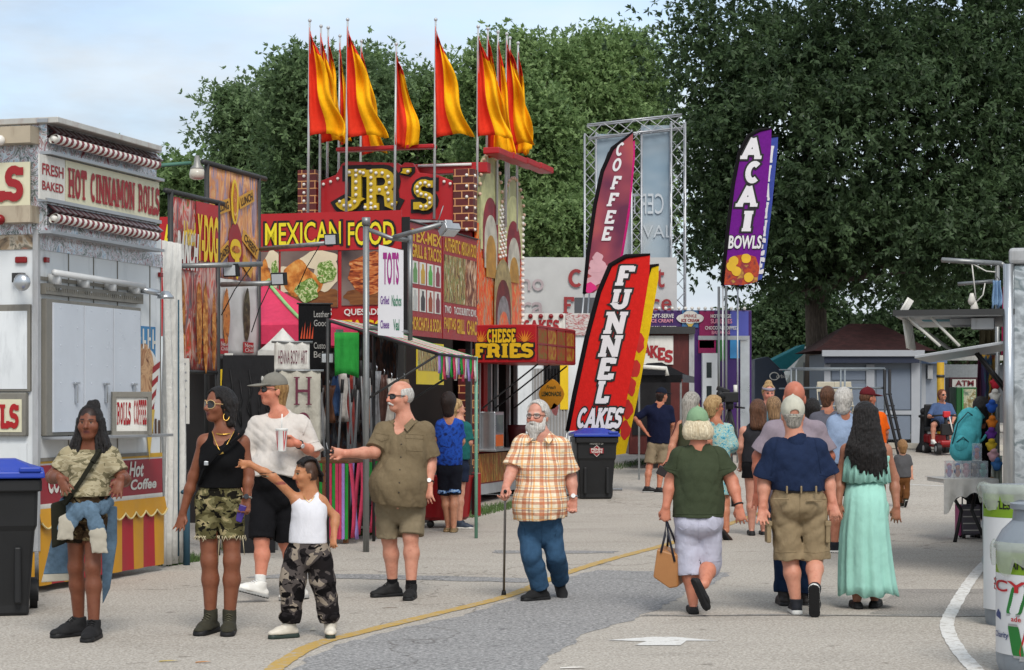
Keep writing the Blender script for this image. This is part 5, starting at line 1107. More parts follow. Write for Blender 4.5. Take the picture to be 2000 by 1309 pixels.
def tree(name,label,base,H_,lobes,trunk_r,ntips,leaf,per,mat,seed,clear=.25,group='trees behind the fairground',up=.35,wid=.45,spray=.5,shell=.55,clump=14):
 """lobes: (dx, dy, z, rx, ry, rz) ellipsoids; twig tips spread through them, each carrying a spray of leaves"""
 rs = np.random.RandomState(seed); root = thing(name,label,'tree',base,0,group)
 T = []; w = np.array([l[3]*l[5] for l in lobes]); w = w/w.sum()
 cnt = (w*ntips).astype(int)
 for l,c in zip(lobes,cnt):
  d = rs.normal(size=(c,3)); d/=np.linalg.norm(d,axis=1)[:,None]; r = shell+(1-shell)*rs.rand(c)**.6
  r*=1+.12*np.sin(d[:,0]*7+l[0])*np.sin(d[:,2]*6+l[1])+.06*rs.randn(c)
  T.append(d*r[:,None]*np.array(l[3:6])+np.array(l[:3]))
 T = np.concatenate(T); T = T[T[:,2]>clear*H_*(.75+.4*rs.rand(len(T)))]
 # bunch the tips into twig clusters so light and dark clumps and gaps form
 k = max(30,len(T)//clump); cen = T[rs.choice(len(T),k,replace=False)]
 idx = rs.randint(0,k,len(T)); T = np.where(rs.rand(len(T))[:,None]<.8,cen[idx]+rs.normal(size=T.shape)*np.array([spray,spray,spray*.45]),T)
 tone = rs.rand(k)[idx]
 n = len(T)*per; c = np.repeat(T,per,0); tn = np.repeat(tone,per)*.55+.45*rs.rand(n)
 mid = np.array([0,0,H_*.55]); out = c-mid; out/=np.linalg.norm(out,axis=1)[:,None]+1e-6
 d = rs.normal(size=(n,3))*.8+out*.7; d[:,2]+=-.15; d/=np.linalg.norm(d,axis=1)[:,None]
 nm = rs.normal(size=(n,3))*.55+out*.5; nm[:,2]+=up*2; sd_ = np.cross(d,nm); sd_/=np.linalg.norm(sd_,axis=1)[:,None]+1e-6
 L = leaf*(.7+.6*rs.rand(n))[:,None]; nrm = np.cross(sd_,d)
 a = c; b = c+d*L*.5+sd_*L*wid*.5+nrm*L*.06; e = c+d*L-nrm*L*.1; f = c+d*L*.5-sd_*L*wid*.5+nrm*L*.06
 V = np.stack([a,b,e,f],1).reshape(-1,3)
 me = bpy.data.meshes.new('crown'); me.vertices.add(4*n); me.loops.add(4*n); me.polygons.add(n)
 me.vertices.foreach_set('co',V.astype(np.float32).ravel()); me.loops.foreach_set('vertex_index',np.arange(4*n,dtype=np.int32)); me.polygons.foreach_set('loop_start',np.arange(0,4*n,4,dtype=np.int32))
 at = me.attributes.new('Tone','FLOAT','POINT'); at.data.foreach_set('value',np.repeat(tn,4).astype(np.float32)); me.materials.append(mat); me.update(calc_edges=True)
 o = bpy.data.objects.new('crown',me); COL.objects.link(o); o.parent = root
 mb = MB(); fork = H_*max(.22,clear*.9); mb.tube([(0,0,-.2),(0,0,.3),(.05,0,fork*.6),(0,.05,fork)],[trunk_r*1.35,trunk_r*1.08,trunk_r*.9,trunk_r*.82],12); mb.build('trunk',BARK,root,True)
 mb = MB(); sel = cen[rs.choice(k,min(k,26),replace=False)]
 for t in sel:
  t = Vector(t); m_ = Vector((t.x*.35,t.y*.35,fork+(t.z-fork)*.5)); q = Vector((0,0,fork-.3+.3*rs.rand()))
  mb.tube([q,m_,t],[trunk_r*.42,trunk_r*.22,trunk_r*.05],6,False)
 mb.build('limb',BARK,root,True); return root
OAKL = leafmat('oak_leaf',(.025,.048,.022),(.10,.16,.07)); MAPL = leafmat('maple_leaf',(.085,.14,.055),(.24,.36,.14)); PALL = leafmat('pale_leaf',(.10,.175,.062),(.30,.42,.17)); FARL = leafmat('far_leaf',(.08,.13,.06),(.21,.31,.14))
def woods():
 def at(px,Y): return(P(px,0,Y).x,Y,gz(Y))
 def lob(px,py,rx,rz,Y,x0,dy=0): q = 1 if Y<60 else .86; c = P(px,py+(30 if q<1 else 0),Y); s_ = Y/F*q; return(c.x-x0,dy,c.z-gz(Y),rx*s_,rx*s_*.9,rz*s_)
 # the big dark oak on the right
 Y = 52; x0 = P(1592,0,Y).x
 tree('oak_tree','huge dark green oak with thick trunk filling the upper right',(x0,Y,gz(Y)),17,[lob(1690,330,390,300,Y,x0),lob(1530,300,180,250,Y,x0,-1),lob(1900,300,200,260,Y,x0,-1),lob(1650,60,340,200,Y,x0),lob(1530,480,160,110,Y,x0,-1),lob(1720,500,230,110,Y,x0,-2.5),lob(1920,470,170,120,Y,x0,-2),lob(1430,110,140,150,Y,x0),lob(1680,300,320,280,Y,x0,-1.5),lob(1430,400,75,150,Y,x0,.5),lob(1900,80,180,180,Y,x0)],.33,26000,.172,8,OAKL,3,.27,None,.45,.42,.55,.62,34)
 Y = 78
 for i,(lab,x,lobes,mt,n) in enumerate([('tall dark tree behind the hot dog banners, leftmost of the tree line',480,[(490,260,65,90),(455,340,45,60),(540,330,70,100),(470,185,28,40),(535,205,34,45),(540,420,110,80)],FARL,4200),('tree with ragged top behind the left row of red and yellow flags',600,[(600,200,70,130),(575,130,35,50),(640,110,40,50),(680,200,90,130),(600,340,90,100)],FARL,4200),('broad tree rising behind the apostrophe of the JR\'s board',780,[(720,130,55,55),(780,220,90,110),(740,300,110,110),(840,190,70,90),(900,250,80,110),(830,340,110,90)],MAPL,5000),('bright green tree with airy top behind the right row of flags',1010,[(960,150,70,90),(1010,90,55,65),(1080,130,80,100),(1040,260,110,130),(960,300,80,110),(1080,400,100,120)],PALL,5600),('tall leafy tree behind the truss tower',1200,[(1150,110,65,75),(1220,90,70,70),(1250,170,70,110),(1170,220,90,120),(1210,350,110,140),(1110,300,60,90)],PALL,5600),('low bright tree between JR\'s stand and the truss tower',1090,[(1090,420,90,70),(1060,360,60,60),(1140,460,70,60)],PALL,2200),('low dark tree showing right of the cinnamon roll trailer',365,[(362,330,28,45),(338,400,38,60),(400,380,50,80)],MAPL,1500)]):
  yy = Y+(i%3)*5-(12 if 'low' in lab else 0); x0 = P(x,0,yy).x; top = min(l[1]-l[3] for l in lobes)
  tree('leafy_tree',lab,(x0,yy,gz(yy)),P(0,top,yy).z,[lob(a,b,c,d,yy,x0,(j%3-1)*1.5) for j,(a,b,c,d) in enumerate(lobes)],.28,int(n*2.6),.205,6,mt,20+i,.18,'trees behind the fairground',.35,.5,.6,.5)
 for i,(lab,x,lobes) in enumerate([('small rounded treetop above the middle of the cinnamon trailer',190,[(175,262,28,28),(200,270,34,32),(190,320,60,50)]),('small treetop right of the rounded one above the trailer',232,[(232,285,14,18),(228,320,30,30)]),('distant treetop at the far left edge above the trailer',20,[(38,250,10,12),(70,262,10,14),(8,250,8,12),(40,320,80,60)])]):
  yy = 110+6*i; x0 = P(x,0,yy).x
  tree('distant_tree',lab,(x0,yy,gz(yy)),P(0,min(l[1]-l[3] for l in lobes),yy).z,[lob(a,b,c,d,yy,x0) for a,b,c,d in lobes],.25,2600,.28,5,FARL,50+i,.2,'distant treetops above the trailer',.35,.5,.45,.3)
  # tree mass closing the view behind building and tents on the right
 for i,(lab,x,lobes) in enumerate([('dark tree behind the grey building, right of the oak trunk',1860,[(1830,600,160,110),(1950,600,140,120),(1700,640,120,70)]),('dark shrubby tree behind the navy tent',1500,[(1480,640,110,70),(1560,600,110,90)])]):
  yy = 76; x0 = P(x,0,yy).x
  tree('leafy_tree',lab,(x0,yy,gz(yy)),P(0,min(l[1]-l[3] for l in lobes),yy).z,[lob(a,b,c,d,yy,x0) for a,b,c,d in lobes],.25,6500,.2,6,OAKL,70+i,.02,'trees behind the fairground',.35,.5,.5,.3)
woods()
# ------------------------------------------------------------------ stalls and trailers
ST = (.275,.9614)  # direction of the street
def street(px,Y): a = P(px,0,Y); return Fr(a,(a.x+ST[0],a.y+ST[1]))
def endfr(fr,L):
 """the end wall facing the camera, L wide, whose right corner is the facade's near corner"""
 y = -fr.n; q = fr.A+y*L; return Fr(q,fr.A)
def endput(o,L): o.location = (0,L,0); o.rotation_euler = (0,0,-math.pi/2); return o
ALU = M('brushed_aluminium','#a8aaac',.4,metal=.8,vary=.15); PIPE = M('galvanised_pipe','#8a8c8c',.45,metal=.7,dirt='#4a4a48'); DKPIPE = M('dark_pipe','#3a3a3a',.5,metal=.4)
WPANEL = M('white_panel','#d0d4d6',.4,vary=.08,vscale=1.2,dirt='#8e9296'); GREYTRIM = M('grey_trim','#77746c',.5,dirt='#3a3834'); CREAM = M('cream_sign','#cbc7ac',.5,vary=.05)
RED = M('sign_red','#a3161c',.45,vary=.08); SRED = M('letter_red','#8e1a20',.5,vary=.08); YEL = M('sign_yellow','#d8b41a',.45,vary=.06); OFFW = M('off_white','#cfcdc6',.6,vary=.06,dirt='#9a968c'); INK = M('ink_black','#0e0d0d',.6); DARK = M('dark_interior','#121114',.9)
LGREY = M('light_grey','#9c9ea0',.6,dirt='#6a6866'); TARP = cloth('white_tarp','#d4d2cc',bump=.6,vary=.08); MAROON = M('maroon_panel','#4a1512',.5,vary=.2,dirt='#7a3a30')
BULB = M('white_bulb','#d8d4cc',.25,vary=0); RBULB = M('red_bulb','#7a0c10',.2,vary=0); FLGL = M('flood_glass','#c8ccd0',.1,metal=.3,vary=0)
CHROME = NM('chrome_mural',[(.26,(.03,.05,.09)),(.36,(.3,.4,.5)),(.44,(.62,.68,.72)),(.475,(.24,.06,.06)),(.5,(.6,.64,.68)),(.56,(.05,.07,.05)),(.6,(.5,.52,.56)),(.7,(.2,.05,.06))],4.5,4,.2,1.6,(2.2,2.2,1.6),metal=.25,spec=.6)  # mirrored trim: its reflections are painted in as ramp colours
GOLDM = NM('gilded_mural',[(.3,(.08,.06,.05)),(.42,(.36,.26,.16)),(.5,(.55,.48,.38)),(.56,(.12,.12,.09)),(.63,(.42,.2,.14)),(.72,(.6,.56,.5))],4.5,4,.35,1.5)
def tri_light(mb,glass,p,d,s=.1):
 """small floodlight head at p looking along d"""
 q = Vector(d).to_track_quat('Z','Y').to_matrix(); p = Vector(p); mb.box(p,(s*1.25,s,s*.5),q); mb.box(p-q@Vector((0,0,s*.45)),(s*.6,s*.5,s*.5),q); glass.box(p+q@Vector((0,0,s*.27)),(s*1.0,s*.78,s*.05),q)
def local(root,p): return root.matrix_world.inverted()@Vector(p)
def setw(root):
 root.matrix_world = Matrix.Translation(root.location)@Matrix.Rotation(root.rotation_euler.z,4,'Z')
 return root
def stand(name,label,cat,fr,group=None):
 return setw(thing(name,label,cat,(fr.A.x,fr.A.y,gz(fr.A.y)),fr.rz,group))
def cinnamon():
 fr = street(70,16.3); t = stand('food_trailer','white food trailer with HOT CINNAMON ROLLS sign and striped red-yellow skirt','food trailer',fr)
 L = fr.px(316,800)[0]; Dp = 2.4; ef = endfr(fr,Dp); zf = lambda y: fr.px(315,y)[1]
 zt,zb = zf(500),zf(1112)+.02
 mb = MB(); mb.box((L/2,Dp/2,(zt+.32)/2+.16),(L,Dp,zt-.32)); mb.build('body',WPANEL,t,bevel=.01)
 mb = MB()
 for x in(.02,.55,1.0,1.45,2.1,L-.03): mb.box((x,-.002,(zf(500)+zf(885))/2),(.012,.008,zf(500)-zf(885)))
 for z in(zf(572),zf(885)): mb.box((L*.45,-.006,z),(L*.86,.014,.03))
 mb.build('seam',GREYTRIM,t)
 # corner post and end wall
 mb = MB(); mb.box((-.01,-.012,zt/2+.2),(.05,.05,zt-.3)); mb.build('corner_post',LGREY,t,bevel=.006)
 # mirrored chrome mural band under the ridges, reflections put into its colour
 mb = MB(); panel(mb,0,zf(523),L,zf(498),.012,.02); mb.build('mural_band',CHROME,t)
 mb = MB(); panel(mb,0,zf(523),Dp,zf(498),.012,.02); endput(mb.build('mural_band',GOLDM,t),Dp)
 # sign box with ridges
 a0,a1 = zf(498),zf(308); L2 = fr.px(313,400,.15)[0]; L3 = fr.px(311,400,.24)[0]; mb = MB(); mb.box((L2/2-.02,Dp/2-.06,(a0+a1)/2),(L2+.02,Dp+.12,a1-a0)); mb.build('sign_box',CHROME,t,bevel=.008)
 mb = MB(); mb.box((L3/2-.02,Dp/2-.1,a1+.015),(L3+.12,Dp+.3,.05)); mb.build('roof_edge',M('pale_metal','#b8b6b0',.4,metal=.3,dirt='#8a5a4a'),t,bevel=.006)
 w = .13
 for zc,zz in((zf(338),zf(323)),(zf(473),zf(458))):
  mb = MB(); n = 42; x0,x1 = -.1,L3
  mb.tube([(x0,-w-.09,zc),(x1,-w-.09,zc)],.024,8)
  for i in range(n):
   x = x0+(x1-x0)*i/n; s_ = (x1-x0)/n; mb.k = i%2; q = [(x+(.02 if q_<0 else 0),0,0) for q_ in(1,)]
   for k in range(9):
    a0_,a1_ = [math.pi*2*kk/9 for kk in(k,k+1)]; of = lambda a: x+.025*math.cos(a)
    mb.add([(of(a0_),-w-.09+.042*math.sin(a0_),zc+.042*math.cos(a0_)),(of(a0_)+s_,-w-.09+.042*math.sin(a0_),zc+.042*math.cos(a0_)),(of(a1_)+s_,-w-.09+.042*math.sin(a1_),zc+.042*math.cos(a1_)),(of(a1_),-w-.09+.042*math.sin(a1_),zc+.042*math.cos(a1_))],[(0,1,2,3)])
  mb.build('candy_roll',[OFFW,M('candy_red','#6e0f16',.35)],t,True)
  mb = MB()
  for i in range(40):
   x = -.06+(L2+.02)*i/40; s_ = (L2+.02)/40; mb.k = i%2
   mb.add([(x,-w,zz+.055),(x+s_,-w,zz+.055),(x+s_+.03,-w-.06,zz),(x+.03,-w-.06,zz),(x+s_,-w,zz-.05),(x,-w,zz-.05)],[(0,3,2,1),(3,5,4,2)])
  mb.build('zigzag_trim',[M('dark_red_trim','#3c0c12',.4),M('silver_trim','#8a8688',.3,metal=.6)],t)
  mb = MB(); mb.box((L2/2-.04,-w-.01,zc-.11),(L2+.1,.1,.025)); mb.box((L2/2-.04,-w+.02,zz+.085),(L2+.1,.1,.03)); mb.build('ridge_lip',ALU,t)
  mb = MB(); wb = MB(); mbb = MB()
  mbb.box((Dp/2,-.09,(zc+zz)/2),(Dp+.1,.18,.14))
  for i,x in enumerate((Dp-.35,Dp-.22,Dp-.62,Dp-.52,Dp-1.0,Dp-.88)): (mb if(i+(zc<zf(400)))%2 else wb).ball((x,-.2,zc-.01),.045,10)
  for m_,mt,nm in((mbb,M('ridge_cream','#a89c88',.4,dirt='#5a4030'),'end_ridge'),(mb,BULB,'lamp_bulb'),(wb,RBULB,'lamp_bulb')): endput(m_.build(nm,mt,t,True if m_ is not mbb else False),Dp)
  # sign faces
 w2 = .14; zsb,zst = zf(441),zf(365); x1 = fr.px(127,400,w2)[0]; x0 = fr.px(77,400,w2)[0]; x3 = fr.px(311,400,w2)[0]
 mb = MB(); panel(mb,x0,zsb,x1,zst,w2); mb.build('sign_panel',OFFW,t); mb = MB(); panel(mb,x1+.01,zsb,x3,zst,w2); sp = mb.build('sign_panel',CREAM,t)
 mb = MB(); zm = (zsb+zst)/2; sans_text(mb,'FRESH',x0+.04,zm+.02,x1-.03,zst-.07,w2+.004,.02); sans_text(mb,'BAKED',x0+.04,zsb+.08,x1-.03,zm-.03,w2+.004,.02)
 ww = x3-x1
 for tx,a_,b_ in(('HOT',.02,.2),('CINNAMON',.24,.7),('ROLLS',.75,.985)): slab_text(mb,tx,x1+.01+ww*a_,zsb+.06,x1+.01+ww*b_,zst-.06,w2+.006,.22,.2,.1)
 mb.build('lettering',SRED,t)
 e = lambda x,y,w_=.08: ef.px(x,y,w_)
 mb = MB(); panel(mb,Dp-1.9,e(0,400)[1]-.02,Dp-.01,e(0,318)[1],.08); endput(mb.build('sign_panel',CREAM,t),Dp)
 mb = MB(); sx = e(5,360)[0]; sx1 = e(43,360)[0]; zz0,zz1 = e(0,398)[1]+.0,e(0,322)[1]; q = sx1-sx
 slab_text(mb,'ROLLS',sx1-q*5.2+.02,zz0+.02,sx1+.02,zz1-.02,.09,.24,.18,.12); endput(mb.build('lettering',SRED,t),Dp)
 # shutters, frame, hinge strip
 x0,x1 = fr.px(80,700)[0],fr.px(266,700)[0]; z0,z1 = zf(838),zf(613); mb = MB(); panel(mb,x0,z0-.03,x1,z1+.03,.05,.05); mb.build('shutter_frame',GREYTRIM,t,bevel=.006)
 for i in range(3):
  a_ = x0+.1+(x1-x0-.12)*i/3; b_ = x0+.1+(x1-x0-.12)*(i+1)/3-.02; mb = MB(); panel(mb,a_,z0,b_,z1,.066,.03)
  for k in range(8):
   for xx in(a_+.22*(b_-a_),b_-.22*(b_-a_)): mb.ball((xx,-.067,z0+.1+k*.16),.006,6)
  sh = mb.build('shutter',M('shutter_white','#bcc2ca',.3,vary=.08,vscale=1.5),t,bevel=.004); mb = MB(); hx = b_-.3*(b_-a_); mb.box((hx,-.08,z0+.33),(.025,.025,.16)); mb.box((hx,-.085,z0+.42),(.09,.02,.02)); mb.build('latch',STEEL,sh,bevel=.003)
 mb = MB(); mb.box(((x0+x1)/2,-.03,zf(590)),(x1-x0+.05,.06,.09))
 for i in range(46): mb.box((x0+(x1-x0)*i/45,-.062,zf(590)),(.012,.01,.03))
 mb.build('hinge_strip',GREYTRIM,t)
 mb = MB(); z = zf(566); xa,xb = fr.px(85,566)[0],fr.px(262,566)[0]; mb.tube([(xa,-.1,z+.02),(xb,-.1,z)],.028,8);
 for f_ in(.05,.35,.65,.93): mb.box((xa+(xb-xa)*f_,-.06,z-.03),(.05,.1,.09))
 mb.build('lamp_tube',M('tube_white','#d0d2d2',.3),t,True)
 for x,y in((266,565),):
  mb = MB(); gl = MB(); X,Z_ = fr.px(x,y); mb.tube([(X,-.02,Z_),(X+.14,-.16,Z_-.03)],.03,8); mb.lathe((X+.2,-.2,Z_-.06),[(.03,.05),(.075,0),(.08,-.02)],12); mb.build('spot_lamp',STEEL,t,True)
 mb = MB(); X,Z_ = ef.px(40,543); mb.box((X,-.03,Z_),(.1,.05,.08)); mb.tube([(X,-.05,Z_),(X+.1,-.16,Z_-.02)],.025,8); endput(mb.build('lamp_arm',DKPIPE,t),Dp)
 mb = MB(); o = mb.ball((X+.13,-.2,Z_-.05),.075,14,(1,.7,1)); endput(mb.build('spot_lamp',STEEL,t,True),Dp)
 mb = MB(); X,Z_ = ef.px(43,508); mb.box((X,-.015,Z_),(.11,.03,.055)); endput(mb.build('marker_light',RBULB,t,bevel=.012),Dp)
 for x,y in((87,508),(310,537)): mb = MB(); X,Z_ = fr.px(x,y); mb.box((X,-.02,Z_),(.06,.03,.045)); mb.build('marker_light',RBULB,t,bevel=.006)
 # end wall: window frame and the lower ROLLS sign
 zz = lambda y: ef.px(30,y)[1]; mb = MB(); xr = ef.px(62,700)[0]; panel(mb,.2,zz(765),xr,zz(595),.03,.05); endput(mb.build('end_shutter',GREYTRIM,t,bevel=.006),Dp)
 mb = MB(); panel(mb,.25,zz(760),xr-.025,zz(608),.036,.03); endput(mb.build('end_panel',WPANEL,t),Dp)
 mb = MB(); xr = ef.px(56,800)[0]; panel(mb,.2,zz(852),xr,zz(767),.05,.06); endput(mb.build('sign_frame',GREYTRIM,t,bevel=.01),Dp)
 mb = MB(); panel(mb,.24,zz(844),xr-.035,zz(780),.055,.03); endput(mb.build('sign_panel',CREAM,t),Dp)
 mb = MB(); q0,q1 = ef.px(3,815,.06)[0],ef.px(37,815,.06)[0]; slab_text(mb,'ROLLS',q1-5.2*(q1-q0)/1.75,zz(836),q1,zz(790),.06,.24,.2,.14); endput(mb.build('lettering',M('bright_letter_red','#a01418',.5),t),Dp)
 mb = MB(); panel(mb,.2,zz(1110),Dp-.08,zz(866),.012,.02); endput(mb.build('lower_panel',WPANEL,t),Dp)
 # shelf and little ROLLS COFFEE sign
 z = zf(848); mb = MB(); mb.box(((x0+x1)/2+.05,-.17,z),(x1-x0+.1,.32,.025)); mb.build('shelf',ALU,t,bevel=.004)
 # murals low on the wall: yellow rule, red band, white rule
 for n_,ya,yb,mt,w_ in(('yellow_rule',884,892,M('rule_yellow','#b8902a',.5),.006),('red_band',895,962,M('band_red','#8c2430',.45,vary=.1),.006),('white_rule',962,974,OFFW,.009)):
  mb = MB(); panel(mb,0,zf(yb),L,zf(ya),w_,.01); mb.build(n_,mt,t)
 mb = MB(); a_ = fr.px(92,900)[0]; sans_text(mb,'COLD',a_,zf(945),a_+.35,zf(905),.012,.03); a_ = fr.px(250,900)[0]; sans_text(mb,'Hot',a_,zf(928),a_+.28,zf(898),.012,.03,.2); sans_text(mb,'Coffee',a_+.02,zf(952),a_+.55,zf(932),.012,.03,.2); mb.build('lettering',OFFW,t)
 # ice cream cone mural
 X = lambda x: fr.px(x,700)[0]; mb = MB(); panel(mb,X(265),zf(700),X(303),zf(640),.004,.006); mb.build('mural_patch',M('mural_blue','#3a7aa8',.5,vary=.15),t)
 mb = MB(); rs = random.Random(2)
 for i in range(4):
  q = X(267)+i*.1; mb.box((q+.02,-.008,zf(664)),(.022,.004,zf(645)-zf(683))); mb.box((q+.045,-.008,zf(664+6*(i%2))),(.05,.004,.03))
 mb.build('mural_letters',OFFW,t)
 def disc(cx,cz,rx,rz,w_,nm,mt,a0=0,a1=360,n=26):
  mb = MB(); mb.prism([(cx+rx*math.cos(R(a0+(a1-a0)*i/n)),-w_,cz+rz*math.sin(R(a0+(a1-a0)*i/n))) for i in range(n)],(0,.003,0)); return mb.build(nm,mt,t)
 disc(X(284),zf(722),.24,.2,.0055,'mural_oval',OFFW); disc(X(280),zf(728),.21,.27,.008,'mural_roll',NM('cinnamon_swirl',[(.3,'#5a2c14'),(.5,'#c09a74'),(.7,'#7a4424')],5,3,.5,2),20,380)
 mb = MB()
 for k in range(7):
  mb.k = k%2; a_ = X(296); z_ = zf(718)-k*.065; mb.add([(a_-.005*k,-.011,z_),(a_+.16-.02*k,-.011,z_+.06),(a_+.15-.02*k,-.011,z_-.005),(a_-.005*k,-.011,z_-.065)],[(0,1,2,3)])
 mb.build('mural_stripes',[SRED,OFFW],t)
 mb = MB(); mb.prism([(X(281),-.014,zf(800)),(X(300),-.014,zf(800)),(X(289),-.014,zf(898))],(0,.002,0)); mb.build('mural_cone',M('cone_yellow','#c8a84a',.5),t)
 mb = MB()
 for i in range(6): q = X(276)+i*.07; mb.box((q,-.01,zf(835)),(.03,.004,.17-.03*(i%2)))
 mb.build('mural_letters',M('mural_brown','#4a2c1c',.6),t)
 # striped vinyl skirt with scalloped valance, on side and end
 SK = [M('skirt_yellow','#c08a18',.5,vary=.1),M('skirt_red','#a01c28',.5,vary=.1)]
 def skirt(Lx,put):
  mb = MB(); n = int(Lx/.2); zt_,z0_ = zf(972),.06; nn = n*6
  for i in range(nn):
   xa,xb = Lx*i/nn,Lx*(i+1)/nn; f = lambda x: -.03-.012*math.sin(x*2*math.pi/.42); mb.k = (i//6)%2
   mb.add([(xa,f(xa),z0_),(xb,f(xb),z0_),(xb,-.022,zt_),(xa,-.022,zt_)],[(0,1,2,3)])
  o = mb.build('striped_skirt',SK,t,True)
  mb = MB(); k = int(Lx/.2)*6; top = [];
  for i in range(k+1):
   x = Lx*i/k; zz_ = zf(993)-.055*abs(math.sin(math.pi*x/(Lx/int(Lx/.2)))); top.append((x,-.05-.006*math.sin(x*9),zz_))
  for i in range(k): a_,b_ = top[i],top[i+1]; mb.add([a_,b_,(b_[0],-.03,zt_+.012),(a_[0],-.03,zt_+.012)],[(0,1,2,3)])
  o2 = mb.build('valance',SK[0],t,True)
  mb = MB(); mb.tube([(a[0],a[1]-.004,a[2]) for a in top],.009,5,False); o3 = mb.build('valance_fringe',M('fringe_cream','#d0c08a',.7),t,True)
  if put:
   for q in(o,o2,o3): endput(q,Lx)
 skirt(L,False); skirt(Dp,True)
 # the framed sign standing on the shelf
 xs = fr.px(253,808,.2)[0]; s = thing('counter_sign','small framed ROLLS COFFEE sign standing on the trailer shelf','sign',fr.A+fr.u*xs+fr.n*.22+Vector((0,0,z+.013)),R(34))
 ww,hh = .19,.36; mb = MB(); tl = Matrix.Rotation(R(-6),3,'X')
 for c,d in(((0,0,.012),(ww*2,.04,.04)),((0,0,hh),(ww*2,.04,.05)),((-ww+.02,0,hh/2),(.04,.038,hh-.03)),((ww-.02,0,hh/2),(.04,.038,hh-.03))): mb.box(c,d)
 mb.build('frame',GREYTRIM,s,bevel=.004); mb = MB(); panel(mb,-ww+.04,.03,ww-.04,hh-.025,.0,.01); mb.build('board',OFFW,s)
 mb = MB(); slab_text(mb,'ROLLS',-ww+.05,.09,-.01,hh-.07,.004,.2,.18,.1); slab_text(mb,'COFFEE',.02,.09,ww-.05,hh-.05,.004,.2,.18,.1); mb.build('lettering',SRED,s)
cinnamon()
def wheelie(name,label,px,py,rz,sc=1.0,penn=False):
 p = G(px,py); b = setw(thing(name,label,'trash bin',(p.x,p.y,gz(p.y)),rz)); S = sc
 BP = M('bin_black','#17181a',.55,vary=.15,bump=.08,bscale=200); BB = M('bin_blue','#1c3a9c',.45,vary=.1)
 w0,w1,d0,d1,h = .26*S,.325*S,.3*S,.4*S,1.0*S
 mb = MB(); lv = [(0,w0,d0),(.08,w0,d0),(.62*h,w0+(w1-w0)*.62,d0+(d1-d0)*.6),(.66*h,w0+(w1-w0)*.66+.014,d0+(d1-d0)*.64+.012),(h,w1,d1)]
 n = 4; vs = []; fs = []
 for z,w,d in lv: vs+=[(-w,-d,z),(w,-d,z),(w,d,z),(-w,d,z)]
 for i in range(len(lv)-1):
  for k in range(4): fs.append((i*4+k,i*4+(k+1)%4,i*4+4+(k+1)%4,i*4+4+k))
 fs+=[(3,2,1,0),tuple(range(16,20))]; mb.add(vs,fs)
 mb.build('bin_body',BP,b,bevel=.025)
 mb = MB()
 for q in(-.18,.18): mb.box((q*S,-d0-.045,.3*h),(.05,.06,.42))
 mb.box((0,-d1-.01,h-.05),(w1*2+.03,.04,.09)); mb.box((0,d1+.01,h-.05),(w1*2+.03,.04,.09)); mb.box((w1+.012,0,h-.05),(.03,d1*2,.09)); mb.box((-w1-.012,0,h-.05),(.03,d1*2,.09)); mb.build('rim',BP,b,bevel=.012)
 mb = MB(); vs = []
 for z,w,d in((h+.005,w1+.05,d1+.06),(h+.055,w1+.045,d1+.055),(h+.09,w1-.06,d1-.08),(h+.14,w1-.17,d1-.25)): vs+=[(-w,-d,z),(w,-d,z),(w,d,z),(-w,d,z)]
 fs = []
 for i in range(3):
  for k in range(4): fs.append((i*4+k,i*4+(k+1)%4,i*4+4+(k+1)%4,i*4+4+k))
 fs+=[(3,2,1,0),(12,13,14,15)]; mb.add(vs,fs); mb.box((w1-.06,-d1-.04,h+.07),(.16,.06,.04)); mb.build('lid',BB,b,bevel=.012)
 for sx in(-1,1):
  mb = MB(); mb.tube([(sx*(w0+.005),d0-.05,.12),(sx*(w0+.065),d0-.05,.12)],.12,20); wh = mb.build('wheel',BLK,b,'auto'); mb = MB(); mb.tube([(sx*(w0+.06),d0-.05,.12),(sx*(w0+.072),d0-.05,.12)],.07,14); mb.build('hub',M('hub_grey','#2a2b2e',.5),wh)
 if penn:
  wf = d0+(d1-d0)*.8+.02
  zc = .78*h; mb = MB(); sans_text(mb,'PROPERTY OF',-.11,zc+.1,.11,zc+.13,wf+.006,.02); mb.build('lettering',OFFW,b)
  mb = MB(); mb.prism([(0,-wf-.003,zc+.09),(.1,-wf-.003,zc),(0,-wf-.003,zc-.1),(-.1,-wf-.003,zc)],(0,.004,0)); mb.build('emblem_diamond',OFFW,b)
  mb = MB(); mb.prism([(0,-wf-.006,zc+.08),(.088,-wf-.006,zc),(0,-wf-.006,zc-.09),(-.088,-wf-.006,zc)],(0,.002,0)); mb.box((0,-wf-.008,zc),(.22,.004,.085)); mb.build('emblem',M('emblem_red','#8a1a22',.5),b)
  mb = MB(); sans_text(mb,'PENN',-.09,zc+.002,.09,zc+.038,wf+.012,.03); sans_text(mb,'WASTE',-.09,zc-.038,.09,zc-.006,wf+.012,.03); mb.build('lettering',OFFW,b)
 return b
wheelie('wheelie_bin','large black wheeled bin with blue lid at the left edge',-14,1196,R(14),1.03)
wheelie('wheelie_bin','black wheeled bin with blue lid below the FUNNEL CAKES flag',1160,978,R(4),1.0,True)
FOODP = NM('food_print',[(.3,'#2a1208'),(.42,'#8a4a1c'),(.5,'#c07a34'),(.58,'#a8561e'),(.68,'#d8a868')],9,5,.5,.8,(1.6,1,1))
CORND = NM('corndog_print',[(.3,'#5a2c0c'),(.5,'#a86424'),(.7,'#d09a54')],14,5,.5,.6)
LETT = NM('lettuce_print',[(.3,'#2a4a14'),(.5,'#6a8a3a'),(.62,'#c8d0a0'),(.72,'#8a3018')],26,4,.5,.8)
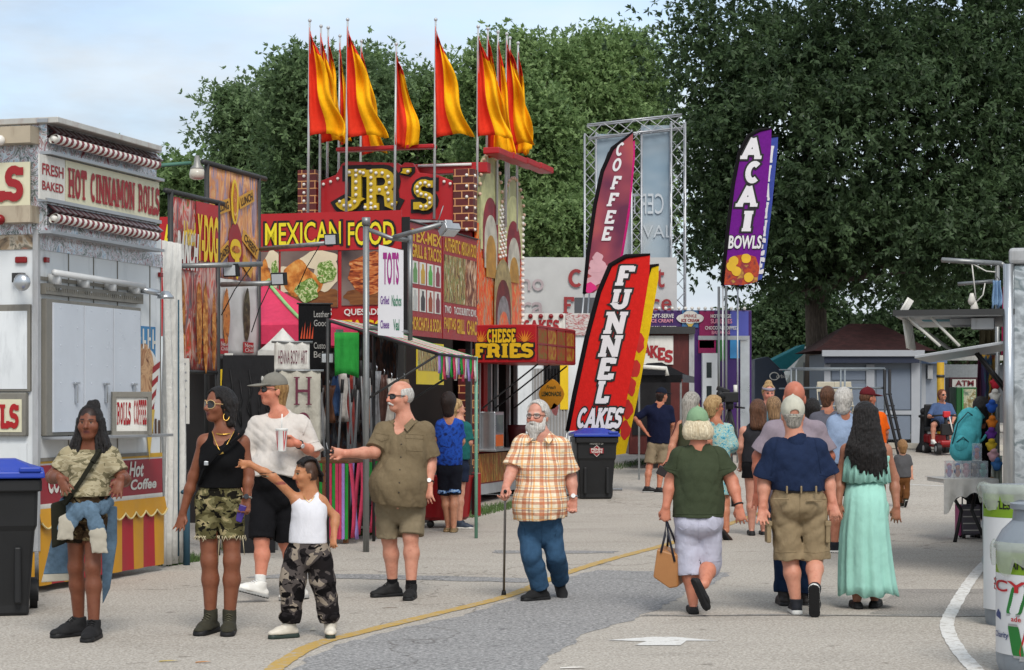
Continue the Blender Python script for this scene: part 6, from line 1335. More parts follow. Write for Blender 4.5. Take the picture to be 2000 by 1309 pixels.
def blob(mb,cx,cz,rx,rz,w,seed,n=26,jag=.12):
 rs = random.Random(seed); ph = [rs.uniform(0,6) for _ in range(3)]
 mb.prism([(cx+rx*(1+jag*math.sin(3*a+ph[0])+jag*.6*math.sin(7*a+ph[1]))*math.cos(a),-w,cz+rz*(1+jag*math.sin(4*a+ph[2]))*math.sin(a)) for a in[2*math.pi*i/n for i in range(n)]],(0,.002,0)); return mb
def banners():
# corn dog banner on a pipe frame
 fr = street(333,19.3); t = stand('banner_stand','pipe-framed vinyl banner of corn dogs lettered RANCH Y-DOG','banner',fr); L = fr.px(425,500)[0]
 zt,zb = fr.px(333,378)[1],fr.px(333,705)[1]-.1
 mb = MB()
 for x in(0,L): mb.tube([(x,0,0),(x,0,zt+.04)],.03,8)
 mb.tube([(-.12,0,zt+.02),(L+.14,0,zt+.02)],.026,8); mb.tube([(0,0,zb),(L,0,zb)],.02,8); mb.build('frame',DKPIPE,t,True)
 def sheet(name,x0,z0,x1,z1,w,mt,parent,wav=.02,n=18,mcells=None):
  mb = MB(); m_ = 10
  for j in range(m_+1):
   for i in range(n+1): x = x0+(x1-x0)*i/n; z = z0+(z1-z0)*j/m_; mb.v.append((x,-w-wav*math.sin(i*1.1+j*.25)*math.sin(math.pi*j/m_+.3),z))
  for j in range(m_):
   for i in range(n): mb.f.append((j*(n+1)+i,j*(n+1)+i+1,(j+1)*(n+1)+i+1,(j+1)*(n+1)+i)); mb.m.append(0)
  o = mb.build(name,mt,parent,True); s_ = o.modifiers.new('vinyl','SOLIDIFY'); s_.thickness = .004; return o
 sheet('vinyl_sheet',.04,zb+.02,L-.03,zt-.02,.0,NM('corndog_backdrop',[(.28,'#2a1a1c'),(.4,'#7a6a6a'),(.47,'#a8201c'),(.54,'#b8a89c'),(.62,'#c0301c'),(.7,'#3a6a34')],3.2,5,.4,1.2,(3,1,.8)),t,.012)
 h = zt-zb; mb = MB(); panel(mb,L*.5,zt-.35*h,L-.03,zt-.02,.02,.004); panel(mb,.04,zt-.42*h,L*.5,zt-.34*h,.02,.004); mb.build('red_field',RED,t)
 mb = MB(); sans_text(mb,'Y-DOG',L*.5,zt-.36*h,L-.06,zt-.08*h,.03,.04,.02); sans_text(mb,'Hand',L*.22,zt-.28*h,L*.46,zt-.14*h,.03,.03); mb.build('lettering',YEL,t)
 mb = MB(); sans_text(mb,'RANCH',.07,zt-.42*h,L*.5,zt-.2*h,.03,.05,.1); mb.build('lettering',OFFW,t)
 mb = MB()
 for i,(x,z,a,b) in enumerate(((.2,.27,.07,.25),(.55,.28,.06,.25),(.68,.26,.06,.26),(.86,.24,.05,.22))): blob(mb,L*x,zb+h*z,a,b*h,.024+.003*i,i,jag=.06)
 mb.build('corn_dog_print',CORND,t)
 # hot dog banner
 fr = street(404,21.3); t = stand('banner_stand','taller pipe-framed banner with hot dog emblem and two small red tags','banner',fr); L = fr.px(505,500)[0]; zt,zb = fr.px(404,318)[1],fr.px(404,690)[1]-.05; h = zt-zb
 mb = MB()
 for x in(0,L): mb.tube([(x,0,0),(x,0,zt+.02)],.03,8)
 mb.tube([(-.1,0,zt),(L+.2,0,zt)],.03,8); mb.tube([(0,0,zb),(L,0,zb)],.02,8); mb.build('frame',DKPIPE,t,True)
 sheet('vinyl_sheet',.03,zb+h*.42,L-.03,zt-.03,0,NM('hotdog_backdrop',[(.3,'#6a5a70'),(.42,'#a08a94'),(.5,'#c8804a'),(.57,'#d8a878'),(.64,'#a8583a'),(.72,'#8a7a90')],3,5,.45,1,(3,1,.7)),t,.015)
 sheet('vinyl_sheet',.03,zb+.02,L-.03,zb+h*.42,0,NM('grey_vinyl',[(.3,'#a8a6a4'),(.7,'#c8c6c4')],3,4,.5),t,.015)
 mb = MB();
 for x,z,w_,a in((.2,.78,.4,14),(.72,.86,.3,18),(.8,.62,.34,-24),(.28,.55,.26,30),(.74,.5,.2,-30)): mb.box((L*x,-.022,zb+h*z),(L*w_,.004,.14),Matrix.Rotation(R(-a),3,'Y'))
 mb.build('plank_print',M('plank_ochre','#c08e34',.6,vary=.2),t)
 mb = MB()
 for s_,x,z,w_,a in(('FOOTLONG',.2,.78,.34,14),('LUNCH',.72,.86,.24,18),('CHEESY',.8,.62,.28,-24),('LOADED',.28,.55,.2,30)):
  m2 = MB(); sans_text(m2,s_,-L*w_/2,-.045,L*w_/2,.045,0,.02); q = Matrix.Rotation(R(-a),3,'Y'); mb.add([q@Vector(v)+Vector((L*x,-.028,zb+h*z)) for v in m2.v],m2.f)
 mb.build('lettering',M('dark_brown_ink','#2a140c',.6),t)
 mb = MB(); blob(mb,L*.5,zb+h*.58,.2,.3,.024,3,jag=.03); mb.build('emblem',M('emblem_red',0,.5),t); mb = MB(); blob(mb,L*.5,zb+h*.58,.15,.12,.03,5,jag=.02); blob(mb,L*.48,zb+h*.83,.1,.25,.03,8,jag=.03); blob(mb,L*.52,zb+h*.5,.06,.16,.033,8,jag=.05); mb.build('emblem_print',YEL,t)
 mb = MB(); blob(mb,L*.48,zb+h*.83,.05,.2,.036,2,jag=.1); blob(mb,L*.5,zb+h*.58,.12,.04,.036,9,jag=.05); blob(mb,L*.32,zb+h*.22,.09,.3,.03,4,jag=.08); mb.build('hot_dog_print',FOODP,t)
 mb = MB(); blob(mb,L*.72,zb+h*.24,.09,.3,.03,6,jag=.06); mb.build('hot_dog_print',NM('dark_food_print',[(.3,'#1c1a14'),(.5,'#3c3826'),(.7,'#6a6046')],14,4),t)
 mb = MB(); panel(mb,L*.2,zb+.05,L*.36,zb+.22,.024,.004); panel(mb,L*.66,zb+.08,L*.86,zb+.2,.024,.004); tg = mb.build('red_tag',RED,t); mb = MB()
 for a_,b_ in((.21,.35),(.67,.85)): sans_text(mb,'New',L*a_+.01,zb+.14,L*b_-.01,zb+.19,.03); sans_text(mb,'Chili',L*a_+.01,zb+.09,L*b_-.01,zb+.13,.03)
 mb.build('lettering',OFFW,tg)
 # light bars with floodlights
 for lab,pa,pb,Y0,Y1,hd in(('horizontal light bar with floodlight on the corn dog banner',(333,520),(512,516),19.2,19.6,(452,528)),('lower light bar with floodlight beside the hot dog banner',(432,556),(540,553),20.2,20.0,(545,545)),('light bar with floodlight across the MEXICAN FOOD banner',(508,487),(640,475),22.5,21.8,(648,468))):
  a_,b_ = P(*pa,Y0),P(*pb,Y1); s_ = thing('light_bar',lab,'lamp',a_,0,'floodlight bars'); mb = MB(); mb.tube([(0,0,0),b_-a_],.026,8); mb.build('pipe',PIPE,s_,True)
  mb = MB(); gl = MB(); tri_light(mb,gl,P(*hd,Y1-.1)-a_,(-.35,-.8,-.1),.13); hd_ = mb.build('lamp_head',BLK,s_,bevel=.006); gl.build('lamp_glass',FLGL,hd_)
  mb = MB(); q = b_-a_; mb.tube([q*.9,q*.7+Vector((0,-.02,-.25)),q*.55+Vector((0,0,-.5))],.006,5); mb.build('cable',BLK,s_,True)
  # white canvas wall between trailer and banner
 fr = street(318,18.8); t = stand('canvas_wall','rumpled white canvas wall between the cinnamon trailer and banner','tarpaulin',fr); sheet('canvas',0,.02,.42,fr.px(320,470)[1],.0,TARP,t,.05)
 mb = MB(); mb.tube([(.2,-.07,.1),(.2,-.07,2.6)],.008,6); mb.tube([(.36,-.08,.0),(.36,-.08,.75)],.035,8); mb.tube([(.24,-.09,.72),(.4,-.09,.76),(.5,-.09,.7)],.02,6); mb.build('tie_rope',M('rope_blue','#2a4a5a',.8),t,True)
 # price lists hanging by the banners
 for lab,x,y0,y1,Y,w_ in(('narrow white price list hanging below the corn dog banner',358,700,828,19.5,20),('second narrow white list under the hot dog banner',447,690,800,21.2,14)):
  c = P(x,y1,Y); s_ = thing('price_list',lab,'sign',c,R(18),'paper price lists'); H_ = (y1-y0)*Y/F; W_ = w_*Y/F*1.2; mb = MB(); panel(mb,-W_/2,0,W_/2,H_,0,.008); mb.build('sheet',OFFW,s_); mb = MB()
  for k in range(7): sans_text(mb,('Corn Dog','Fries','Ranch','Lemon','Water','Tea','Soda')[k],-W_*.4,H_*(.9-k*.13),W_*(.2+.05*(k%3)),H_*(.94-k*.13),.004)
  mb.build('lettering',M('ink_blue','#3a4a6a',.6),s_)
  # street lamp on a green arm
 p = P(385,338,27.0); s_ = thing('street_lamp','street lamp with ribbed glass shade on a green arm above the banners','street lamp',(P(300,0,27).x-.3,27.0,0)); off = Vector(s_.location)
 mb = MB(); mb.tube([(0,0,0),(0,0,p.z-.7),(.1,0,p.z-.2),(.35,0,p.z+.1),p-off+Vector((-.08,0,.14))],[.07,.06,.035,.03,.025],8); mb.build('lamp_post',M('verdigris','#3f6a5c',.6),s_,True)
 mb = MB(); mb.lathe(p-off,[(.03,.24),(.05,.12),(.09,.07),(.095,.05)],14); mb.build('lamp_cap',M('zinc','#8a8a86',.5,metal=.5),s_,True); mb = MB(); mb.lathe(p-off,[(.095,.05),(.11,-.02),(.1,-.07),(.06,-.09)],14); mb.build('lamp_shade',M('ribbed_glass','#b8b4a8',.2,vary=.05),s_,True)
banners()
def food_photo(t,put,x0,z0,x1,z1,w,kind):
 """printed picture: backdrop, plate or board, and the dish"""
 mb = MB(); panel(mb,x0,z0,x1,z1,w,.006); o = [mb.build('photo_backdrop',NM('photo_back',[(.3,'#2a2022'),(.5,'#6a5a54'),(.7,'#8a7a70')],1.2,3,.5),t)]
 cx,cz,W_,H_ = (x0+x1)/2,(z0+z1)/2,x1-x0,z1-z0
 clip = lambda pts: [(min(max(p[0],x0+.005),x1-.005),p[1],min(max(p[2],z0+.005),z1-.005)) for p in pts]
 def add(nm,mt,shapes):
  mb = MB()
  for(a,b,c,d,e,sd_) in shapes: blob(mb,a,b,c,d,e,sd_)
  mb.v = clip(mb.v); o.append(mb.build(nm,mt,t))
 BOARD = NM('board_print',[(.3,'#5a3218'),(.7,'#8a5a30')],3,4,.5,.3,(1,1,6))
 if kind=='taco':
  add('board_print',BOARD,[(cx+.15*W_,z0+.12*H_,.6*W_,.22*H_,w+.004,1)]); add('plate_print',M('tortilla_print','#c8bca0',.6),[(cx+.2*W_,cz+.32*H_,.32*W_,.18*H_,w+.007,2),(cx+.3*W_,cz+.1*H_,.24*W_,.3*H_,w+.008,3),(x0+.12*W_,cz,.2*W_,.25*H_,w+.0085,5)])
  add('taco_print',NM('taco_print',[(.3,'#6a3410'),(.5,'#b8702c'),(.7,'#d09a50')],9,4),[(cx-.2*W_,cz+.02*H_,.26*W_,.3*H_,w+.011,4),(cx+.05*W_,cz-.1*H_,.18*W_,.2*H_,w+.0125,8)]); add('lettuce_print',LETT,[(cx-.02*W_,cz-.2*H_,.2*W_,.2*H_,w+.015,6),(cx+.3*W_,cz+.12*H_,.17*W_,.2*H_,w+.0165,7)])
 else:
  add('board_print',BOARD,[(cx,z0+.14*H_,.48*W_,.16*H_,w+.004,1)]); add('sandwich_print',NM('quesadilla_print',[(.3,'#3a160a'),(.45,'#8a3a18'),(.55,'#b86a34'),(.7,'#c89a68')],6,5,.5,1,(1,1,4)),[(cx,cz+.08*H_,.42*W_,.36*H_,w+.008,3)])
 for q in o:
  if put: endput(q,put)
def mexican():
 fr = street(790,25.0); Dp = 4.0; ef = endfr(fr,Dp); t = stand('food_stand','red MEXICAN FOOD stand with food photo banners and menu boards','food stand',fr); L = 3.0
 zt = ef.px(650,424)[1]; zl = ef.px(650,650)[1]
 mb = MB(); mb.box((L/2,Dp/2,(zt+zl)/2+.1),(L-.06,Dp-.06,zt-zl-.3)); mb.build('body',M('stand_red','#7a1216',.5,vary=.15),t); mb = MB(); mb.box((L/2,Dp/2,.35),(L,Dp,.7)); mb.build('base',M('wall_dark','#1e1614',.7,vary=.3),t)  # base coloured near black to stand in for the shaded interior
 mb = MB();
 for x in(.05,L-.05):
  for y in(.05,Dp-.05): mb.box((x,y,zl/2+.3),(.08,.08,zl+.2))
 mb.box((L*.5,Dp*.8,1.5),(L-.2,.05,2.2)); mb.build('frame',DKPIPE,t)
 E = lambda x,y,w=0: ef.px(x,y,w)
 def ep(nm,x0,y0,x1,y1,w,mt,tk=.01): mb = MB(); a,b = E(x0,y0,w),E(x1,y1,w); panel(mb,a[0],b[1],b[0],a[1],w,tk); return endput(mb.build(nm,mt,t),Dp)
 ep('banner_strip',312,424,784,486,.02,RED,.02); ep('banner_lower',312,486,790,652,.005,RED,.02)
 ep('dark_edge',784,424,800,655,.01,INK,.02)
 mb = MB(); mo = MB()
 for s_,x0,x1 in(('MEXICAN',518,666),('FOOD',680,770)):
  a,b = E(x0,480,.03),E(x1,432,.03); sans_text(mo,s_,a[0]-.03,a[1]-.03,b[0]+.03,b[1]+.03,.03,.05); sans_text(mb,s_,a[0],a[1],b[0],b[1],.036,.012)
 a,b = E(318,490,.03),E(338,438,.03); sans_text(mb,'A',a[0],a[1],b[0],b[1],.036,.03)
 endput(mo.build('letter_shadow',INK,t),Dp); endput(mb.build('lettering',M('banner_yellow','#d8c81e',.5,vary=.05),t),Dp)
 a,b = E(505,602,.02),E(545,488,.02); food_photo(t,Dp,a[0],a[1],b[0],b[1],.02,'taco'); a,b = E(548,602,.02),E(660,488,.02); food_photo(t,Dp,a[0],a[1],b[0],b[1],.02,'taco'); a,b = E(667,597,.02),E(788,487,.02); food_photo(t,Dp,a[0],a[1],b[0],b[1],.02,'q')
 mb = MB(); a,b = E(672,618,.03),E(775,602,.03); sans_text(mb,'QUESADILLAS',a[0],a[1],b[0],b[1],.03,.02); a,b = E(590,618,.03),E(648,602,.03); sans_text(mb,'TACOS',a[0],a[1],b[0],b[1],.03,.03); endput(mb.build('lettering',OFFW,t),Dp)
 mb = MB(); a,b = E(668,648,.03),E(756,624,.03); sans_text(mb,'TACO',a[0],a[1],b[0],b[1],.03,.03); endput(mb.build('lettering',YEL,t),Dp)
 # menu banners on the street side, each a thing hung on the wall
 xm = fr.px(856,500)[0]; x1 = fr.px(924,500)[0]
 for i,(lab,a,b,ytop,ybot) in enumerate((('red drinks menu banner with two rows of bottles',.04,xm-.02,432,655),('red menu banner with tall food photo and FAJITAS GRILL lettering',xm+.02,x1,432,655))):
  m_ = setw(thing('menu_banner',lab,'banner',fr.A+fr.n*.06,fr.rz,'menu banners of the Mexican stand')); z1 = fr.px(792,ytop)[1]; z0 = fr.px(792,ybot)[1]; h = z1-z0; w = b-a
  mb = MB(); panel(mb,a,z0,b,z1,0,.012); mb.build('vinyl',M('menu_red','#8e1a1e',.45,vary=.12),m_)
  mb = MB()
  if i==0: sans_text(mb,'TEX-MEX',a+.05,z1-.17*h,b-.05,z1-.06*h,.006,.03); sans_text(mb,'GRILL & TACOS',a+.05,z1-.31*h,b-.05,z1-.19*h,.006,.03); sans_text(mb,'HORCHATA & SODA',a+.05,z0+.05*h,b-.05,z0+.17*h,.006,.03)
  else: sans_text(mb,'AUTHENTIC',a+.05,z1-.19*h,a+w*.48,z1-.06*h,.006,.03); sans_text(mb,'MEXICAN FOOD',a+w*.52,z1-.19*h,b-.05,z1-.06*h,.006,.03); sans_text(mb,'FAJITAS',a+.04,z0+.06*h,a+w*.35,z0+.2*h,.006,.03); sans_text(mb,'GRILL',a+w*.38,z0+.06*h,a+w*.62,z0+.2*h,.006,.03); sans_text(mb,'CHAC',a+w*.68,z0+.06*h,b-.04,z0+.2*h,.006,.03)
  mb.build('lettering',M('menu_yellow','#c89a1e',.5),m_)
  if i==0:
   cols = ['#5a8a4a','#b8901e','#4a9a3a','#7a1c2c','#a8a8a4','#1a1618','#8a3a14','#6a1c2a']; bk = MB()
   for k in range(8):
    r,c = divmod(k,4); x = a+w*(.05+.235*c); z = z0+h*(.46 if r==0 else .22); panel(bk,x,z,x+w*.19,z+h*.2,.005,.004); mb = MB(); mb.prism([(x+w*q,-.009,z+h*g) for q,g in((.04,.01),(.15,.01),(.155,.12),(.12,.15),(.12,.185),(.07,.185),(.07,.15),(.035,.12))],(0,.002,0)); mb.build('bottle_print',M('bottle_%d'%k,cols[k],.4),m_)
   bk.build('photo_frames',OFFW,m_)
  else:
   mb = MB(); panel(mb,a+.04,z0+.34*h,a+w*.64,z1-.22*h,.005,.004); mb.build('food_photo',NM('burrito_print',[(.28,'#1c140e'),(.4,'#5a3a1c'),(.5,'#a88a54'),(.57,'#4a6a2a'),(.66,'#d0c0a0')],7,5,.5,1,(3,1,.7)),m_); mb = MB(); panel(mb,a+w*.66,z0+.34*h,b-.04,z1-.22*h,.005,.004); mb.build('food_photo',NM('grill_print',[(.3,'#2a2420'),(.45,'#6a3420'),(.55,'#b08460'),(.7,'#d0c4b0')],6,4,.5,1,(2,1,.8)),m_)
   mb = MB(); sans_text(mb,'TWO',a+.06,z0+.24*h,a+w*.22,z0+.31*h,.006,.02); sans_text(mb,'TACOS BURRITO BOWL',a+w*.3,z0+.24*h,b-.05,z0+.31*h,.006,.02); mb.build('lettering',OFFW,m_)
  mb = MB(); mb.tube([(a,-.01,z1),(b,-.01,z1)],.012,6); mb.build('rail',DKPIPE,m_,True)
  # lower printed sheets below the menus
 m_ = setw(thing('menu_banner','small yellow-edged food poster hanging under the drinks menu','banner',fr.A+fr.n*.1,fr.rz,'menu banners of the Mexican stand')); a,b = fr.px(800,700)[0],fr.px(853,700)[0]; z1,z0 = fr.px(800,668)[1],fr.px(853,752)[1]
 mb = MB(); panel(mb,a,z0,b,z1,0,.01); mb.build('vinyl',M('poster_yellow','#c8b01e',.5),m_); mb = MB(); panel(mb,a+.04,z0+.18,b-.04,z1-.04,.004,.004); mb.build('food_photo',_mats['burrito_print'],m_)
mexican()
def jrs():
 fr = street(925,30.0); Dp = 2.7; ef = endfr(fr,Dp); t = stand('food_stand','JR\'S stand with bulb-lit red board, brick piers and CHEESE FRIES awning','food stand',fr); L = 5.2
 E = lambda x,y,w=0: ef.px(x,y,w); S_ = lambda x,y,w=0: fr.px(x,y,w)
 zr = E(700,440)[1]
 mb = MB(); mb.box((1.25,Dp/2,zr-.45),(2.5,Dp-.1,.9)); mb.box((1.25,Dp/2,.45),(2.5,Dp-.02,.6)); mb.box((1.25,Dp-.04,zr/2),(2.5,.06,zr)); mb.build('body',M('stand_red',0),t); mb = MB(); mb.box((.03,Dp/2+.15,zr/2-.45),(.05,Dp-.4,zr-1)); mb.box((2.47,Dp/2,zr/2-.45),(.05,Dp-.1,zr-1)); mb.build('end_wall',M('wall_dark','#1e1614',.7,vary=.3),t)  # end walls carry the dark of the open interior as their colour
 mb = MB(); mb.box((1.25,Dp*.75,1.6),(2.4,.04,2.2)); mb.build('back_wall',NM('interior_clutter',[(.3,'#1c1614'),(.5,'#4a3a34'),(.6,'#7a3a2a'),(.7,'#a09a90')],3,3,.7),t)
 # board
 px = [(620,424),(620,359),(656,344),(660,337),(668,322),(676,318),(776,321),(784,326),(790,320),(806,321),(815,334),(818,340),(854,344),(884,356),(886,434)]
 mb = MB(); mb.prism([(E(x,y,.06)[0],-.06,E(x,y,.06)[1]) for x,y in px],(0,.08,0)); endput(mb.build('sign_board',RED,t,bevel=.008),Dp)
 mo = MB(); mb = MB(); bl = MB()
 def letter(ch,x0,y0,x1,y1,th=.25,sf=.2,sh=.17):
  a,b = E(x0,y1,.09),E(x1,y0,.09); slab_text(mo,ch,a[0],a[1],b[0],b[1],.075,th,sf,sh,.11,.01); slab_text(mb,ch,a[0],a[1],b[0],b[1],.13,th,sf,sh,0,.05)
 letter('J',656,333,712,414,.24,.24); letter('R',712,333,780,414,.22,.17); letter("'",786,332,804,362,.26,.1); letter('S',808,354,850,414,.22)
 endput(mo.build('letter_shadow',INK,t),Dp); endput(mb.build('lettering',M('gold_letter','#b89a14',.35,vary=.1),t),Dp)
 for ch,x0,y0,x1,y1 in(('J',656,333,712,414),('R',712,333,780,414),('S',808,354,850,414)):
  a,b = E(x0,y1,.09),E(x1,y0,.09); W_,st,ft = SLAB[ch]; pts = []
  for q in st[:2 if ch=='R' else 1]+([st[2][1:]] if ch=='R' else[])+[[(fx-.14,.07 if fy==0 else .92),(fx+.14,.07 if fy==0 else .92)] for fx,fy in ft]:
   acc = 9
   for c,d in zip(q,q[1:]):
    n = max(1,int(math.dist(c,d)/.02))
    for i in range(n):
     acc+=math.dist(c,d)/n; p_ = (c[0]+(d[0]-c[0])*i/n,c[1]+(d[1]-c[1])*i/n)
     if acc>.15 and all(math.dist(p_,o_)>.12 for o_ in pts): pts.append(p_); acc = 0
  for u,v in pts: bl.ball((a[0]+u/W_*(b[0]-a[0]),-.145,a[1]+min(.96,max(.05,v))*(b[1]-a[1])),.027,10)
 for x,y in((797,338),(629,362),(643,357),(657,351),(865,357),(877,361)): a = E(x,y,.14); bl.ball((a[0],-.15 if x==797 else-.08,a[1]),.026,10)
 endput(bl.build('sign_bulbs',BULB,t,True),Dp)
 # brick piers on the sign and the brick corner column
 m,nt,bs = newmat('painted_brick'); v = coords(nt); sp = nt.nodes.new('ShaderNodeSeparateXYZ'); nt.links.new(v,sp.inputs[0]); cb = nt.nodes.new('ShaderNodeCombineXYZ'); nt.links.new(mathn(nt,'ADD',sp.outputs[0],sp.outputs[1]),cb.inputs[0]); nt.links.new(sp.outputs[2],cb.inputs[1])
 br = nt.nodes.new('ShaderNodeTexBrick'); br.inputs['Scale'].default_value = 1; br.inputs['Brick Width'].default_value = .22; br.inputs['Row Height'].default_value = .115; br.inputs['Mortar Size'].default_value = .008; br.inputs['Color1'].default_value = lin('#5c120e'); br.inputs['Color2'].default_value = lin('#46100e'); br.inputs['Mortar'].default_value = lin('#c08a58')
 nt.links.new(cb.outputs[0],br.inputs[0]); nt.links.new(br.outputs[0],bs.inputs['Base Color']); bs.inputs['Roughness'].default_value = .5; BR = m
 for x0,x1,y0,y1 in((585,621,335,432),(888,927,333,455)):
  a,b = E(x0,y1,.05),E(x1,y0,.05); mb = MB(); mb.box(((a[0]+b[0])/2,-.02,(a[1]+b[1])/2),(b[0]-a[0],.22,b[1]-a[1])); cp = endput(mb.build('brick_pier',BR,t,bevel=.006),Dp)
  mb = MB(); n = 6
  for k in range(n): mb.ball((b[0]-(.2 if x0<600 else .1),-.14,b[1]-.1-k*(b[1]-a[1]-.12)/(n-1)),.026,10); mb.ball((a[0] if x0<600 else b[0],-.05,b[1]-.1-k*(b[1]-a[1]-.12)/(n-1)),.026,10)
  endput(mb.build('pier_bulbs',BULB,t,True),Dp)
 mb = MB(); mb.box((.12,.12,1.3),(.26,.26,2.2)); mb.build('brick_column',BR,t,bevel=.006)
 # red beam with a white tube behind the board
 a,b = E(660,336),E(932,320); mb = MB(); mb.box(((a[0]+b[0])/2+.2,.3,b[1]-.05),(b[0]-a[0]-.2,.2,.16)); endput(mb.build('roof_beam',RED,t,bevel=.01),Dp); mb = MB(); a,b = E(816,327,-.15),E(920,327,-.15); mb.tube([(a[0],.17,a[1]),(b[0],.17,a[1])],.022,8); endput(mb.build('lamp_tube',M('tube_white',0,.3),t,True),Dp)
 # floating red bars on the flag poles
 a,b = E(660,300,.15),E(850,285,.15); mb = MB(); mb.box(((a[0]+b[0])/2,-.15,(a[1]+b[1])/2),(b[0]-a[0],.2,b[1]-a[1])); endput(mb.build('flag_bar',RED,t,bevel=.015),Dp)
 mb = MB()
 for i in range(4): x = .1+i*.84; z = 5.47+i*.02; mb.box((x+.4,-.25,z),(.79,.26,.1))
 mb.build('flag_bar',RED,t,bevel=.015)
 # ornate side panel: two arched lobes with nested arches, bulbs along the edge
 x0,x1 = S_(929,500)[0],S_(1015,500)[0]; zb = S_(929,642)[1]; ztop = S_(929,400)[1]; w = x1-x0
 lob = lambda c,r,z0,z1,n=14: [(c+r,z0)]+[(c+r*math.cos(math.pi*i/n),z1+r*1.15*math.sin(math.pi*i/n)) for i in range(n+1)]+[(c-r,z0)]
 FIRE = NM('fire_mural',[(.28,'#4a3020'),(.38,'#a89a84'),(.45,'#c8641a'),(.52,'#d8380e'),(.58,'#e07a2a'),(.64,'#b8a060'),(.72,'#8a2c14')],3.4,5,.35,1.6,(2.6,1,.7))
 mb = MB(); panel(mb,x0,zb,x1,ztop-.3,.03,.05); mb.build('ornate_panel',FIRE,t)
 c1,c2,r = x0+w*.27,x0+w*.8,w*.24; cols = [('#a8a878',1.0),('#c8c890',.88),('#8a2430',.7),('#c8c4b4',.58),('#b88a3a',.44)]
 for j,c in enumerate((c1,c2)):
  for k,(cl,f) in enumerate(cols):
   z1 = ztop+.15-j*.25-(1-f)*1.6; mb = MB(); mb.prism([(a,-.036-.004*k,b) for a,b in lob(c,r*f,ztop-.55-k*.14,z1)],(0,.003 if k else .05,0)); mb.build('arch_print',NM('arch_'+str(k),[(.35,tuple(x*.6 for x in lin(cl)[:3])),(.65,cl)],4,3,.4),t)
  mb = MB()
  for i in range(15): a = math.pi*i/14; mb.ball((c+r*1.02*math.cos(a),-.05,ztop+.15-j*.25+r*1.18*math.sin(a)),.03,8)
  mb.build('arch_bulbs',M('amber_bulb','#c8a890',.3,vary=0),t,True)
 for k,(zz,cl) in enumerate(((1.35,'#a89868'),(1.6,'#6a1418'),(1.78,'#8a8a8c'),(1.95,'#c8380e'))):
  mb = MB(); mb.prism([(a,-.06-.004*k,b) for a,b in lob(x0+w*.53,w*(.2-.028*k),zb+.05,ztop-zz)],(0,.003,0)); mb.build('arch_print',FIRE if k==3 else NM('midarch_'+str(k),[(.35,tuple(x*.55 for x in lin(cl)[:3])),(.65,cl)],8,3,.4),t)
 mb = MB()
 for i in range(20): mb.ball((x1+.02,-.05,zb+.1+i*(ztop-zb)/20),.034,8)
 for i in range(34): mb.ball((x0+w*(.47+.12*((i*7)%5)/4),-.05,ztop-.75+.85*(i/34)),.03,6)
 mb.build('panel_bulbs',BULB,t,True)
 # CHEESE FRIES awning box over the counter
 z0,z1 = E(980,711)[1],E(980,637)[1]; aw = 1.0; al = 2.45; mb = MB(); mb.box((al/2,-aw/2,(z0+z1)/2),(al,aw,z1-z0)); mb.build('awning_box',RED,t,bevel=.012)
 ex = lambda x: E(x,670)[0]; a,b = Dp+.02,Dp+aw-.02; zm = (z0+z1)/2; hh = z1-z0
 mo = MB(); mb = MB(); fl = MB()
 slab_text(mo,'CHEESE',a+.2*aw,zm+.03*hh,a+.66*aw,z1-.12*hh,.012,.22,.18,.15,.1); slab_text(mb,'CHEESE',a+.2*aw,zm+.03*hh,a+.66*aw,z1-.12*hh,.018,.22,.18,.15)
 slab_text(mo,'FRIES',a-.0,z0+.13*hh,b-.02,zm-.0*hh,.012,.24,.18,.16,.1); slab_text(mb,'FRIES',a+.0,z0+.13*hh,b-.02,zm-.0*hh,.018,.24,.18,.16)
 for c in(a+.1*aw,a+.8*aw):
  for i in range(9): g = R(90+(i-4)*17); fl.prism([(c+.02*math.cos(g+1.57),-.008-.0004*i,z1-.46*hh),(c+.2*math.cos(g),-.008-.0004*i,z1-.44*hh+.3*hh*math.sin(g)),(c-.02*math.cos(g+1.57),-.008-.0004*i,z1-.46*hh)],(0,.0003,0))
 for m_,mt,nm in((mo,INK,'letter_shadow'),(mb,M('fries_yellow','#d0a41a',.45,vary=.1),'lettering'),(fl,M('fry_orange','#c8781e',.5,vary=.2),'fries_print')): endput(m_.build(nm,mt,t),Dp)
 mb = MB(); gr = [MB(),MB()]
 for k in range(8):
  r_,c_ = divmod(k,4); x = .08+c_*(al-.16)/4; z = z0+.1*hh+(1-r_)*.42*hh; panel(gr[k%2],x+.03,z,x+(al-.16)/4-.03,z+.36*hh,aw+.006,.008)
 for i in range(5): mb.box((.06+i*(al-.12)/4,-aw-.006,zm),(.03,.02,hh*.95))
 for z in(z0+.05*hh,zm,z1-.05*hh): mb.box((al/2,-aw-.005,z),(al-.06,.016,.025))
 mb.build('menu_frame',M('stand_red',0),t); gr[0].build('menu_light',NM('menu_print_a',[(.4,'#6a5a14'),(.6,'#8a3410')],9,3),t); gr[1].build('menu_light',NM('menu_print_b',[(.4,'#8a3010'),(.6,'#9a7a1e')],9,3),t)
 # counter, windows, props
 zc = S_(940,882)[1]; mb = MB(); panel(mb,.26,.32,2.5,zc-.06,.0,.04); mb.build('counter_front',NM('counter_mural',[(.3,'#3a1410'),(.42,'#8a6a14'),(.5,'#a83a14'),(.57,'#b8a04a'),(.64,'#7a1414'),(.72,'#5a6a1e')],4,4,.5,1,(4,1,.6)),t); mb = MB(); mb.box((1.4,-.13,zc),(2.3,.3,.035)); mb.build('counter_top',ALU,t,bevel=.005)
 mb = MB(); mb.box((1.25,-.01,.22),(2.5,.03,.16)); mb.build('trailer_skirt',LGREY,t)
 mb = MB()
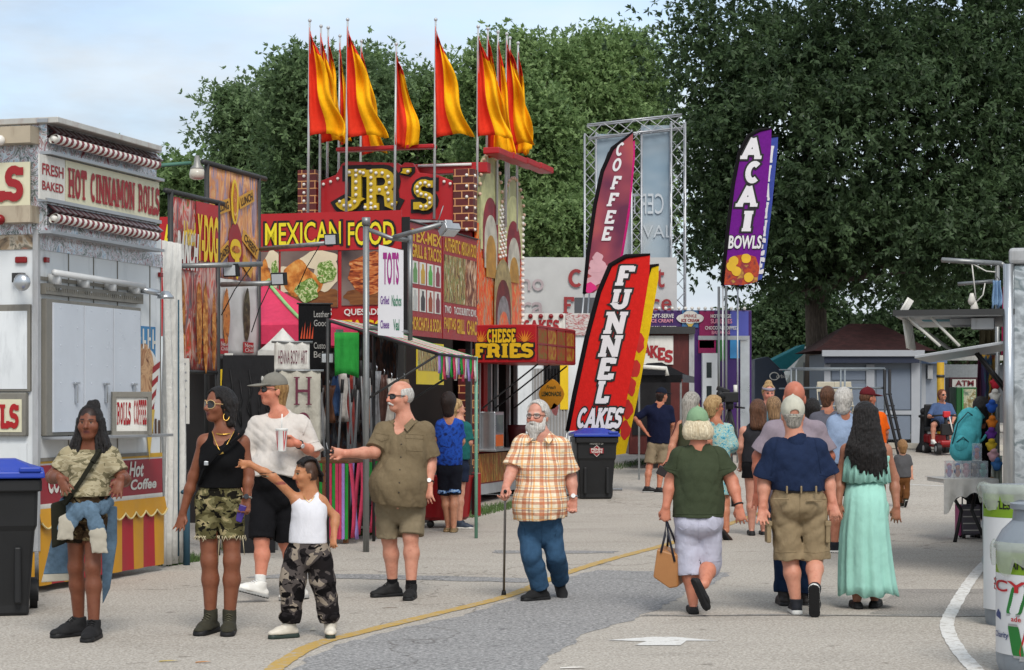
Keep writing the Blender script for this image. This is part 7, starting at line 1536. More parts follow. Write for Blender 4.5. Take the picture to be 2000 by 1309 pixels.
 for x in(.32,.95,1.3,2.0,2.45): mb.box((x,.02,(zc+z0)/2),(.06,.06,z0-zc))
 mb.build('window_post',ALU,t)
 mb = MB(); mb.box((.62,-.06,zc+.3),(.5,.35,.6)); wr = mb.build('warmer_case',STEEL,t,bevel=.01); mb = MB(); panel(mb,.42,zc+.06,.82,zc+.24,.24,.006); mb.build('warm_light',M('warm_orange','#c85a14',.4,vary=.2),wr); mb = MB(); panel(mb,.42,zc+.27,.82,zc+.55,.24,.006); mb.build('case_glass',M('case_glass','#5a6064',.08,vary=0),wr)
 mb = MB()
 for x in(.3,1.0,2.1): mb.bar((x,-.05,zc+.65),(x+.02,-aw+.06,z0-.02),.022)
 mb.build('awning_strut',BLK,t)
 mb = MB(); mb.box((1.6,.3,1.9),(.3,.05,1.4)); mb.build('interior_panel',RED,t); mb = MB(); mb.lathe((1.75,-.2,zc),[(.12,.02),(.15,.3),(.16,.38)],16); mb.build('condiment_tub',M('tub_maroon','#4a1014',.5),t,True)
 # roof deck for the poles
 mb = MB(); mb.box((1.25,Dp/2,zr+.02),(2.6,Dp-.2,.06)); mb.build('roof',LGREY,t)
 # flags
 FR = cloth('flag_red','#dd3a24',bump=.3,vary=.08); FY = cloth('flag_yellow','#f8b414',bump=.3,vary=.08)
 for q in(FR,FY):
  T_ = q.node_tree; bs = T_.nodes['Principled BSDF']; tr = T_.nodes.new('ShaderNodeBsdfTranslucent'); ms = T_.nodes.new('ShaderNodeMixShader'); ms.inputs[0].default_value = .12; T_.links.new(bs.inputs['Base Color'].links[0].from_socket,tr.inputs[0]); T_.links.new(bs.outputs[0],ms.inputs[1]); T_.links.new(tr.outputs[0],ms.inputs[2]); T_.links.new(ms.outputs[0],T_.nodes['Material Output'].inputs[0])
 fl = [(605,44,265,62,30.1,'first flag of the left row, tallest at the left end'),(627,55,278,42,30.5,'second flag of the left row, crumpled and half covered'),(641,58,275,30,30.9,'third flag of the left row, narrow strip'),(664,74,280,22,31.3,'fourth flag of the left row, just left of the broad front flag'),(679,42,268,66,30.0,'broad flag over the letter J with a straight red half'),(706,84,300,42,31.9,'low flag peeping out behind the broad flag over the J'),(774,90,286,48,30.0,'shorter single flag above the apostrophe'),(851,42,266,62,30.0,'widest single flag right of the middle, above the letter S'),(934,56,268,56,30.2,'first flag of the right row with a folded yellow top'),(953,60,305,40,30.6,'second flag of the right row with low yellow corner'),(973,66,300,30,31.0,'third flag of the right row, thin red tip'),(990,70,284,44,31.4,'fourth flag of the right row, red edge in front'),(996,78,296,44,31.8,'fifth flag of the right row with wide yellow belly'),(1012,88,302,24,32.2,'last flag of the right row, rightmost')]
 for i,(x,y0,y1,w_,Y,lab) in enumerate(fl):
  tp = P(x,y0,Y); base = Vector((tp.x-.0,Y,zr+.05)); lean = (-6+(i%3))*Y/F*.6
  f = thing('flag',lab+', red and yellow','flag',base,0,'red and yellow flags on the JR\'S stand'); H_ = tp.z-base.z
  mb = MB(); mb.tube([(lean,0,0),(0,0,H_)],[.022,.016],8); mb.ball((0,0,H_+.03),.03,8); mb.build('flag_pole',M('pole_white','#b4b8ba',.35,metal=.2),f,True)
  zt_ = H_-.08; zb_ = P(x,y1,Y).z-base.z; wd = w_*Y/F*1.12; n,m_ = 14,22; rs = random.Random(i+40); ph = rs.uniform(0,6); mb = MB(); am = rs.uniform(.5,1.2)
  for j in range(m_+1):
   v = j/m_; ww = wd*(.05+.95*v**.75)*(1-.2*math.sin(v*(6+3*am)+ph)*v); lx = lean*(1-(zt_+(zb_-zt_)*v)/H_)
   for k in range(n+1):
    u = k/n; fold = am*.10*u*math.sin(u*8+v*(5+4*am)+ph)+.07*u*math.sin(v*13+ph*2)+.05*math.sin(u*15-v*3+ph)
    mb.v.append((lx+ww*u*(1-.08*math.sin(u*6+v*5+ph)),-fold-.12*u*u,zt_+(zb_-zt_)*v-.03*math.sin(u*5+ph)*v-.22*u*(1-v)*.8))
  for j in range(m_):
   for k in range(n):
    mb.f.append((j*(n+1)+k,(j+1)*(n+1)+k,(j+1)*(n+1)+k+1,j*(n+1)+k+1)); u,v = (k+.5)/n,(j+.5)/m_
    mb.m.append(1 if(u>.4 and v>.1+.1*u) else 0)
  mb.k = 1; o = mb.build('flag_cloth',[FR,FY],f,True); s_ = o.modifiers.new('cloth','SOLIDIFY'); s_.thickness = .004
jrs()
# ------------------------------------------------------------------ vendor stalls between the food stands
def frontal(px,Y,px2=None): a = P(px,0,Y); b = P(px2 or px+50,0,Y); return Fr(a,b)
GRN = cloth('awning_green','#2c8a3a',bump=.4); PNK = cloth('awning_pink','#c0405c',bump=.4); LIL = cloth('awning_lilac','#9a82c0',bump=.4); CWH = cloth('awning_white','#c8c6c0',bump=.4); BLKC = cloth('black_canvas','#141416',bump=.5)
def vendors():
 V = Vector
 # dark back of the jewellery and stick stall
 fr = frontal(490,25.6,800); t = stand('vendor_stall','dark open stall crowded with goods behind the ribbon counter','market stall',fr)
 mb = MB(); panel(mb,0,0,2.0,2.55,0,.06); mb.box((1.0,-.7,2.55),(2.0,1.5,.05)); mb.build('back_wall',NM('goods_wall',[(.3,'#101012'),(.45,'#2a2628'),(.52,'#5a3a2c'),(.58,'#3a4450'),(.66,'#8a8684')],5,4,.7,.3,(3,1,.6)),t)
 for x in(.05,.7,1.3,1.95): mb = MB(); mb.tube([(x,-.15,0),(x,-.15,2.5)],.03,8); mb.build('upright',PIPE,t,True)
 for i,z in enumerate((.95,1.35,1.8)): mb = MB(); mb.box((1.0,-.2,z),(1.9,.25,.03)); mb.build('shelf',DKPIPE,t)
 # awning with hanging ribbons
 A,B,C = P(640,622,21.0),P(855,688,21.5),P(930,697,22.9); D = A+(C-B); aw = thing('stall_awning','sloping striped awning with green, pink and lilac ribbon fringe','awning',(A.x,A.y,0)); off = V(aw.location)
 n = 14; mb = MB()
 for i in range(n):
  a0,a1 = i/n,(i+1)/n; mb.k = (0,1,2,3)[i%4] if i<5 else(1,2,3,0)[i%4]
  q0,q1,q2,q3 = A.lerp(D,a0),A.lerp(D,a1),B.lerp(C,a1),B.lerp(C,a0); mb.add([p_-off for p_ in(q0,q3,q2,q1)],[(0,1,2,3)])
 o = mb.build('canopy',[PNK,CWH,GRN,CWH],aw); s_ = o.modifiers.new('cloth','SOLIDIFY'); s_.thickness = .012
 mb = MB(); rs = random.Random(1)
 k = 16
 for i in range(k):
  a0,a1 = i/k,(i+1)/k; mb.k = i%4; h = .22+.1*rs.random(); p0,p1 = B.lerp(C,a0)-off,B.lerp(C,a1)-off
  for j in range(4):
   f0,f1 = j/4,(j+1)/4; w0,w1 = [V((.012*math.sin(i*2+f*3)*f,.015*math.cos(i+f*3)*f,-h*f)) for f in(f0,f1)]
   mb.add([p0+w0,p1+w0,p1+w1,p0+w1],[(0,1,2,3)])
 o = mb.build('ribbon_fringe',[LIL,GRN,PNK,CWH],aw,True); s_ = o.modifiers.new('cloth','SOLIDIFY'); s_.thickness = .004
 mb = MB()
 for p0,p1 in((A,B),(D,C),(A,D),(B,C)): mb.tube([p0-off+V((0,0,-.02)),p1-off+V((0,0,-.02))],.018,6)
 for p0 in(A,D): mb.tube([p0-off,V((p0.x-off.x,p0.y-off.y,0))],.02,6)
 mb.tube([B-off+V((0,0,-.03)),A.lerp(B,.35)-off+V((0,0,-.75))],.014,6); mb.tube([C-off+V((0,0,-.03)),D.lerp(C,.35)-off+V((0,0,-.75))],.014,6); mb.build('awning_frame',DKPIPE,aw,True)
 mb = MB(); c = C-off; mb.tube([c,(c.x,c.y,0)],.02,8); mb.build('front_post',M('pale_green_post','#6a9a84',.5),aw,True)
 mb = MB(); g0,g1 = P(655,650,21.1)-off,P(702,735,21.1)-off
 for i in range(8):
  for j in range(6):
   f = lambda u,v: V((g0.x+(g1.x-g0.x)*u,.03*math.sin(u*9+v*1.2),g0.z+(g1.z-g0.z)*v*(1-.06*math.sin(u*4))))
   mb.add([f(i/8,j/6),f(i/8+.125,j/6),f(i/8+.125,(j+1)/6),f(i/8,(j+1)/6)],[(0,3,2,1)])
 o = mb.build('side_curtain',GRN,aw,True); s_ = o.modifiers.new('cloth','SOLIDIFY'); s_.thickness = .004
 # pipe mast with lamp arm
 b = P(715,0,20.8); m_ = thing('lamp_mast','grey pipe mast with bent lamp arm in front of the stall awning','lamp',(b.x,b.y,0)); off = V(m_.location); pt = lambda x,y,d=0: P(x,y,20.8+d)-off
 mb = MB(); mb.tube([(0,0,0),pt(715,436)],.034,10); mb.tube([pt(715,440),pt(715,425)],.045,10); mb.build('mast',PIPE,m_,True)
 mb = MB(); mb.tube([pt(718,448),pt(765,466),pt(803,470)],.024,8); mb.tube([pt(768,464,-.05),pt(862,438,-.2)],.026,8); mb.tube([pt(722,640),pt(800,650)],.024,8); mb.tube([pt(801,460),pt(801,665)],.026,8); mb.tube([pt(855,435,-.2),pt(866,402,-.2)],.006,5); mb.build('lamp_arm',PIPE,m_,True)
 mb = MB(); gl = MB(); tri_light(mb,gl,pt(878,449,-.25),(.3,-.4,-.85),.15); h_ = mb.build('lamp_head',ALU,m_,bevel=.006); gl.build('lamp_glass',FLGL,h_)
 # TOTS sign
 c = P(738,660,20.75); s_ = thing('hanging_sign','white vertical sign lettered TOTS in pink hung from the pipe mast','sign',c,R(6)); W_,H_ = 50*20.75/F,182*20.75/F; mb = MB(); mb.prism([(0,0,.03),(W_,0,0),(W_,0,H_-.06),(.01,0,H_)],(0,.006,0)); mb.build('sheet',M('sign_sheet','#c8c8cc',.5,vary=.04),s_)
 mb = MB(); sans_text(mb,'TOTS',W_*.2,H_*.57,W_*.82,H_*.92,.004,.03); mb.build('lettering',M('magenta_ink','#8a1a70',.5),s_)
 mb = MB(); sans_text(mb,'Grilled',W_*.1,H_*.36,W_*.44,H_*.45,.004,.02); sans_text(mb,'Cheese',W_*.1,H_*.1,W_*.44,H_*.19,.004,.02); mb.build('lettering',M('violet_ink','#5a2a7a',.5),s_); mb = MB(); sans_text(mb,'Nachos',W_*.54,H_*.34,W_*.92,H_*.46,.004,.02); sans_text(mb,'Veal',W_*.6,H_*.08,W_*.84,H_*.2,.004,.02); mb.build('lettering',M('green_ink','#1a6a4a',.5),s_)
 # counter with ribbon skirt, easels
 fr = street(640,22.0); t = stand('vendor_counter','wooden counter with pink, green and lilac ribbon skirt','counter',fr); L = 2.4
 mb = MB(); mb.box((L/2,.1,.93),(L,.7,.04)); mb.build('counter_top',M('counter_wood','#6a4428',.6,vary=.2),t,bevel=.006); mb = MB()
 for x in(.05,L-.05):
  for y in(-.2,.4): mb.box((x,y,.46),(.05,.05,.9))
 mb.build('leg',M('counter_wood',0),t)
 mb = MB(); rs = random.Random(9); k = 26
 for i in range(k):
  mb.k = rs.randrange(4); x0,x1 = L*i/k,L*(i+1)/k-.004; bot = .04+.05*rs.random()
  for j in range(6):
   z0,z1 = .91-(.91-bot)*j/6,.91-(.91-bot)*(j+1)/6; y0,y1 = [-.27-.03*math.sin(i*1.7+z*4) for z in(z0,z1)]; mb.add([(x0,y0,z0),(x1,y0-.01,z0),(x1,y1-.01,z1),(x0,y1,z1)],[(0,3,2,1)])
 o = mb.build('ribbon_skirt',[PNK,GRN,LIL,PNK],t,True); s_ = o.modifiers.new('cloth','SOLIDIFY'); s_.thickness = .004
 mb = MB()
 for i in range(18):  # end skirt toward the camera
  mb.k = rs.randrange(4); y0,y1 = -.25+.7*i/18,-.25+.7*(i+1)/18-.004; mb.add([(-.01-.01*(i%2),y0,.91),(-.01-.01*(i%2),y1,.91),(-.02,y1,.05),(-.02,y0,.06)],[(0,1,2,3)])
 o = mb.build('end_skirt',[PNK,GRN,LIL,M('counter_wood',0)],t); s_ = o.modifiers.new('cloth','SOLIDIFY'); s_.thickness = .004
 for i,(x,y,a,lab) in enumerate(((650,1052,5,'dark brown easel board leaning at the left of the ribbon counter'),(697,1052,-4,'black narrow easel frame before the ribbon skirt'),(732,1050,10,'slanting black display ladder at the right of the ribbon counter'))):
  g = G(x,y); e = thing('display_easel',lab,'easel',g,R(10),'easels by the ribbon counter'); mb = MB(); w = .07 if i==0 else .09
  for s in(-1,1): mb.bar((s*w,0,0),(s*w*.7-R(a)*1.1,.15,1.05),.03,.025)
  for k in range(7): f = .1+k*.13; mb.bar((-w-R(a)*1.1*f,.15*f,1.05*f),(w-R(a)*1.1*f,.15*f,1.05*f),.04,.02)
  mb.build('frame',M('easel_brown','#3a2018',.6) if i==0 else BLK,e)
  # sticks and sheathed goods standing in the stall
 proto = None; rs = random.Random(6)
 for i in range(9):
  x = 640+i*15+rs.uniform(-4,4); Y = 22.9+rs.uniform(0,.9); p = P(x,0,Y); L_ = rs.uniform(1.5,2.1)
  if proto is None:
   proto = thing('display_stick','wrapped walking stick standing among others in the dark stall','stick',(0,0,0),0,'wrapped sticks in the stall'); mb = MB(); mb.tube([(0,0,0),(0,0,1)],.013,8); mb.build('shaft',M('stick_plastic','#5a5c5e',.3,vary=.35),proto,True); mb = MB(); mb.tube([(0,0,1),(0,0,1.1)],.02,8); mb.build('grip',BLK,proto,True); o = proto
  else: o = copy_tree(proto)
  o.location = (p.x,Y,.1); o.scale = (1,1,L_/1.1); o.rotation_euler = (0,R(rs.uniform(-7,7)),0)
 cl = ['#8a8a88','#5a3a28','#3a5a8a','#a8a4a0','#7a2a24','#2a2a2c','#b06a2c','#6a6c70','#48302a','#9a9690','#2c4a3c','#7a5a3a']
 nm = ['silver grey','brown leather','blue','pale grey','dark red','black','orange tan','mid grey','dark brown','off-white','dark green','tan']
 for i in range(12):
  x = 626+i*15+rs.uniform(-4,4); y0 = 735+rs.uniform(-12,25); c = P(x,y0,23.9+.1*(i%3)); o = thing('hanging_good',nm[i]+' strip of goods hanging in the dark stall behind the counter','goods',c,0,'goods hanging in the stall'); mb = MB(); w,h,ph = rs.uniform(.06,.12),rs.uniform(.45,.95),rs.uniform(0,6)
  for j in range(9):
   for k in range(5): u,v = k/4-.5,j/8; mb.v.append((w*u*(1+.4*math.sin(v*6+ph)),.03*math.sin(k*1.8+v*3+ph),-h*v))
  for j in range(8):
   for k in range(4): mb.f.append((j*5+k,(j+1)*5+k,(j+1)*5+k+1,j*5+k+1)); mb.m.append(0)
  q = mb.build('strip',M('goods_strip_%d'%i,cl[i],.5,vary=.35,vscale=12),o,True); s_ = q.modifiers.new('cloth','SOLIDIFY'); s_.thickness = .01; mb = MB(); mb.tube([(0,0,-.01),(.01,0,.04),(0,0,.07)],.006,5); mb.build('hook',STEEL,o,True)
  # red cart
 g = G(868,1032); t = thing('red_cart','rounded red drinks cart on casters behind the tie-dye boy','cart',(g.x,g.y+.2,0),R(10)); mb = MB(); mb.lathe((0,0,0),[(.26,.1),(.3,.14),(.34,.62),(.36,.66)],28,1.05,.8); mb.build('tub',M('cart_red','#8a1016',.35,vary=.1),t,'auto'); mb = MB()
 for x in(-.2,.2): mb.ball((x,-.1,.05),.05,10)
 mb.build('caster',BLK,t,True); mb = MB(); mb.box((.42,.1,.42),(.08,.3,.55)); mb.build('side_panel',M('cart_red',0),t,bevel=.01)
 # pink tent, henna tent, hanging banners
 def canopy(name,label,px,Y,half,z0,z1,mt,trim=None,rot=16,legs=True,val=.22,legm=None,hang=None):
  c = P(px,0,Y); t = thing(name,label,'canopy tent',(c.x,Y,gz(Y)),R(-rot)); mb = MB(); n = 8; vs = []; g = gz(Y); z0-=g; z1-=g
  def prof(f): return z0+(z1-z0)*(1-f)**1.15
  for sd in range(4):
   q = Matrix.Rotation(math.pi/2*sd,3,'Z')
   for i in range(n):
    f0,f1 = i/n,(i+1)/n; mb.add([q@V((-half*f0,-half*f0,prof(f0))),q@V((half*f0,-half*f0,prof(f0))),q@V((half*f1,-half*f1,prof(f1))),q@V((-half*f1,-half*f1,prof(f1)))],[(0,3,2,1)])
  o = mb.build('roof',mt,t,True); s_ = o.modifiers.new('cloth','SOLIDIFY'); s_.thickness = .01
  mb = MB()
  for sd in range(4): q = Matrix.Rotation(math.pi/2*sd,3,'Z'); mb.add([q@V((-half,-half,z0)),q@V((half,-half,z0)),q@V((half,-half-.01,z0-val)),q@V((-half,-half-.01,z0-val))],[(0,3,2,1)])
  o = mb.build('valance',mt,t); s_ = o.modifiers.new('cloth','SOLIDIFY'); s_.thickness = .01
  if trim:
   mb = MB()
   for sx,sy in((1,-1),(-1,-1)): mb.tube([(sx*half*f,sy*half*f,prof(f)+.012) for f in[i/8 for i in range(9)]],.022,6)
   mb.build('ridge_trim',trim,t,True)
  mb = MB()
  for sx in(-1,1):
   for sy in(-1,1): mb.bar((sx*(half-.05),sy*(half-.05),0),(sx*(half-.05),sy*(half-.05),z0),.05)
  mb.build('leg',legm or PIPE,t); return t
 canopy('canopy_tent','hot pink canopy tent with pale ridge trim behind the hot dog banner',522,23.6,.85,2.5,3.05,cloth('hot_pink','#c83c5c',bump=.3),cloth('lime_trim','#8ab87a'))
 canopy('canopy_tent','small white canopy behind the HENNA BODY ART cloth',552,20.9,.2,2.15,2.4,CWH,val=.1)
 for nm,lab,x0,x1,y0,y1,Y,rz,mt in(('cloth_sign','white cloth sign lettered HENNA BODY ART in plum',536,602,668,725,20.2,14,CWH),('cloth_sign','off-white hanging cloth with tall plum letter H',545,622,724,900,19.2,6,cloth('linen','#a8a498',bump=.6))):
  c = P(x0,y1,Y); s_ = thing(nm,lab,'banner',c,R(rz)); W_ = (x1-x0)*Y/F*1.05; H_ = (y1-y0)*Y/F; mb = MB(); n = 14
  for j in range(9):
   for i in range(n+1): mb.v.append((W_*i/n,.012*math.sin(i*1.3+j*.4),H_*j/8))
  for j in range(8):
   for i in range(n): mb.f.append((j*(n+1)+i,j*(n+1)+i+1,(j+1)*(n+1)+i+1,(j+1)*(n+1)+i)); mb.m.append(0)
  o = mb.build('cloth',mt,s_,True); q = o.modifiers.new('cloth','SOLIDIFY'); q.thickness = .004; mb = MB(); PL = M('plum_ink','#5a2034',.7)
  if 'HENNA' in lab: sans_text(mb,'HENNA BODY ART',W_*.1,H_*.25,W_*.92,H_*.72,.018,.0)
  else: slab_text(mb,'H',W_*.32,H_*.62,W_*.82,H_*.93,.02,.1,.12,.04); slab_text(mb,'O',W_*.36,H_*.28,W_*.8,H_*.55,.02,.1)
  mb.build('lettering',PL,s_); mb = MB(); mb.tube([(-.03,0,H_),(W_+.03,0,H_)],.012,6); mb.build('rail',PIPE,s_,True)
  # dark hanging banner with orange flames, dark board, lamp
 c = P(583,725,21.6); s_ = thing('hanging_banner','narrow black banner with orange flames and grey lettering','banner',c,R(10)); W_,H_ = .36,.75; mb = MB(); mb.box((W_/2,.01,H_/2),(W_,.01,H_)); mb.build('cloth',BLKC,s_); mb = MB()
 for i in range(5): mb.prism([(.02+i*.03,0,.36),(.04+i*.03,0,.36),(.045+i*.03,0,.5+.05*(i%2))],(0,.002,0))
 mb.build('flame_print',M('flame_orange','#b8401a',.6),s_); mb = MB()
 for a,z in(('Leather',.6),('Goods',.5),('Custom',.25),('Belts',.15)): sans_text(mb,a,.17,z,.34,z+.07,.003)
 mb.build('lettering',M('dull_white','#9a9894',.7),s_); mb = MB(); mb.tube([(-.02,0,H_),(W_+.02,0,H_)],.01,6); mb.build('rail',DKPIPE,s_,True)
 c = P(440,1085,20.6); s_ = thing('display_board','tall dark grey display board hung with black straps behind the woman in black','display board',(c.x,20.6,0),R(8)); mb = MB(); mb.box((.25,.02,1.05),(.55,.03,2.1)); mb.build('board',cloth('charcoal_felt','#2a2a2c',bump=.3),s_); mb = MB(); rs = random.Random(4)
 for i in range(5): x = .05+.1*i; z = 1.95-.1*(i%2); mb.tube([(x,-.01,z),(x+.03,-.03,z-.2),(x-.02,-.02,z-.4),(x+.02,-.02,z-.5),(x,-.01,z-.2)],.008,5)
 mb.build('strap',BLK,s_,True); mb = MB(); mb.bar((-.06,-.03,1.5),(-.04,-.03,1.95),.045,.02); mb.build('yellow_strip',YEL,s_)
 s_ = thing('floodlight','black floodlight on a clamp beside the black flame banner','lamp',P(640,700,21.3)); mb = MB(); gl = MB(); tri_light(mb,gl,(0,0,0),(0,-1,.05),.12); mb.bar((0,.02,-.05),(.05,.06,-.2),.03); h_ = mb.build('lamp_head',BLK,s_,bevel=.006); gl.build('lamp_glass',FLGL,s_)
 c = P(656,722,21.3); s_ = thing('hanging_sign','slim pale green price sign beside the black floodlight','sign',c); mb = MB(); mb.box((.04,0,.22),(.085,.012,.44)); mb.build('board',M('mint_board','#9ab8a8',.5),s_); mb = MB(); [sans_text(mb,q_,.01,.32-i*.1,.07,.36-i*.1,.009) for i,q_ in enumerate(('Sale','Two','Five','Ten'))]; mb.build('lettering',M('green_ink',0),s_)
vendors()
# ------------------------------------------------------------------ feather flags
def feather(label,Y,left,right,mt,base_py,border=.02,art=None,group='feather flags',pole_px=None):
 fr = frontal(left[0][0],Y); t = setw(thing('feather_flag',label,'feather flag',(fr.A.x,Y,gz(Y)),0,group)); g = gz(Y); q = lambda x,y,w=0: (fr.px(x,y,w)[0],-w,fr.px(x,y,w)[1]-g)
 mb = MB(); out = [q(*p) for p in left]+[q(*p) for p in right]; mb.prism(out,(0,.008,0)); mb.build('flag_cloth',mt,t)
 mb = MB(); lp = [q(*p) for p in left]; mb.tube([(a[0]-.0,a[1],a[2]) for a in lp],[.035]+[.04]*(len(lp)-2)+[.018],8); mb.build('pole_sleeve',cloth('sleeve_black','#131013'),t,True)
 b = lp[0]; d = (Vector(lp[1])-Vector(lp[0])).normalized(); f = Vector(b)-d*(b[2]/max(.2,d.z)); mb = MB(); mb.tube([Vector(b)+d*.1,f if base_py is None else Vector((b[0],0,0))],.018,8); mb.tube([(f.x-.3,0,.02),(f.x+.3,0,.02)],.02,6); mb.tube([(f.x,-.3,.02),(f.x,.3,.02)],.02,6); mb.build('pole',ALU,t,True)
 return t,fr,g
def words(t,fr,g,items,mt,out=None,shear=.25,w=.012,sans=False,grow=.09,th=.24):
 mb = MB(); mo = MB()
 for s_,x0,y0,x1,y1 in items:
  a,b = fr.px(x0,y1,w),fr.px(x1,y0,w); sw = (b[1]-a[1])*shear*(0 if len(s_)>1 else 1)
  if sans: sans_text(mb,s_,a[0],a[1]-g,b[0]-sw,b[1]-g,w+.006,.03,shear)
  else:
   if out: slab_text(mo,s_,a[0],a[1]-g,b[0]-sw,b[1]-g,w,th,.17,.16,grow,0,shear)
   slab_text(mb,s_,a[0],a[1]-g,b[0]-sw,b[1]-g,w+.006,th,.17,.16,0,0,shear)
  if sans and out: sans_text(mo,s_,a[0]-.02,a[1]-g-.02,b[0]-sw+.02,b[1]-g+.02,w,.07,shear)
 if out: mo.build('letter_shadow',out,t)
 mb.build('lettering',mt,t)
def flags():
 WL = M('flag_white','#cfcdd0',.6,vary=.04)
 t,fr,g = feather('tall red feather flag lettered FUNNEL CAKES above the black bin',32.2,[(1108,842),(1122,770),(1146,660),(1170,570),(1192,518),(1222,501),(1270,497)],[(1268,540),(1250,650),(1228,760),(1214,838)],cloth('feather_red','#c0201c',bump=.3,vary=.08),None)
 words(t,fr,g,[('F',1200,520,1241,558),('U',1190,565,1235,604),('N',1178,609,1227,652),('N',1168,655,1217,697),('E',1163,700,1205,741),('L',1159,744,1196,787),('CAKES',1124,797,1211,836)],WL,INK,.22)
 t,fr,g = feather('yellow feather flag with red splashes half behind the FUNNEL CAKES flag',33.6,[(1196,890),(1215,800),(1240,660),(1262,545),(1270,520),(1287,517)],[(1286,545),(1270,640),(1245,780),(1222,886)],cloth('feather_yellow','#d0b018',bump=.3,vary=.08),None)
 mb = MB()
 for i,(x,y) in enumerate(((1249,670),(1240,720),(1232,755),(1226,800),(1221,840))): a = fr.px(x,y); blob(mb,a[0],a[1]-g,.09,.16,.004,i)
 mb.build('splash_print',M('splash_red','#b8201a',.6),t)
 t,fr,g = feather('plum feather flag lettered COFFEE in white script',38.5,[(1141,574),(1148,500),(1162,400),(1176,335),(1196,290),(1236,258)],[(1237,300),(1228,400),(1214,490),(1203,535),(1160,572)],NM('coffee_flag',[(.35,'#5a2440'),(.5,'#8a3c4a'),(.65,'#a8504c')],.9,2,.7),None)
 words(t,fr,g,[('C',1200,278,1222,305),('O',1193,309,1217,335),('F',1191,344,1215,370),('F',1184,377,1210,403),('E',1178,411,1205,437),('E',1172,443,1199,470)],WL,None,.25,th=.2)
 mb = MB(); mb2 = MB()
 for i,(x,y,r1,r2) in enumerate(((1172,532,.22,.16),(1166,520,.16,.14),(1168,505,.1,.12),(1158,550,.14,.1))): a = fr.px(x,y); blob(mb,a[0],a[1]-g,r1,r2,.004+.003*i,i)
 mb.build('cream_print',M('cream_pink','#c0949c',.6),t); a = fr.px(1152,562); blob(mb2,a[0],a[1]-g,.12,.1,.016,3); mb2.build('pink_print',M('flag_magenta','#c01c6a',.6),t)
 t,fr,g = feather('hot pink feather flag almost hidden behind the COFFEE flag',39.6,[(1152,560),(1160,450),(1172,350),(1190,300),(1240,272)],[(1240,310),(1230,420),(1210,540)],cloth('feather_pink','#b8206c'),None)
 t,fr,g = feather('purple feather flag lettered ACAI BOWLS with fruit bowl picture',40.5,[(1411,558),(1420,460),(1432,360),(1444,298),(1462,266),(1484,254),(1507,251)],[(1506,290),(1498,380),(1488,480),(1480,548),(1462,556),(1440,556)],cloth('feather_purple','#641a7a',bump=.3,vary=.1),0)
 words(t,fr,g,[('A',1448,269,1490,311),('C',1453,316,1488,357),('A',1439,363,1482,404),('I',1446,412,1474,452)],WL,INK,.15,th=.27); words(t,fr,g,[('BOWLS',1422,460,1486,486)],WL,INK,.1,sans=True)
 mb = MB(); a = fr.px(1448,528); mb.prism([(a[0]+x,-.006,a[1]-g+z) for x,z in((-.4,-.3),(.02,-.31),(.33,-.24),(.38,.05),(.3,.28),(.1,.34),(-.15,.3),(-.34,.18))],(0,.003,0)); mb.build('bowl_print',NM('acai_print',[(.3,'#3a1030'),(.45,'#a8401a'),(.55,'#7a2030'),(.7,'#c0a03a')],4,4),t)
 mb = MB()
 for i,(x,y) in enumerate(((1433,510),(1457,505),(1438,530),(1428,520),(1462,542))): a = fr.px(x,y); blob(mb,a[0],a[1]-g,.1,.1,.012+.002*i,i,jag=.04)
 mb.build('banana_print',M('banana_yellow','#c8a020',.5),t)
 t,fr,g = feather('blue feather flag with white letters just behind the ACAI BOWLS flag',41.4,[(1440,560),(1455,420),(1475,300),(1490,268),(1520,266)],[(1518,300),(1508,400),(1496,500),(1488,545),(1470,552)],cloth('feather_blue','#3c4a94'),0)
 words(t,fr,g,[('I',1501,285,1513,318),('I',1496,323,1508,355),('A',1490,358,1506,392),('H',1486,395,1502,427),('H',1483,430,1499,462),('E',1480,466,1496,498),('E',1478,504,1494,534)],WL,None,.12,th=.26)
flags()
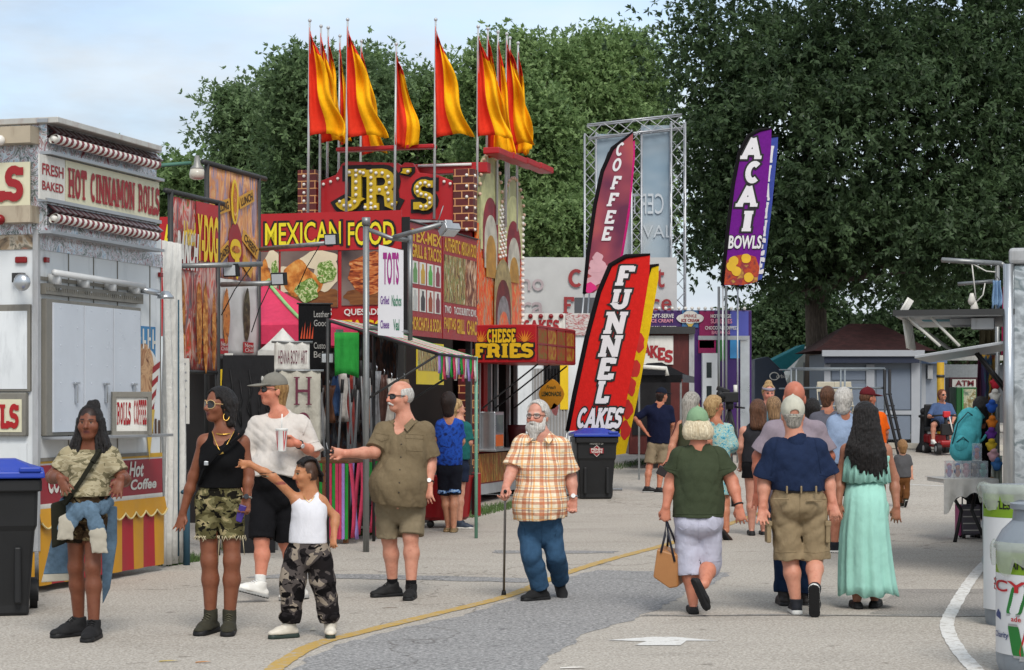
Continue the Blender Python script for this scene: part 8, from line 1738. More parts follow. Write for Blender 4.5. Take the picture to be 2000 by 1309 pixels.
# ------------------------------------------------------------------ truss stage, far stands
def truss(mb,a,b,w,up=(0,1,0),r=.025,n=None):
 a,b = Vector(a),Vector(b); d = (b-a); L = d.length; d = d.normalized(); e = Vector(up); e = (e-d*e.dot(d)).normalized(); f = d.cross(e); c = [e*sx*w/2+f*sy*w/2 for sx,sy in((1,1),(1,-1),(-1,-1),(-1,1))]
 for q in c: mb.tube([a+q,b+q],r,5)
 n = n or max(2,int(L/(w*1.1)))
 for i in range(n):
  for k in range(4):
   p,q = (c[k],c[(k+1)%4]) if i%2==0 else(c[(k+1)%4],c[k]); mb.tube([a+p+d*L*i/n,a+q+d*L*(i+1)/n],r*.6,4,False)
def far():
 V = Vector
 Y = 47; g = gz(Y); t = setw(thing('stage_truss','silver truss tower with pale banners and lettered lower banner','truss',(P(1150,0,Y).x,Y,g))); o0 = V(t.location); q = lambda x,y,d=0: P(x,y,Y+d)-o0
 TR = M('truss_silver','#a8aaae',.35,metal=.6)
 for a,b,w_ in(((1153,262),(1153,900),.34),((1243,255),(1243,900),.3),((1324,240),(1324,900),.42)): mb = MB(); p0,p1 = q(*a),q(*b); p1.z = 0; p1.x = p0.x; truss(mb,p1,p0,w_*.8,(0,1,0),.022); mb.build('truss_column',TR,t,True)
 mb = MB(); truss(mb,q(1148,258),q(1332,238),.32,(0,1,0),.022); mb.build('truss_beam',TR,t,True); mb = MB(); truss(mb,q(1005,520),q(1082,520),.36,(0,1,0),.026); truss(mb,V((q(1068,0).x,0,0)),q(1068,520),.3,(0,1,0),.024); mb.build('side_truss',TR,t,True)
 for i,(x0,x1,y0,y1,mt) in enumerate(((1166,1236,262,508,0),(1252,1313,245,505,0))):
  a,b = q(x0,y1,.25),q(x1,y0,.25); mb = MB(); mb.box((a+b)/2,(b.x-a.x,.02,b.z-a.z)); mb.build('stage_banner',NM('pale_banner',[(.3,'#7a90a0'),(.5,'#98a6b0'),(.62,'#a8aeb0'),(.7,'#c0c0b8')],.35,3,.6,.3,(1,1,2)),t)
 mb = MB(); a = q(1268,398,.2); [mb.add([(2*a.x-v[0]+0,v[1],v[2]) for v in sans_text(MB(),'CERT',a.x-.35,a.z-.25,a.x+.45,a.z+.25,-.2).v],font_mesh('CERT',0)[1])]; a = q(1290,452,.2); sans_text(mb,'IVAL',a.x-.5,a.z-.15,a.x+.3,a.z+.15,-.2); mb.build('lettering',M('ghost_white','#b4bcc2',.6),t)
 a,b = q(1014,640,-.4),q(1322,503,-.4); mb = MB(); mb.box((a+b)/2,(b.x-a.x,.02,b.z-a.z)); mb.build('lower_banner',M('banner_white','#b0b0ae',.6,vary=.06),t)
 mb = MB(); gm = MB()
 for s_,x0,y0,x1,y1 in(('C',1108,525,1140,562),('F',1098,580,1122,612)): a,b = q(x0,y1,-.45),q(x1,y0,-.45); slab_text(mb,s_,a.x,a.z,b.x,b.z,.46,.17,.14,.07)
 for s_,x0,y0,x1,y1 in(('t',1282,525,1298,562),('ce',1270,584,1312,608)): a,b = q(x0,y1,-.45),q(x1,y0,-.45); sans_text(mb,s_,a.x,a.z,b.x,b.z,.46,.01)
 for s_,x0,y0,x1,y1 in(('no',1018,545,1062,568),('ra',1018,590,1062,614)): a,b = q(x0,y1,-.45),q(x1,y0,-.45); sans_text(gm,s_,a.x,a.z,b.x,b.z,.46,.01)
 mb.build('lettering',M('conference_red','#8a2a2c',.6),t); gm.build('lettering',M('ghost_red','#a09294',.6),t)
 mb = MB(); p = q(1143,605,-1.2); mb.box(p,(.5,.4,.55)); mb.tube([p+V((.05,-.2,0)),p+V((.05,-.22,0))],.13,14); mb.tube([(p.x,p.y,0),p],.05,6); mb.build('loudspeaker',M('speaker_grey','#4a4c50',.6),t)
 def box_stand(name,label,x0,x1,y0,Y,depth,mt,cat='food stand'):
  fr = frontal(x0,Y,x1); t = setw(thing(name,label,cat,(fr.A.x,Y,gz(Y)))); w = (x1-x0)*Y/F; h = CH-(y0-HY)*Y/F-gz(Y); mb = MB(); mb.box((w/2,depth/2,h/2+.15),(w,depth,h-.3)); mb.build('body',mt,t,bevel=.02); g = gz(Y); return t,fr,w,h,(lambda x,y,ww=0:(fr.px(x,y,ww)[0],fr.px(x,y,ww)[1]-g))
 def pn(t,f,nm,x0,y0,x1,y1,w,mt,tk=.02): mb = MB(); a,b = f(x0,y1,w),f(x1,y0,w); panel(mb,a[0],a[1],b[0],b[1],w,tk); return mb.build(nm,mt,t)
 # first CAKES trailer
 t,fr,w,h,f = box_stand('food_trailer','white trailer with CAKES sign behind the CHEESE FRIES awning',1010,1152,614,38,2.4,WPANEL)
 pn(t,f,'sign_panel',1010,612,1104,650,.04,OFFW); pn(t,f,'candy_panel',1105,612,1152,655,.04,NM('candy_mural',[(.42,'#b8b4b0'),(.5,'#9a3a40'),(.58,'#c0bcb8')],9,2,.5,.5,(1,1,3)))
 mb = MB(); a,b = f(1022,648,.05),f(1092,625,.05); slab_text(mb,'CAKES',a[0],a[1],b[0],b[1],.06,.22,.17,.14); mb.build('lettering',SRED,t); mb = MB()
 for i in range(5): a = f(1016+i*20,618,.06); mb.ball((a[0],-.07,a[1]),.05,8)
 mb.build('lamp_bulb',RBULB,t,True); pn(t,f,'ribbed_wall',1040,720,1110,880,.03,M('ribbed_grey','#8a8886',.6)); mb = MB()
 for i in range(12): a,b = f(1042+i*6,880,.04),f(1042+i*6,720,.04); mb.box((a[0],-.04,(a[1]+b[1])/2),(.02,.02,b[1]-a[1]))
 mb.build('wall_rib',LGREY,t); pn(t,f,'service_window',1062,690,1100,760,.05,DARK); pn(t,f,'yellow_poster',1094,700,1110,800,.06,YEL); pn(t,f,'counter',1010,862,1150,872,.3,ALU,.3)
 # lemonade sign
 p = P(1077,770,33.0); s_ = thing('lemonade_sign','round yellow lemon-shaped sign reading Fresh LEMONADE','sign',p); k = 33/F; mb = MB(); mb.prism([(22*k*math.cos(i*.314)*(1+.15*abs(math.cos(i*.314))**8),0,27*k*math.sin(i*.314)*(1+.12*abs(math.sin(i*.314))**8)) for i in range(20)],(0,.03,0)); mb.build('board',M('lemon_yellow','#c88a14',.5),s_,bevel=.004)
 mb = MB(); sans_text(mb,'LEMONADE',-19*k,-4*k,19*k,5*k,.004,.03); sans_text(mb,'Fresh',-10*k,10*k,8*k,17*k,.004,.01,.2); mb.build('lettering',M('ink_green','#1c3a1a',.6),s_); mb = MB(); mb.tube([(0,.01,27*k),(-.02,.01,60*k)],.012,6); mb.build('hook',BLK,s_,True); mb = MB(); blob(mb,.06,-30*k,.06,.1,0,2); mb.build('straw_print',M('flag_pinkish','#c07a7a',.6),s_)
 # second CAKES trailer
 t,fr,w,h,f = box_stand('food_trailer','maroon trailer with white panel lettered CAKES right of the yellow flag',1228,1354,642,39.5,2.4,MAROON)
 pn(t,f,'roof_edge',1222,638,1358,652,.15,DKPIPE,.3); pn(t,f,'sign_panel',1232,656,1315,712,.05,OFFW); mb = MB()
 for i,c in enumerate('CAKES'): a,b = f(1240+i*14.5,690+i*4.5,.06),f(1256+i*14.5,666+i*4.5,.06); slab_text(mb,c,a[0],a[1],b[0],b[1],.062,.24,.18,.14)
 mb.build('lettering',SRED,t); pn(t,f,'corner_trim',1346,652,1356,880,.03,LGREY); pn(t,f,'dark_opening',1235,745,1310,850,.03,DARK)
 # ice cream stand
 t,fr,w,h,f = box_stand('ice_cream_stand','purple ice cream stand with SOFT-SERVE and SUNDAES lettering',1240,1468,606,43.5,2.6,NM('purple_mural',[(.4,'#3a1a5a'),(.6,'#4a2468')],.5,2,.4))
 for nm,x0,y0,x1,y1,cl in(('mural_block',1258,608,1330,652,'#3c1e5c'),('mural_block',1332,606,1364,640,'#3a6a98'),('mural_block',1366,608,1395,680,'#8a1450'),('mural_block',1396,608,1424,662,'#4a1a54'),('mural_block',1426,608,1462,660,'#4a50a0'),('mural_stripe',1364,665,1398,690,'#a01456'),('mural_stripe',1400,662,1416,705,'#2a7a2c'),('mural_stripe',1426,662,1444,700,'#3a88c0'),('purple_door',1408,702,1444,790,'#34145c')): pn(t,f,nm,x0,y0,x1,y1,.03,M('mural_'+cl[1:],cl,.4,vary=.15,vscale=1))
 mb = MB(); mo = MB()
 for s_,x0,y0,x1,y1 in(('SOFT-SERVE',1268,613,1316,621),('CHOCOLATE DIPPED',1264,637,1322,644),('HOT FUDGE',1388,614,1428,621),('CHOCOLATE DIPPED',1377,637,1440,644)): a,b = f(x0,y1,.06),f(x1,y0,.06); sans_text(mb,s_,a[0],a[1],b[0],b[1],.065,.02)
 for s_,x0,y0,x1,y1 in(('ICE CREAM',1270,623,1314,630),('SUNDAES',1388,623,1430,632),('BANANAS',1390,646,1426,653)): a,b = f(x0,y1,.06),f(x1,y0,.06); sans_text(mo,s_,a[0],a[1],b[0],b[1],.065,.02)
 mb.build('lettering',OFFW,t); mo.build('lettering',M('lettering_pink','#d08a9a',.5),t)
 mb = MB(); a = f(1348,622,.06)
 for i,(dx,dz) in enumerate(((-.14,0),(.14,0),(0,.07),(0,-.02))): blob(mb,a[0]+dx,a[1]+dz,.16,.1,.062+.002*i,i,jag=.03)
 mb.build('logo_cloud',OFFW,t); mb = MB(); mb.prism([(a[0]-.1,-.061,a[1]-.08),(a[0]+.1,-.061,a[1]-.08),(a[0],-.061,a[1]-.24)],(0,.002,0)); mb.build('logo_cone',M('cone_yellow',0),t); mb = MB(); sans_text(mb,'SPRINKLE',a[0]-.14,a[1]+.02,a[0]+.14,a[1]+.09,.075,.01); sans_text(mb,'ICE CREAM',a[0]-.2,a[1]-.08,a[0]+.2,a[1]-.01,.075,.03); mb.build('lettering',SRED,t)
 mb = MB()
 for i in range(16): a = f(1262+i*12.8,606,.05); mb.ball((a[0],-.06,a[1]+.04),.04,8)
 mb.build('lamp_bulb',BULB,t,True); pn(t,f,'corner_post',1446,662,1464,872,.06,STEEL,.1); pn(t,f,'service_beam',1364,656,1464,664,.35,ALU,.1); pn(t,f,'white_machine',1372,690,1405,850,.25,WPANEL,.3); mb = MB()
 for y in(722,768): a,b = f(1380,y+16,.26),f(1390,y-14,.26); panel(mb,a[0],a[1],b[0],b[1],.26,.02)
 mb.build('machine_window',M('glass_dark','#2a3234',.1,vary=0),t,bevel=.005)
 for x in(1404,1418): mb = MB(); a,b = f(x,770,.5),f(x,560,.5); mb.tube([(a[0],-.5,0),(b[0],-.5,b[1])],.03,6); mb.build('pipe_stand',PIPE,t,True)
 # black canopy
 Y = 36.5; c = P(1300,0,Y); t = thing('canopy_tent','black canopy tent with white clamp in front of the maroon trailer','canopy tent',(c.x,Y,gz(Y))); k = Y/F; z = lambda y: CH-(y-HY)*k-gz(Y); mb = MB(); x0,x1 = (1238-1300)*k,(1356-1300)*k
 mb.add([(x0,0,z(742)),(x1,0,z(740)),(x1,1.6,z(736)),(x0,1.6,z(736)),(x0+.3,.8,z(708)),(x1-.55,.8,z(706))],[(0,1,5,4),(1,2,5),(2,3,4,5),(3,0,4)]); mb.build('roof',BLKC,t); mb = MB(); mb.box(((x0+x1)/2-.12,-.006,z(740)),(x1-x0-.24,.012,.14)); mb.build('valance',BLKC,t); mb = MB(); mb.add([(x1-.22,-.01,z(736)+.05),(x1,0,z(738)+.02),(x1,1.6,z(736)),(x1-.22,-.01,z(747)),(x1,0,z(748))],[(0,3,4,1)]); mb.build('grey_flap',cloth('grey_canvas','#4a4c50'),t); mb = MB()
 for x in(x0+.1,x1-.25): mb.bar((x,.03,0),(x,.03,z(745)),.035)
 mb.build('leg',PIPE,t); mb = MB(); mb.tube([((1240-1300)*k,-.15,z(716)),((1300-1300)*k,-.15,z(720)),((1302-1300)*k,-.15,z(734))],.04,6); mb.build('white_clamp',OFFW,t,True)
 # television camera on tripod
 Y = 30; c = P(1425,0,Y); t = thing('tv_camera','black television camera on a tripod beyond the blonde woman','camera',(c.x,Y,gz(Y))); k = Y/F; z = lambda y: CH-(y-HY)*k-gz(Y); X = lambda x: (x-1425)*k; mb = MB(); mb.box((X(1425),0,z(776)),(.26,.2,.16)); mb.box((X(1412),-.02,z(762)),(.2,.14,.07),Matrix.Rotation(R(20),3,'Y')); mb.build('camera_body',BLK,t,bevel=.015); mb = MB(); mb.tube([(X(1410),-.1,z(778)),(X(1402),-.2,z(768))],.05,10); mb.build('lens',BLK,t,True); mb = MB()
 for a in(0,120,240): mb.tube([(0,0,z(800)),(.45*math.cos(R(a+30)),.45*math.sin(R(a+30)),0)],.025,6)
 mb.tube([(0,0,z(800)),(0,0,z(782))],.06,8); mb.tube([(X(1435),0,z(795)),(X(1453),-.1,z(797))],.015,6); mb.build('tripod',BLK,t,True); mb = MB(); mb.tube([(X(1437),.05,z(772)),(X(1437),.05,z(752))],.03,8); mb.build('microphone',OFFW,t,True)
 # grey building with maroon roof
 Y = 48; t,fr,w,h,f = box_stand('grey_building','grey panelled building with maroon roof and navy trim behind the crowd',1612,1800,690,Y,2.6,M('wall_grey','#6c747e',.8,vary=.06),'building'); TRIM = M('trim_grey','#9a9ea4',.7,vary=.05); PANEL = M('panel_slate','#6c7684',.8,vary=.06)
 z0,z1 = f(1700,686)[1],f(1700,600)[1]; mb = MB(); a,b = -.35,w+.3
 n = 6; pr = [(0,0),(.25,.22),(.55,.55),(1.0,1.1),(1.5,1.75),(2.1,2.4)]
 vs = []; fs = []
 for i,(d,hh) in enumerate(pr): d*=.68; vs+=[(a+d*.8,-.35+d,z0+hh*.3),(b-d*.8,-.35+d,z0+hh*.3),(b-d*.8,2.95-d,z0+hh*.3),(a+d*.8,2.95-d,z0+hh*.3)]
 for i in range(len(pr)-1):
  for k in range(4): fs.append((i*4+k,i*4+(k+1)%4,i*4+4+(k+1)%4,i*4+4+k))
 fs.append((20,21,22,23)); mb.add(vs,fs); mb.build('roof',NM('shingle',[(.35,'#251314'),(.65,'#351d1d')],6,4,.9,0,(1,1,4),bump=.4,bscale=30),t)
 pn(t,f,'eave_board',1606,684,1806,696,.36,TRIM,.1); pn(t,f,'navy_band',1610,697,1796,709,.3,M('navy_board','#1c2438',.6));
 for x0,x1,y0,y1 in((1625,1690,722,742),(1712,1778,722,800),(1712,1778,812,858),(1625,1700,750,800)): pn(t,f,'wall_panel',x0,y0,x1,y1,.02,PANEL)
 for x0,x1,y0,y1 in((1692,1708,712,868),(1780,1797,700,868),(1610,1622,712,868),(1625,1780,802,810)): pn(t,f,'trim_board',x0,y0,x1,y1,.05,TRIM)
 # annexe with blue trim and post
 t,fr,w,h,f = box_stand('annexe_building','low pale annexe with blue-grey fascia beside the grey building',1800,1846,700,48.6,3,M('annexe_wall','#848c98',.8),'building'); pn(t,f,'fascia',1796,698,1850,710,.3,M('fascia_blue','#566884',.7),.3); pn(t,f,'corner_board',1796,710,1808,872,.05,TRIM); pn(t,f,'meter_box',1812,714,1822,740,.15,LGREY,.15)
 p = P(1837,0,45.5); t = thing('yellow_post','tall faded yellow post beside the annexe','post',(p.x,45.5,gz(45.5))); mb = MB(); hh = CH-(708-HY)*45.5/F-gz(45.5); mb.tube([(0,0,0),(0,0,hh)],.085,12); mb.build('post',M('faded_yellow','#a88414',.6,dirt='#6a5a2a'),t,True); mb = MB(); mb.lathe((0,0,hh-.35),[(.1,0),(.1,.06)],12); mb.build('band',DKPIPE,t,True)
 p = P(1804,0,44.6); t = thing('bollard','black cast bollard with ball finial before the grey building','bollard',(p.x,44.6,gz(44.6))); mb = MB(); mb.lathe((0,0,0),[(.18,0),(.18,.08),(.1,.22),(.085,.6),(.08,.78),(.12,.8),(.12,.84),(.05,.87)],16); mb.build('shaft',BLK,t,True); mb = MB(); mb.ball((0,0,.93),.085,12); mb.build('finial',BLK,t,True)
 # platform with railing, two white folding chairs
 Y = 44.5; p = P(1640,0,Y); g = gz(Y); t = thing('stage_platform','low stage platform with pale rails and black stair frame','platform',(p.x,Y,g)); k = Y/F; X = lambda x: (x-1640)*k; Z_ = lambda y: CH-(y-HY)*k-g; dz = .62; mb = MB(); mb.box(((X(1545)+X(1735))/2,1,dz/2),(X(1735)-X(1545),2,dz)); mb.build('deck',M('deck_black','#1c1c1e',.8),t); mb = MB()
 for y in(720,758): mb.tube([(X(1545),0,Z_(y)),(X(1728),0,Z_(y))],.025,6); mb.tube([(X(1545),2,Z_(y)),(X(1728),2,Z_(y))],.02,6)
 for x in(1545,1555,1642,1650,1728): mb.tube([(X(x),0,dz),(X(x),0,Z_(720))],.022,6)
 mb.build('railing',M('rail_grey','#7a8288',.5,metal=.3),t,True); mb = MB()
 for x in(1726,1736): mb.tube([(X(x),-.1,Z_(722)),(X(x),-.1,Z_(770)),(X(x+10),-1.1,0)],.035,6)
 for i in range(5): f_ = i/5; mb.bar((X(1724+10*f_),-.1-f_,Z_(770)*(1-f_)),(X(1740+10*f_),-.1-f_,Z_(770)*(1-f_)),.05,.03)
 mb.build('stair_frame',BLK,t,True)
 for i,x in enumerate((1622,1656)):
  ch = thing('folding_chair',('left' if i==0 else 'right')+' one of two cream folding chairs on the stage platform','chair',(P(x,0,Y).x,Y+.5,g+dz),0,'folding chairs on the platform'); S = 1.0; w = .2; CR = M('chair_cream','#b4ae9c',.5); mb = MB(); zt = Z_(745)-dz; mb.box((0,.2,zt-.12),(.4,.03,.24)); mb.build('backrest',CR,ch,bevel=.03); mb = MB(); mb.box((0,-.02,.44),(.4,.38,.03)); mb.build('seat',CR,ch,bevel=.012)
  for sx in(-1,1): mb = MB(); mb.tube([(sx*w,.22,zt-.1),(sx*w,-.22,0)],.013,6); mb.build('leg',CR,ch,True); mb = MB(); mb.tube([(sx*w*.9,-.15,.44),(sx*w*.9,.25,0)],.013,6); mb.build('leg',CR,ch,True)
  # tents at the back
 def tri(name,label,Y,pts,mt,legs=(),mark=False):
  x0 = pts[0][0]; p = P(x0,0,Y); t = thing(name,label,'canopy tent',(p.x,Y,gz(Y))); q = [P(x,y,Y)-Vector(t.location) for x,y in pts]; mb = MB(); apex = sum(q,Vector())/len(q); mb.prism(q,(0,1.6,0)); mb.build('canvas',mt,t,bevel=.03)
  mb = MB()
  for x in legs: v = P(x,0,Y)-Vector(t.location); mb.bar((v.x,-.03,0),(v.x,-.03,q[0].z if q[0].z>.5 else 1.5),.04)
  if legs: mb.build('leg',PIPE,t)
  return t
 tri('canopy_tent','teal pointed tent roof left of the oak trunk',54,[(1500,708),(1572,672),(1572,690),(1528,730)],cloth('teal_canvas','#3a8a92'),(1505,1570)); tri('canopy_tent','white peaked tent behind the oak trunk',56,[(1535,745),(1575,676),(1640,690),(1640,862),(1532,862)],CWH)
 t = tri('canopy_tent','navy blue tent with small white emblem beside the ice cream stand',52,[(1474,702),(1500,696),(1532,728),(1540,760),(1536,862),(1474,862)],cloth('navy_canvas','#161c34')); mb = MB(); p = P(1512,735,51.9)-Vector(t.location); mb.tube([p+V((.12*math.cos(i*.52),-.03,.1*math.sin(i*.52))) for i in range(13)],.015,5,False); sans_text(mb,'orbital',p.x+.05,p.z-.05,p.x+.4,p.z+.05,-p.y+.04); mb.build('emblem',OFFW,t)
 # ATM kiosk, freezer, tent and roofs on the right
 t,fr,w,h,f = box_stand('cash_machine','maroon ATM kiosk with white ATM sign',1854,1912,737,50,1.2,M('atm_maroon','#3a1018',.5),'kiosk'); pn(t,f,'sign_panel',1860,741,1906,756,.03,OFFW); mb = MB(); a,b = f(1866,754,.05),f(1902,743,.05); sans_text(mb,'ATM',a[0],a[1],b[0],b[1],.055,.03); mb.build('lettering',M('atm_ink','#6a1420',.5),t)
 t,fr,w,h,f = box_stand('drinks_fridge','green drinks fridge with glass door below the ATM sign',1868,1908,756,49,.8,M('fridge_green','#0e4a1e',.4),'fridge'); pn(t,f,'glass_door',1882,760,1906,835,.03,NM('fridge_glass',[(.35,'#5a6a5a'),(.5,'#a8a890'),(.6,'#6a5a2a'),(.7,'#a0b0a0')],6,3,.2)); pn(t,f,'door_frame',1879,758,1882,840,.05,M('fridge_trim','#2a7a3a',.4))
 t,fr,w,h,f = box_stand('far_pavilion','long low white-roofed pavilion behind the ATM',1836,1990,712,58,4,M('pavilion_shade','#5a5e64',.8),'building'); pn(t,f,'roof_edge',1832,694,1996,704,.3,OFFW,.3); pn(t,f,'awning',1838,712,1915,738,.5,cloth('striped_awning','#a8acae'),.3)
far()
def mobility():
 V = Vector; Y = 44.0; g = gz(Y); c = P(1838,0,Y); t = thing('mobility_scooter','red mobility scooter with black tyres facing the camera','mobility scooter',(c.x,Y,g),R(8)); SR = M('scooter_red','#8a1218',.35)
 def wh(x,y,r=.13): mb = MB(); mb.tube([(x-.05,y,r),(x+.05,y,r)],r,18); o = mb.build('wheel',BLK,t,'auto'); mb = MB(); mb.tube([(x-.055,y,r),(x+.055,y,r)],r*.5,12); mb.build('rim',LGREY,o)
 wh(-.24,-.45); wh(.24,-.45); wh(-.24,.35); wh(.24,.35)
 mb = MB(); mb.box((0,0,.2),(.4,.8,.08)); mb.box((0,-.45,.26),(.42,.24,.12)); mb.box((0,.38,.34),(.44,.36,.22)); mb.build('chassis',SR,t,bevel=.04)
 mb = MB(); mb.tube([(0,-.42,.3),(0,-.28,.85)],.04,8); mb.box((0,-.4,.56),(.3,.12,.26)); mb.build('steering_column',BLK,t,bevel=.02); mb = MB(); mb.tube([(-.3,-.22,.86),(-.1,-.28,.88),(.1,-.28,.88),(.3,-.22,.86)],.02,8); mb.build('handlebar',BLK,t,True); mb = MB(); mb.box((0,-.34,.9),(.16,.1,.14)); mb.build('headlight',M('lamp_red','#b8242c',.4),t,bevel=.02); mb = MB(); mb.box((0,.32,.56),(.44,.42,.1)); mb.box((0,.52,.85),(.42,.09,.55)); mb.build('seat',BLK,t,bevel=.03); mb = MB(); mb.tube([(.02,-.47,.85),(.06,-.5,.62),(.1,-.47,.5)],.015,6); mb.build('strap',OFFW,t,True)
 k = F/Y; py = lambda z: HY+(CH-g-z)*k; px = lambda x: 1838+x*k
 p = Person('woman in slate blue tee and sunglasses seated on the red scooter',Y,6,(px(.03),py(1.33),.22),[(px(-.16),py(1.1),.3),(px(.2),py(1.1),.3)],[(px(-.27),py(.85),.15),(px(.3),py(.85),.15)],[(px(-.22),py(.84),-.12),(px(.26),py(.72),-.02)],[(px(-.1),py(.68),.3),(px(.12),py(.68),.3)],[(px(-.17),py(.66),-.16),(px(.19),py(.66),-.16)],[(px(-.18),py(.3),-.2),(px(.18),py(.3),-.2)],skin='#b8826c',bw=.17,ww=.19,hw=.19,th=.1,belly=(.18,.07,0),hyaw=30,seed=61,h=.016,S=.95)
 p.body(eye=False); p.shirt(cloth('slate_blue_tee','#46587a'),py(.62),.9,drape=.02); p.bottoms(cloth('black_shorts',0),py(.82),.7); p.hairshell(hairmat('auburn_hair','#4a2418','#8a5434'),.012,.05,-.06); p.glasses(BLK,LENS,(.03,.022)); p.shoes(WHT,WHT)
mobility()
# ------------------------------------------------------------------ right-hand trader: silver trailer, awnings, goods, table, drums
def rightside():
 V = Vector
 fr = street(1975,17.2); t = setw(thing('silver_trailer','silver trailer with lifted awning flaps at the right edge','trailer',(fr.A.x,fr.A.y,0),fr.rz)); L = 6.5; zf = lambda y: CH-(y-HY)*17.2/F
 SIL = NM('mirror_panel',[(.3,'#6a7072'),(.45,'#a4a8aa'),(.52,'#c8ccce'),(.6,'#7a8486'),(.7,'#b4b6b4')],3,4,.22,.8,(1,1,1.6),metal=.7); zt = zf(516)
 mb = MB(); mb.box((L/2,-1.2,(zt+.4)/2),(L,2.4,zt-.4)); mb.build('body',SIL,t,bevel=.02); mb = MB(); mb.tube([(0,.02,.4),(0,.02,zt)],.05,10); mb.build('corner_post',STEEL,t,True); mb = MB(); mb.box((L/2,-1.2,zt+.07),(L+.1,2.44,.14)); mb.build('roof_cap',LGREY,t,bevel=.03)
 mb = MB(); rs = random.Random(2)
 for i in range(9): x,z = .25+.1*(i%2),zf(760)-i*.13; mb.tube([(x+.07*math.cos(a*.52),.012,z+.055*math.sin(a*.52)) for a in range(13)],.008,5,False)
 mb.build('scroll_print',OFFW,t,True)
 # awning flap: near edge level, underside pale
 z1 = zf(613); mb = MB(); mb.box((1.3,.5,z1),(2.5,1.02,.035)); mb.build('awning_flap',ALU,t,bevel=.006); mb = MB(); mb.box((-.0,.5,z1+.02),(.05,1.06,.05)); mb.build('flap_edge',DKPIPE,t); mb = MB(); mb.box((.6,.4,z1-.05),(.5,.3,.06)); mb.box((.2,.25,z1-.08),(.2,.2,.1)); mb.build('flap_vent',LGREY,t,bevel=.006); mb = MB(); mb.box((.8,.62,z1-.022),(.3,.4,.008)); mb.build('teal_tape',M('tape_teal','#5aa0b0',.5),t)
 z2 = zf(688); mb = MB(); q = Matrix.Rotation(R(-9),3,'X'); mb.box((1.0,.42,z2+.03),(1.9,.86,.03),q); mb.build('lower_flap',ALU,t,bevel=.006); mb = MB()
 for x,y0,y1 in((.1,.9,.62),(.1,.7,.45),(.9,.95,.6),(1.7,.95,.6)): mb.tube([(x,y0,z1-.02),(x,y1,z2+.06)],.014,6)
 for i in range(5): mb.tube([(.1+i*.12,.98,z1+.02),(.12+i*.12,.9,z1+.16)],.012,6); mb.tube([(.3+.2*i,.92,z2+.05),(.3+.2*i,.96,z1)],.016,6)
 mb.build('strut',OFFW,t,True); mb = MB(); mb.tube([(.2,.02,z2-.35),(.2,.3,z2)],.016,6); mb.tube([(.3,.02,z2-.4),(.3,.32,z2)],.016,6); mb.build('gas_strut',BLK,t,True)
 # pipe frame with hanging goods and bulbs
 Y = 23.0; c = P(1948,0,Y); f = thing('goods_rack','pipe rack hung with bulbs and colourful goods beside the silver trailer','display rack',(c.x,Y,0)); k = Y/F; X = lambda x: (x-1948)*k; Z = lambda y: CH-(y-HY)*k; mb = MB(); mb.tube([(0,0,0),(0,0,Z(518))],.028,8); mb.tube([(X(1836),-.1,Z(509)),(X(1955),0,Z(515))],.03,8); mb.tube([(X(1955),0,Z(515)),(X(1985),.2,Z(530))],.03,8); mb.tube([(X(1878),.2,Z(553)),(X(1950),.1,Z(548))],.022,8); mb.tube([(X(1920),0,Z(690)),(0,0,Z(690))],.02,8); mb.tube([(X(1963),0,0),(X(1963),0,Z(560))],.02,8); mb.build('pipe_frame',PIPE,f,True)
 mb = MB(); mb.tube([(X(1896),-.05,Z(513)),(X(1900),-.04,Z(545)),(X(1905),-.03,Z(585))],.008,5); mb.tube([(X(1896),-.05,Z(515)),(X(1925),-.02,Z(530)),(X(1948),0,Z(532))],.008,5); mb.tube([(X(1928),.1,Z(552)),(X(1924),.1,Z(575)),(X(1912),.1,Z(588))],.008,5); mb.build('rope',OFFW,f,True)
 for x,y in((1897,588),(1902,602)): mb = MB(); mb.lathe((X(x),-.03,Z(y)),[(.02,.09),(.03,.06),(.048,.0),(.035,-.04),(.006,-.055)],12); mb.build('light_bulb',M('bulb_milk','#c8c4bc',.2,vary=0),f,True)
 rs = random.Random(12)
 goods = [('hanging_garment','pale blue cloth bundle hung at the top of the goods rack',1938,548,1956,600,22.9,'#7a98b8'),('hanging_garment','pink cloth hanging behind the top of the goods rack',1957,560,1972,690,23.6,'#b0245a'),('hanging_garment','dark plum shawl hanging on the left of the goods rack',1908,690,1924,830,23.3,'#3a1a2c'),('hanging_garment','multicoloured dark scarf hung under the lower flap',1918,690,1945,850,23.2,'#1c2030'),('hanging_garment','olive and black cloth hung under the awning flap',1915,620,1940,690,23.5,'#2e2a1c'),('hanging_garment','white fleece hanging low on the goods rack',1936,890,1958,1010,22.8,'#b4b8aa'),('hanging_garment','orange fabric strip running down beside the silver trailer',1964,690,1970,960,23.4,'#c0481c'),('hanging_garment','patterned dark leggings hung at the right of the goods rack',1966,880,1976,1000,23.1,'#2c1c38')]
 for nm,lab,x0,y0,x1,y1,YY,cl in goods:
  c = P((x0+x1)/2,y0,YY); kk = YY/F; w,h = (x1-x0)*kk*1.15,(y1-y0)*kk; o = thing(nm,lab,'cloth',c,0,'cloths on the goods rack'); mb = MB(); n,m_ = 10,14; ph = rs.uniform(0,6)
  for j in range(m_+1):
   for i in range(n+1): u,v = i/n-.5,j/m_; mb.v.append((w*u*(.75+.35*v+.08*math.sin(v*7+ph)),.06*math.sin(i*1.6+ph+v)*(.4+v),-h*v+.03*math.sin(i*1.3+ph)*v))
  for j in range(m_):
   for i in range(n): mb.f.append((j*(n+1)+i,(j+1)*(n+1)+i,(j+1)*(n+1)+i+1,j*(n+1)+i+1)); mb.m.append(0)
